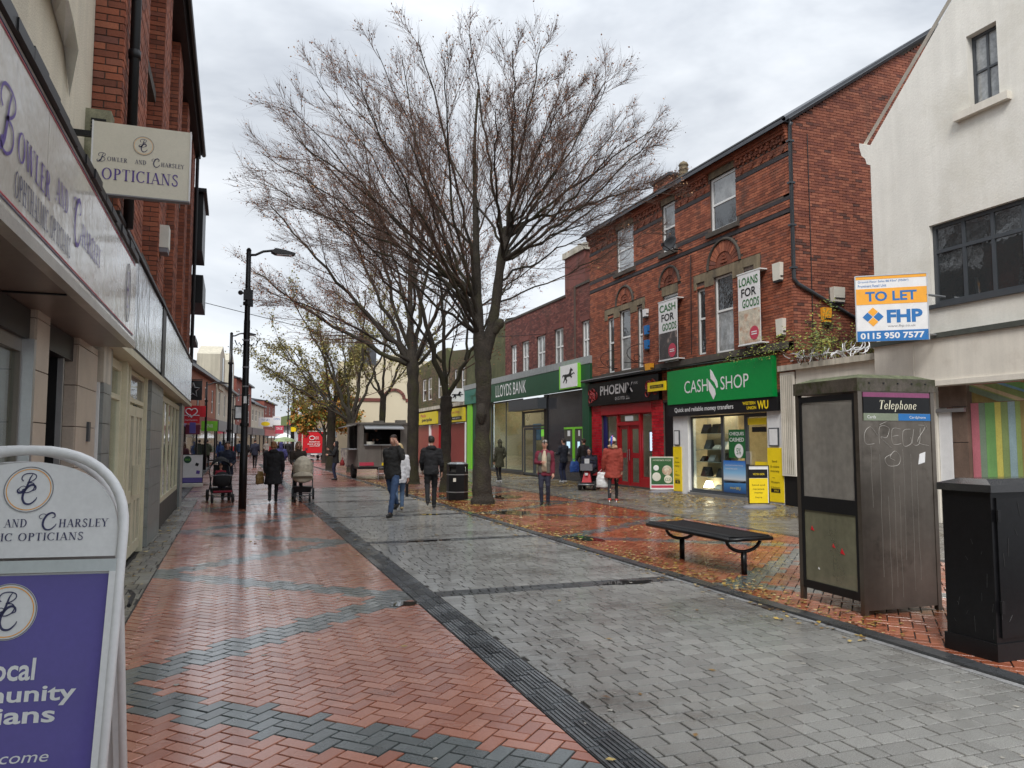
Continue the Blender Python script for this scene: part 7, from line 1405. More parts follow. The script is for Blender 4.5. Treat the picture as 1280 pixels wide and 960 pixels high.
# ================================================================ people
def remesh(mb, vox, smooth=5, disp=0, seed=0):
    me = bpy.data.meshes.new('tmp'); me.from_pydata(mb.v, [], mb.f); o = bpy.data.objects.new('tmp', me); C.objects.link(o)
    m = o.modifiers.new('r', 'REMESH'); m.mode = 'VOXEL'; m.voxel_size = vox; s_ = o.modifiers.new('s', 'SMOOTH'); s_.iterations = smooth; s_.factor = .5
    dg = bpy.context.evaluated_depsgraph_get(); r = bpy.data.meshes.new_from_object(o.evaluated_get(dg)); bpy.data.objects.remove(o); bpy.data.meshes.remove(me)
    n = len(r.vertices); co = np.zeros(n*3); r.vertices.foreach_get('co', co); co = co.reshape(-1, 3)
    if disp:
        nr = np.zeros(n*3); r.vertices.foreach_get('normal', nr); nr = nr.reshape(-1, 3)
        d = np.array([mnoise.noise(Vector((p[0]*9+seed, p[1]*9, p[2]*16))) + .5*mnoise.noise(Vector((p[0]*22, p[1]*22+seed, p[2]*30))) for p in co]); co = co+nr*(d*disp)[:, None]
    out_ = MB(); out_.v = [tuple(p) for p in co]; out_.f = [tuple(p.vertices) for p in r.polygons]; k = len(out_.f); out_.mi = [0]*k; out_.t = [.5]*k; out_.fl = [False]*k; bpy.data.meshes.remove(r); return out_
def cloth(name, col, **k): k.setdefault('rough', .85); r = k.pop('rough'); return mat('cloth_'+name, col, r, var=.14, vs=7, fine=60, bump=.3, bs=150, bd=.003, **k)
def seg(mb, pts, rr, n=12): mb.tube(pts, rr, n)
def ball(mb, c, r): mb.ell(c, r, 10, 8)
def lerp(a, b, t): return tuple(a[i]+(b[i]-a[i])*t for i in range(3))
def person(label, loc, yaw, hgt=1.72, stride=(.0,.0), lift=(0,0), arms=('down','down'), coat=('black',(.012,.012,.014)), hem=.80, flare=1.0, legs=('black_trousers',(.015,.015,.018)), legw=1.0, shoes=('black_shoe',(.015,.014,.014)), hair=('dark_hair',(.03,.018,.012)), style='short', hat=None, hood=None, group=None, vox=.02, lean=0, seated=False, bulk=1.0, open_front=None, skin='skin', trim=None, headturn=0):
    """stands at the origin facing -Y (so yaw 0 looks at the camera end of the street)"""
    t = thing('person', label, 'person', (0,0,0), group); K = hgt/1.75
    hipz = .92 if not seated else .62; sh = hipz+.50; nk = sh+.06; hd = sh+.21
    def ly(z): return -lean*(z-hipz)  # forward lean of the trunk
    J = {}
    for i, s_ in enumerate((-1, 1)):       # -1 = the person's right
        hip = (s_*.09, 0, hipz)
        if seated: knee = (s_*.12, -.42, hipz+.02); ank = (s_*.12, -.48, hipz-.38)
        else:
            f = stride[i]; ank = (s_*.085, -f, .09+lift[i]); d = max(0, .86-math.dist(hip, ank)); mid = lerp(hip, ank, .5); knee = (mid[0]*1.05, mid[1]-.03-math.sqrt(max(0, d))*.42, mid[2])
        J['leg', i] = (hip, knee, ank)
        S_ = (s_*.185*bulk, ly(sh), sh-.03); a = arms[i]
        P = {'down': ((s_*.235, .02, sh-.31), (s_*.235, -.05, sh-.58)), 'swing_f': ((s_*.24, -.06, sh-.30), (s_*.22, -.25, sh-.50)), 'swing_b': ((s_*.24, .12, sh-.29), (s_*.25, .16, sh-.55)),
             'phone': ((s_*.31, -.16, sh-.20), (s_*.155, -.10, sh+.10)), 'pocket': ((s_*.28, .06, sh-.28), (s_*.20, -.10, sh-.47)), 'push': ((s_*.22, -.05, sh-.29), (s_*.17, -.36, sh-.36)),
             'chest': ((s_*.25, -.03, sh-.29), (s_*.06, -.24, sh-.27)), 'lap': ((s_*.23, -.06, sh-.28), (s_*.12, -.34, sh-.27)), 'hold': ((s_*.26, .0, sh-.30), (s_*.27, -.12, sh-.55)), 'up': ((s_*.26,-.12,sh-.25),(s_*.16,-.35,sh-.05))}[a]
        J['arm', i] = (S_, (P[0][0], P[0][1]+ly(P[0][2]), P[0][2]), (P[1][0], P[1][1]+ly(P[1][2]), P[1][2]))
    def A(z, x=0, y=0): return (x, y+ly(z), z)
    # body
    b = MB()
    seg(b, [A(hipz-.06), A(hipz+.08), A(hipz+.25), A(sh-.10), A(sh-.01), A(nk-.01)], [(.10,.14),(.10,.14),(.095,.135),(.105,.165),(.075,.13),(.05,.06)])
    seg(b, [A(nk-.05), A(nk+.03), A(hd-.06)], [.056,.050,.05])
    hc = A(hd+.005); hc = (hc[0], hc[1]-.015, hc[2])
    seg(b, [(hc[0],hc[1]-.028,hd-.105),(hc[0],hc[1]-.026,hd-.085),(hc[0],hc[1]-.012,hd-.045),(hc[0],hc[1],hd),(hc[0],hc[1]+.006,hd+.05),(hc[0],hc[1]+.01,hd+.095),(hc[0],hc[1]+.012,hd+.112)], [(.022,.026),(.048,.044),(.078,.062),(.092,.072),(.094,.074),(.062,.052),(.02,.02)], 14)
    for s_ in (-1, 1): ball(b, (hc[0]+s_*.075, hc[1]+.012, hd-.005), (.012,.018,.030))
    b.tube([(hc[0],hc[1]-.082,hd+.018),(hc[0],hc[1]-.100,hd-.008),(hc[0],hc[1]-.112,hd-.028),(hc[0],hc[1]-.09,hd-.034)], [.008,.012,.016,.010], 7)
    for i in (0, 1):
        h_, k_, a_ = J['leg', i]; seg(b, [h_, lerp(h_, k_, .5), k_, lerp(k_, a_, .3), a_], [.078,.068,.048,.047,.034]); seg(b, [(a_[0],a_[1]+.04,a_[2]-.04),(a_[0],a_[1]-.03,a_[2]-.045),(a_[0],a_[1]-.13,a_[2]-.065)], [.035,.036,.025])
        s0, e0, w0 = J['arm', i]; seg(b, [s0, lerp(s0, e0, .5), e0, lerp(e0, w0, .3), w0], [.048,.043,.036,.034,.025]); ball(b, s0, .052)
    body = remesh(b, min(vox, .014), 3)
    # hands with separate fingers
    for i, s_ in ((0,-1),(1,1)):
        s0, e0, w0 = (Vector(q) for q in J['arm', i]); d = (w0-e0).normalized(); side = Vector((s_,0,0)); side = (side-d*side.dot(d)).normalized(); pn = d.cross(side).normalized()  # palm plane spanned by d and pn
        if pn.y > 0: pn = -pn
        body.tube([w0-d*.01, w0+d*.03, w0+d*.075, w0+d*.095], [(.020,.026),(.017,.036),(.015,.040),(.010,.036)], 8)
        for f in range(4):
            o_ = pn*(-.028+.019*f); L1 = (.062,.072,.068,.052)[f]; p0 = w0+d*.085+o_; body.tube([p0, p0+d*L1*.45-side*.004, p0+d*L1*.8-side*.020, p0+d*L1*.9-side*.036], [.0092,.0088,.008,.006], 6)
        p0 = w0+d*.035-pn*.0+pn*.030; body.tube([p0, p0+d*.03+pn*.022-side*.008, p0+d*.055+pn*.024-side*.022], [.012,.0105,.008], 6)
    nb = len(body.f); body.m = 1
    for s_ in (-1, 1): body.ell((hc[0]+s_*.030, hc[1]-.080, hd+.012), (.011,.007,.006), 8, 5)
    body.m = 2; body.tube([(hc[0]-.022,hc[1]-.086,hd-.060),(hc[0],hc[1]-.094,hd-.058),(hc[0]+.022,hc[1]-.086,hd-.060)], [.003,.006,.003], 6)
    body.m = 3
    for s_ in (-1, 1): body.tube([(hc[0]+s_*.016,hc[1]-.090,hd+.030),(hc[0]+s_*.032,hc[1]-.088,hd+.035),(hc[0]+s_*.048,hc[1]-.078,hd+.030)], [.003,.004,.002], 5)
    hm = cloth(hair[0], hair[1], rough=.6)
    bo = body.build('body', [skin, 'eye', 'lips', hm], t, smooth=True)
    # trousers
    q = MB()
    seg(q, [A(hipz+.10), (0,0,hipz), (0,0,hipz-.10)], [(.125*bulk,.165*bulk),(.13*bulk,.17*bulk),(.10,.14)])
    for i in (0, 1):
        h_, k_, a_ = J['leg', i]; w_ = legw; seg(q, [(h_[0]*.9,h_[1],h_[2]+.02), lerp(h_, k_, .5), k_, lerp(k_, a_, .45), (a_[0],a_[1]+.005,a_[2]-.01)], [.098*w_*bulk,.088*w_,.068*w_,.062*w_,.056*w_])
    remesh(q, vox, 4, .012, 3).build('trousers', cloth(*legs), t, smooth=True)
    # shoes
    for i in (0, 1):
        h_, k_, a_ = J['leg', i]; q = MB(); dx, dy, dz = a_; tilt = lift[i]*1.4 if not seated else 0; s_ = -1 if i == 0 else 1
        def fp(y, z): return (dx+s_*.012*(-y), dy+y*math.cos(tilt)-0*z, dz-.09+z+ (y*math.sin(tilt) if stride[i] < 0 else -y*math.sin(tilt)*.3)+ (0.05*tilt))
        seg(q, [fp(.075,.045), fp(.06,.05), fp(.0,.055), fp(-.07,.045), fp(-.14,.034), fp(-.175,.026)], [(.030,.028),(.048,.036),(.052,.042),(.043,.044),(.032,.042),(.012,.022)], 10)
        mats_ = [cloth(*shoes, rough=.5)]
        q2 = MB(); q2.tube([fp(.08,.012), fp(0,.010), fp(-.10,.010), fp(-.18,.014)], [(.012,.030),(.012,.042),(.012,.045),(.010,.02)], 8)
        so = q.build('shoe', mats_[0], t, smooth=True); q2.build('sole', 'white' if len(shoes[0]) and 'trainer' in shoes[0] else 'rubber', so)
    # coat: skirt, chest, shoulders, sleeves, hood or collar
    q = MB(); f = flare; bk = bulk
    zs = [hem, hem+.02, (hem+hipz+.1)/2, hipz+.12, hipz+.24, sh-.14, sh-.04, sh+.005, nk+.01]; 
    ws = [(.150*f,.200*f),(.152*f,.205*f),(.150,.195),(.135,.178),(.135,.180),(.145,.205),(.118,.200),(.085,.140),(.062,.075)]
    seg(q, [A(z) if z > hipz else (0, ly(hipz)*0-(.02 if seated else 0), z) for z in zs], [(a*bk, c*bk) for a, c in ws], 16)
    for i in (0, 1):
        s0, e0, w0 = J['arm', i]; ball(q, s0, .078*bk); seg(q, [s0, lerp(s0, e0, .5), e0, lerp(e0, w0, .5), lerp(e0, w0, .97)], [.080*bk,.070*bk,.060*bk,.055*bk,.047*bk])
    if hood == 'down': seg(q, [A(nk-.04,-.12,.03), A(nk-.01,-.07,.09), A(nk-.01,.07,.09), A(nk-.04,.12,.03)], [.035,.055,.055,.035])
    elif hood != 'none': seg(q, [A(nk-.02), A(nk+.035)], [(.075,.078),(.070,.072)])
    if hood == 'up':
        ball(q, (hc[0], hc[1]+.035, hd+.02), (.108,.105,.135)); seg(q, [A(nk-.03,0,.03), A(hd-.06,0,.04)], [(.09,.10),(.09,.09)])
    if seated:
        for i in (0, 1): h_, k_, a_ = J['leg', i]
    cm = remesh(q, vox, 4, .015, hash(label) % 50); co = cm.build('coat', cloth(*coat), t, smooth=True)
    q = MB(); q.tube([(0, -.150*bk*(1 if hem < hipz else 1)+ly(z)*(z > hipz), z) for z in (hem+.02, hipz+.12, sh-.12, sh-.02)], .004, 4) if False else None
    if trim:
        q = MB(); q.tube([A(nk+.00,-.10,-.03), A(nk+.03,-.09,.05), A(nk+.05,0,.11), A(nk+.03,.09,.05), A(nk+.00,.10,-.03)], [.035,.045,.05,.045,.035], 10); remesh(q, .014, 1, .03, 2).build('fur_trim', cloth(*trim), t, smooth=True)
    if open_front:   # contrasting garment seen between open edges
        q = MB(); q.tube([A(hem+.12,0,-.13*bk), A(hipz+.16,0,-.125*bk), A(sh-.14,0,-.13*bk), A(sh-.04,0,-.095), A(nk-.02,0,-.06)], [(.045,.085),(.045,.085),(.045,.075),(.035,.05),(.02,.03)], 12); q.build('inner_top', cloth(*open_front), t, smooth=True)
    # hair and hats
    if hood != 'up':
        q = MB(); ball(q, (hc[0], hc[1]+.006, hd+.072), (.080,.101,.056)); ball(q, (hc[0], hc[1]+.030, hd+.03), (.084,.088,.088))
        if style == 'long': seg(q, [(hc[0], hc[1]+.06, hd+.03), (hc[0], hc[1]+.075, hd-.09), (hc[0], hc[1]+.07, hd-.24)], [(.05,.078),(.045,.085),(.025,.07)]); [seg(q, [(hc[0]+s_*.072, hc[1]+.0, hd+.03), (hc[0]+s_*.085, hc[1]-.02, hd-.10), (hc[0]+s_*.08, hc[1]-.03, hd-.22)], [.03,.03,.02]) for s_ in (-1, 1)]
        elif style == 'bun': ball(q, (hc[0], hc[1]+.12, hd+.07), .045)
        elif style == 'bob': seg(q, [(hc[0], hc[1]+.035, hd+.04), (hc[0], hc[1]+.045, hd-.08)], [(.075,.092),(.065,.09)])
        hr = remesh(q, .012, 2, .012, 5)
        hr.build('hair', hm, t, smooth=True)
    if hat:
        q = MB(); kind, hcol = hat[0], hat[1]
        if kind == 'beanie': ball(q, (hc[0], hc[1]+.02, hd+.065), (.098,.105,.085)); q.tube([(hc[0]+.098*math.cos(a), hc[1]+.02+.104*math.sin(a), hd+.045) for a in [2*PI*i/16 for i in range(17)]], .018, 6)
        if kind == 'cap': ball(q, (hc[0], hc[1]+.012, hd+.06), (.088,.100,.065)); seg(q, [(hc[0],hc[1]-.06,hd+.06),(hc[0],hc[1]-.12,hd+.052),(hc[0],hc[1]-.165,hd+.042)], [(.012,.075),(.009,.07),(.006,.04)])
        h2 = remesh(q, .012, 1).build('hat', cloth(*hcol), t, smooth=True)
    for ch in list(t.children): pass
    t.scale = (K*(.97), K*.97, K); 
    if headturn: pass
    t.rotation_euler = (0, 0, yaw); t.location = (*loc, .0)
    t['height'] = hgt
    return t, J, K
def hand_world(pr, i):
    t, J, K = pr; w = Vector(J['arm', i][2]); e = Vector(J['arm', i][1]); p = w+(w-e).normalized()*.09
    return Matrix.Translation(t.location) @ Matrix.Rotation(t.rotation_euler.z, 4, 'Z') @ Vector((p.x*K*.97, p.y*K*.97, p.z*K))
BLK = ('black', (.012,.012,.014)); NAVY = ('navy', (.012,.016,.035)); JEANS = ('blue_jeans', (.03,.06,.13)); 
def bag(label, top, w_, h_, col, cat='bag', name='carrier_bag', yaw=0, d_=.10):
    t = thing(name, label, cat, (0,0,0)); q = MB(); q.tube([(0,0,-.12-h_),(0,0,-.10-h_),(0,0,-.12-h_*.5),(0,0,-.14),(0,0,-.12)], [(d_*.7,w_*.42),(d_,w_*.5),(d_,w_*.52),(d_*.5,w_*.42),(d_*.2,w_*.36)], 12); bm_ = remesh(q, .02, 2, .02, len(label)); bm_.build('sack', col, t, smooth=True)
    for s_ in (-1, 1): q = MB(); q.tube([(-w_*.3,s_*.02,-.13),(-w_*.05,s_*.012,-.02),(w_*.05,s_*.012,-.02),(w_*.3,s_*.02,-.13)], .006, 5); q.build('handle', col, t)
    t.location = top; t.rotation_euler = (0,0,yaw); return t
# foreground pair and others; yaw 0 faces the camera, R(180) walks away
p1 = person('man in black jacket and blue jeans walking this way holding a phone to his ear', (3.34,16.82), R(-36), 1.77, stride=(-.40,.32), lift=(.15,0), arms=('swing_b','phone'), coat=('black_jacket',(.012,.012,.012)), hem=.80, flare=.92, legs=JEANS, hair=('dark_brown_hair',(.025,.014,.010)), vox=.016)
t = thing('mobile_phone', 'dark mobile phone held to the ear of the man in the black jacket', 'phone', hand_world(p1,1)); mb = MB(); mb.box(-.01,.01,-.035,.035,-.07,.07); o = mb.build('case', 'black_gloss', t); t.rotation_euler = (0,.2,R(-24))
p2 = person('blonde woman in white coat and pale jeans half hidden behind the man on the phone', (3.74,18.1), R(172), 1.58, stride=(.14,-.20), lift=(0,.05), arms=('down','swing_f'), coat=('white_coat',(.62,.62,.64)), hem=.72, flare=.95, legs=('pale_jeans',(.10,.16,.26)), shoes=('tan_boot',(.40,.30,.16)), hair=('blonde_hair',(.55,.42,.22)), style='long')
p3 = person('man dressed all in black walking away from the camera beside the slender tree', (4.56,18.3), R(168), 1.76, stride=(.16,-.24), lift=(0,.12), arms=('hold','swing_f'), coat=('black_hooded_jacket',(.010,.010,.012)), hem=.82, hood='down', legs=BLK, hair=('cropped_black_hair',(.015,.012,.010)), vox=.018)
p4 = person('woman in long olive coat with hood seen from behind at the bank window', (10.05,29.1), R(195), 1.70, stride=(.05,-.04), arms=('pocket','down'), coat=('olive_coat',(.055,.055,.032)), hem=.62, flare=1.08, hood='up', legs=('charcoal_leggings',(.03,.03,.032)), legw=.85, shoes=('white_trainer',(.5,.5,.5)))
p5 = person('man in flat cap with grey body warmer over maroon sleeves walking towards the camera', (7.6,18.44), R(-28), 1.66, stride=(.10,-.06), arms=('chest','down'), coat=('maroon_jacket',(.13,.012,.028)), hem=.78, hood='none', open_front=('beige_hoodie',(.42,.36,.26)), legs=('dark_navy_jeans',(.016,.018,.035)), hat=('cap',('grey_tweed_cap',(.06,.055,.05))), hair=('grey_hair',(.25,.24,.22)), vox=.018)
q = MB(); sh_ = .92+.5
for s_ in (-1,1): q.tube([(s_*.10,-.10,.86),(s_*.105,-.115,1.05),(s_*.12,-.12,1.28),(s_*.11,-.06,1.40)], [(.05,.075),(.05,.07),(.05,.07),(.05,.05)], 10)
q.tube([(0,.05,.84),(0,.05,1.05),(0,.06,1.3),(0,.04,1.42)], [(.11,.20),(.11,.19),(.11,.20),(.08,.12)], 14); vst = remesh(q, .02, 3, .01, 4); vst.build('body_warmer', cloth('grey_body_warmer',(.09,.085,.07)), p5[0], smooth=True, local=True)
p6 = person('man in navy jacket standing at the left cash machine with his back turned', (12.35,28.0), R(200), 1.74, arms=('lap','lap'), coat=('navy_jacket',(.014,.017,.028)), hem=.80, legs=('dark_blue_jeans',(.018,.024,.06)), shoes=('white_trainer',(.5,.5,.5)))
p7 = person('person in long black coat at the right cash machine with back turned', (12.9,27.3), R(188), 1.74, arms=('lap','hold'), coat=('long_black_coat',(.008,.008,.009)), hem=.50, flare=1.1, legs=BLK)
bag('blue carrier bag with white mark held between the two people at the cash machines', (12.45,27.2,.98), .48, .42, cloth('blue_bag',(.02,.08,.30), rough=.35), yaw=R(20))
p8 = person('woman in rust red padded coat with cream hat walking away past the red shop', (9.62,18.55), R(150), 1.72, stride=(.28,-.28), lift=(0,.04), arms=('down','hold'), coat=('rust_red_coat',(.24,.035,.022)), hem=.66, flare=1.12, bulk=1.08, trim=('tan_fur',(.42,.30,.19)), legs=('black_leggings',(.012,.012,.014)), legw=.82, shoes=('red_trainer',(.40,.04,.03)), hat=('beanie',('cream_knit_hat',(.62,.58,.45))), hair=('brown_hair',(.08,.04,.02)), vox=.017)
hx = Matrix.Translation(p8[0].location) @ Matrix.Rotation(R(150),4,'Z')
for k, c in enumerate((('violet',(.35,.08,.5)),('hot_pink',(.75,.12,.4)),('turquoise',(.05,.45,.55)),('deep_blue',(.03,.06,.45)))):
    q = MB(); q.tube([(.01*k,.02+.03*k,1.755),(.01*k,.07+.03*k,1.80-.01*k),(.01*k,.115+.022*k,1.72-.02*k),(.012*k,.12+.02*k,1.60-.03*k)], [.018,.022,.020,.010], 7); q.build('hat_tassel', cloth(*c), p8[0], smooth=True, local=True)
bag('white plastic carrier bag held by the woman in the rust red coat', hx @ Vector((.27,-.14,.92)), .36, .42, cloth('white_plastic',(.55,.56,.56), rough=.35), yaw=R(150))
p9 = person('woman in long black coat walking away in the middle of the red pavement', (1.06,21.65), R(176), 1.63, stride=(.12,-.22), lift=(0,.05), arms=('hold','down'), coat=('black_long_coat',(.011,.011,.013)), hem=.52, flare=1.16, bulk=1.12, hood='down', legs=BLK, legw=.9, hair=('ginger_hair',(.24,.11,.045)), style='bob', vox=.018)
bag('tan brown handbag on the arm of the woman in the long black coat', (.72,21.6,.96), .34, .34, cloth('tan_leather',(.20,.12,.04), rough=.45), name='handbag', yaw=R(60), d_=.08)
p10 = person('woman in dark jacket pushing the black hooded pushchair', (-.12,23.35), R(-5), 1.62, stride=(.16,-.1), arms=('push','push'), coat=NAVY, hem=.75, legs=BLK, hair=('dark_hair',(.03,.018,.012)), style='bob')
p11 = person('long haired woman in dark brown coat pushing the cream pram', (1.80,22.95), R(-4), 1.63, stride=(.12,-.12), arms=('push','push'), coat=('dark_brown_coat',(.035,.024,.018)), hem=.62, flare=1.05, legs=BLK, hair=('fair_brown_hair',(.20,.12,.06)), style='long')
p12 = person('man in black standing at the side counter of the catering trailer', (4.15,33.3), R(-105), 1.62, arms=('up','lap'), coat=BLK, hem=.76, hood='up', legs=('dark_blue_jeans',(.018,.024,.06)))
bag('dark red bag hanging in front of the man at the catering trailer', (4.42,33.25,.98), .26, .26, cloth('dark_red_bag',(.22,.02,.02)), yaw=R(90))
p13 = person('server in dark top inside the catering trailer hatch', (6.0,34.2), R(-15), 1.75, arms=('lap','lap'), coat=('dark_grey_top',(.03,.03,.035)), hem=.85, vox=.03); p13[0].location.z = .55
crowd = [('person in green padded jacket and dark trousers walking away at far left',-1.5,53,180,1.75,('army_green',(.05,.06,.035)),'down'),('person in bright blue hooded coat walking away beside the green jacket',-.75,55,175,1.62,('royal_blue',(.02,.05,.16)),'up'),('person in black coat partly behind the nearest lamp post',.75,50,180,1.72,BLK,None),('tall man in navy coat walking away right of the nearest lamp post',1.35,50.5,170,1.78,('deep_navy',(.014,.016,.034)),None),
 ('person in purple blue hooded coat beyond the woman in the long black coat',1.95,34,178,1.58,('violet_blue',(.06,.06,.19)),'up'),('person in dark coat beyond the cream pram',2.55,44,176,1.7,BLK,None),('person in grey coat beyond the two prams',2.95,52,10,1.68,('mid_grey',(.08,.08,.085)),None),('person in maroon coat near the left shop fronts behind the pavement sign',-1.95,36,150,1.60,('dark_maroon',(.07,.02,.025)),None),
 ('distant person in pale coat by the market stalls',3.1,78,0,1.7,('pale_stone',(.35,.32,.28)),None),('distant person in black near the tall pole',4.3,66,180,1.74,BLK,None),('distant person in brown coat left of the tall pole',3.4,62,180,1.66,('mid_brown',(.10,.06,.035)),None),('distant person in red coat near the market stalls',2.2,84,0,1.66,('scarlet',(.30,.02,.02)),None),('distant person in blue coat near the far shops',.6,70,180,1.7,('slate_blue',(.04,.07,.13)),None),('distant person in grey hooded top far left',-.6,66,180,1.75,('charcoal_top',(.04,.04,.045)),'up'),('distant couple member in black by the far bend',5.6,96,180,1.7,BLK,None),('distant person with dark coat beside the red van',5.0,72,0,1.72,NAVY,None)]
for i, (lb, x, y, yw, h, c, hd_) in enumerate(crowd):
    person(lb, (x,y), R(yw), h, stride=(.16*(-1)**i,-.16*(-1)**i), arms=('swing_f','swing_b') if i % 2 else ('pocket','down'), coat=c, hem=(.74,.6,.8)[i%3], hood=hd_, legs=[BLK,('dark_blue_jeans',(.018,.024,.06)),('charcoal_leggings',(.03,.03,.032))][i%3], hair=[('dark_hair',(.03,.018,.012)),('brown_hair',(.08,.04,.02)),('grey_hair',(.25,.24,.22))][i%3], style=['short','long','short'][i%3], vox=.03)
um = thing('umbrella', 'pale green umbrella held up in the distant crowd', 'umbrella', (3.0,44,0)); mb = MB(); mb.lathe([(.62,1.62),(.5,1.75),(.25,1.84),(.03,1.88)], 8, (2.7,43.9,0)); mb.build('canopy', cloth('pale_green_umbrella',(.28,.36,.18), rough=.5), um); mb = MB(); mb.tube([(2.7,43.9,1.1),(2.7,43.9,1.86)], .012, 5); mb.build('shaft', 'galv', um)
# ---- pushchairs
def pram(label, c, yaw, cream):
    t = thing('pushchair', label, 'pushchair', (0,0,0)); fr = 'grey_alu' if cream else 'black'
    hc_ = cloth('cream_pram_fabric',(.55,.49,.38)) if cream else cloth('black_pram_fabric',(.014,.014,.016))
    for s_ in (-1, 1):
        wheel(t, (s_*.26,.42,.15), .15, .05, 'grey_ink'); wheel(t, (s_*(.18 if cream else .24),-.38,.11), .11, .05, 'grey_ink')
        q = MB(); q.tube([(s_*.24,-.36,.14),(s_*.24,-.1,.42),(s_*.24,.25,.72),(s_*.24,.58,1.02)], .014, 6); q.build('frame_tube', fr, t, smooth=True)
        q = MB(); q.tube([(s_*.25,.42,.16),(s_*.24,.1,.40),(s_*.24,-.1,.62)], .013, 6); q.build('frame_tube', fr, t, smooth=True)
    q = MB(); q.tube([(-.24,.58,1.02),(0,.60,1.03),(.24,.58,1.02)], .018, 8); q.build('handle', 'black', t, smooth=True); q = MB(); q.tube([(-.25,-.37,.15),(.25,-.37,.15)], .014, 6); q.build('axle', fr, t); q = MB(); q.tube([(-.26,.42,.15),(.26,.42,.15)], .012, 6); q.build('axle', fr, t)
    q = MB(); q.prism([(-.2,-.25),(.2,-.25),(.2,.3),(-.2,.3)], .22, .36, top=[(-.23,-.28),(.23,-.28),(.23,.33),(-.23,.33)]); q.build('basket', 'black', t)
    if cream:
        q = MB(); q.tube([(0,-.40,.62),(0,-.38,.62),(0,-.1,.60),(0,.3,.62),(0,.36,.66)], [(.02,.14),(.24,.13),(.26,.15),(.25,.14),(.1,.1)], 14); q.build('carrycot', hc_, t, smooth=True)
        q = MB(); ball(q, (0,-.02,.80), (.25,.34,.34)); hm_ = remesh(q, .025, 1, .012, 3)
        hm_.build('hood', hc_, t, smooth=True)
        for k in range(3): q = MB(); q.tube([(.252*math.cos(PI*i/12), -.12+.12*k, .80+.345*math.sin(PI*i/12)*(.93 if k == 1 else .9)) for i in range(13)], .007, 5); q.build('hood_rib', hc_, t)
        B('apron_band', cloth('brown_band',(.12,.09,.06)), t, (-.24,.24,-.42,-.395,.58,.64))
    else:
        q = MB(); q.prism([(-.19,-.20),(.19,-.20),(.17,.2),(-.17,.2)], .40, .50); q.build('seat', hc_, t); q = MB(); q.prism([(-.17,.50),(.17,.50),(.16,.92),(-.16,.92)], .10, .16, 'y'); q.build('backrest', hc_, t)
        q = MB(); n = 12
        for k in range(6):
            a0, a1 = R(38+18*k), R(38+18*(k+1)); P0 = [(.25*math.cos(PI*i/n), .12-.30*math.cos(a0)*math.sin(PI*i/n), .78+.30*math.sin(PI*i/n)*(math.sin(a0)*.9+.25)) for i in range(n+1)]; P1 = [(.25*math.cos(PI*i/n), .12-.30*math.cos(a1)*math.sin(PI*i/n), .78+.30*math.sin(PI*i/n)*(math.sin(a1)*.9+.25)) for i in range(n+1)]
            q.add(P0+P1, [(i, i+1, n+2+i, n+1+i) for i in range(n)])
        q.build('hood', hc_, t, smooth=True); q = MB(); ball(q, (0,-.20,.56), (.20,.12,.20)); q.build('footmuff', hc_, t, smooth=True); q = MB(); q.tube([(-.25,-.2,.66),(0,-.3,.68),(.25,-.2,.66)], .014, 6); q.build('bumper_bar', 'grey_ink', t)
        q = MB(); q.add([(.27,.1,1.06),(.27,-.16,1.02),(.33,-.34,.78),(.34,.1,.70)], [(0,1,2,3)]); q.build('rain_cover', frosted("clear_rain_cover", (.5,.52,.53), .6), t); B('red_footrest', cloth('dark_red_trim',(.25,.02,.04)), t, (-.22,.22,-.42,-.36,.26,.30))
    t.rotation_euler = (0,0,yaw); t.location = (*c,0); t.scale = (1.08,1.08,1.08); return t
pram('black hooded pushchair with a small child in it beside the nearest lamp post', (-.26,22.3), R(8), False); pram('cream hooded pram with brown wheels on the red pavement', (1.86,22.0), R(-6), True)
ct = person('small child in red top sitting in the black pushchair', (-.27,22.32), R(8), .95, seated=True, arms=('down','lap'), coat=('child_red',(.32,.03,.05)), hem=.56, legs=('child_navy',(.02,.02,.05)), hair=('light_brown_hair',(.15,.08,.04)), vox=.03, hood='none'); ct[0].location.z = .22
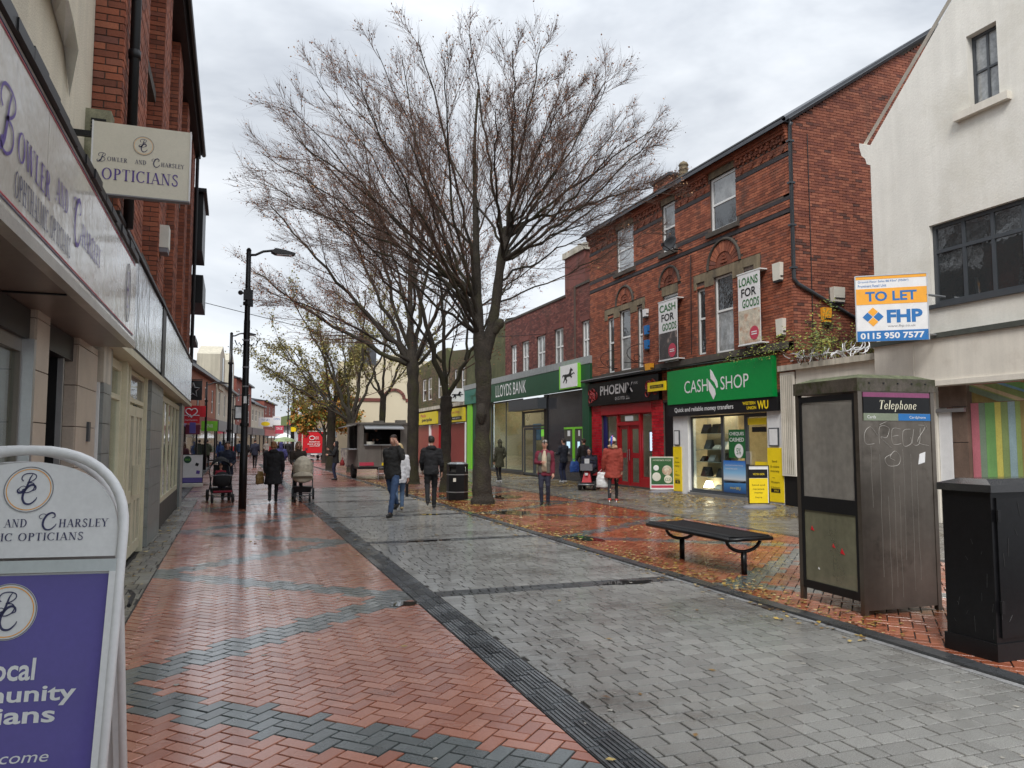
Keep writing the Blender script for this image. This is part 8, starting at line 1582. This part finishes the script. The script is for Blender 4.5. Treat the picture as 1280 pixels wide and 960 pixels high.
# ---- mobility scooter with rider
ms = thing('mobility_scooter', 'dark mobility scooter with red trim parked outside the red shop', 'mobility scooter', (11.45,23.8,0))
for (x,y) in ((-.25,.42),(.25,.42),(-.25,-.45),(.25,-.45)): wheel(ms, (x,y,.15), .15, .09, 'galv')
def msb(nm, m, f): q = MB(); f(q); return q.build(nm, m, ms, smooth=True)
msb('deck', 'black_plastic', lambda q: q.prism([(-.22,-.62),(.22,-.62),(.28,-.3),(.28,.55),(-.28,.55),(-.28,-.3)], .16, .27)); msb('rear_cover', 'black_gloss', lambda q: q.prism([(-.26,.18),(.26,.18),(.26,.62),(-.26,.62)], .27, .46, top=[(-.2,.22),(.2,.22),(.2,.55),(-.2,.55)])); msb('front_cover', 'bhf_red', lambda q: q.prism([(-.16,-.62),(.16,-.62),(.16,-.45),(-.16,-.45)], .27, .62, top=[(-.09,-.5),(.09,-.5),(.09,-.42),(-.09,-.42)]))
msb('tiller', 'black', lambda q: q.tube([(0,-.50,.45),(0,-.40,.75),(0,-.30,.98)], .035, 8)); msb('handlebar', 'black', lambda q: q.tube([(-.26,-.22,.98),(-.1,-.30,1.0),(.1,-.30,1.0),(.26,-.22,.98)], .018, 8)); msb('seat', 'black_plastic', lambda q: q.prism([(-.24,.0),(.24,.0),(.24,.46),(-.24,.46)], .58, .66)); msb('seat_post', 'galv', lambda q: q.tube([(0,.3,.4),(0,.3,.6)], .04, 8)); msb('seat_back', 'black_plastic', lambda q: q.prism([(-.22,.66),(.22,.66),(.20,1.15),(-.20,1.15)], .42, .50, 'y')); msb('front_basket', 'grey_ink', lambda q: q.box(-.2,.2,-.66,-.5,.66,.88)); msb('bumper', 'galv', lambda q: q.tube([(-.26,-.66,.2),(0,-.72,.2),(.26,-.66,.2)], .02, 6)); msb('headlight', 'white', lambda q: q.box(-.05,.05,-.64,-.61,.5,.58)); msb('paper', 'white', lambda q: q.box(-.08,.08,-.5,-.49,.89,1.05))
for ch in list(ms.children):
    ch.location = (0,0,0)
# parts were built relative to the world origin: shift their meshes back onto the scooter
for ch in [c for c in bpy.data.objects if c.parent == ms or (c.parent and c.parent.parent == ms)]:
    me = ch.data
    if me and me.users == 1:
        off = Vector((11.45,23.8,0)); me.transform(Matrix.Translation(off))
ms.rotation_euler = (0,0,R(-35))
pr = person('hooded person in dark blue padded coat seated on the mobility scooter', (11.52,23.95), R(-35), 1.66, seated=True, arms=('push','push'), coat=('dark_blue_padded',(.022,.024,.045)), hem=.56, hood='up', bulk=1.2, legs=BLK, vox=.02)
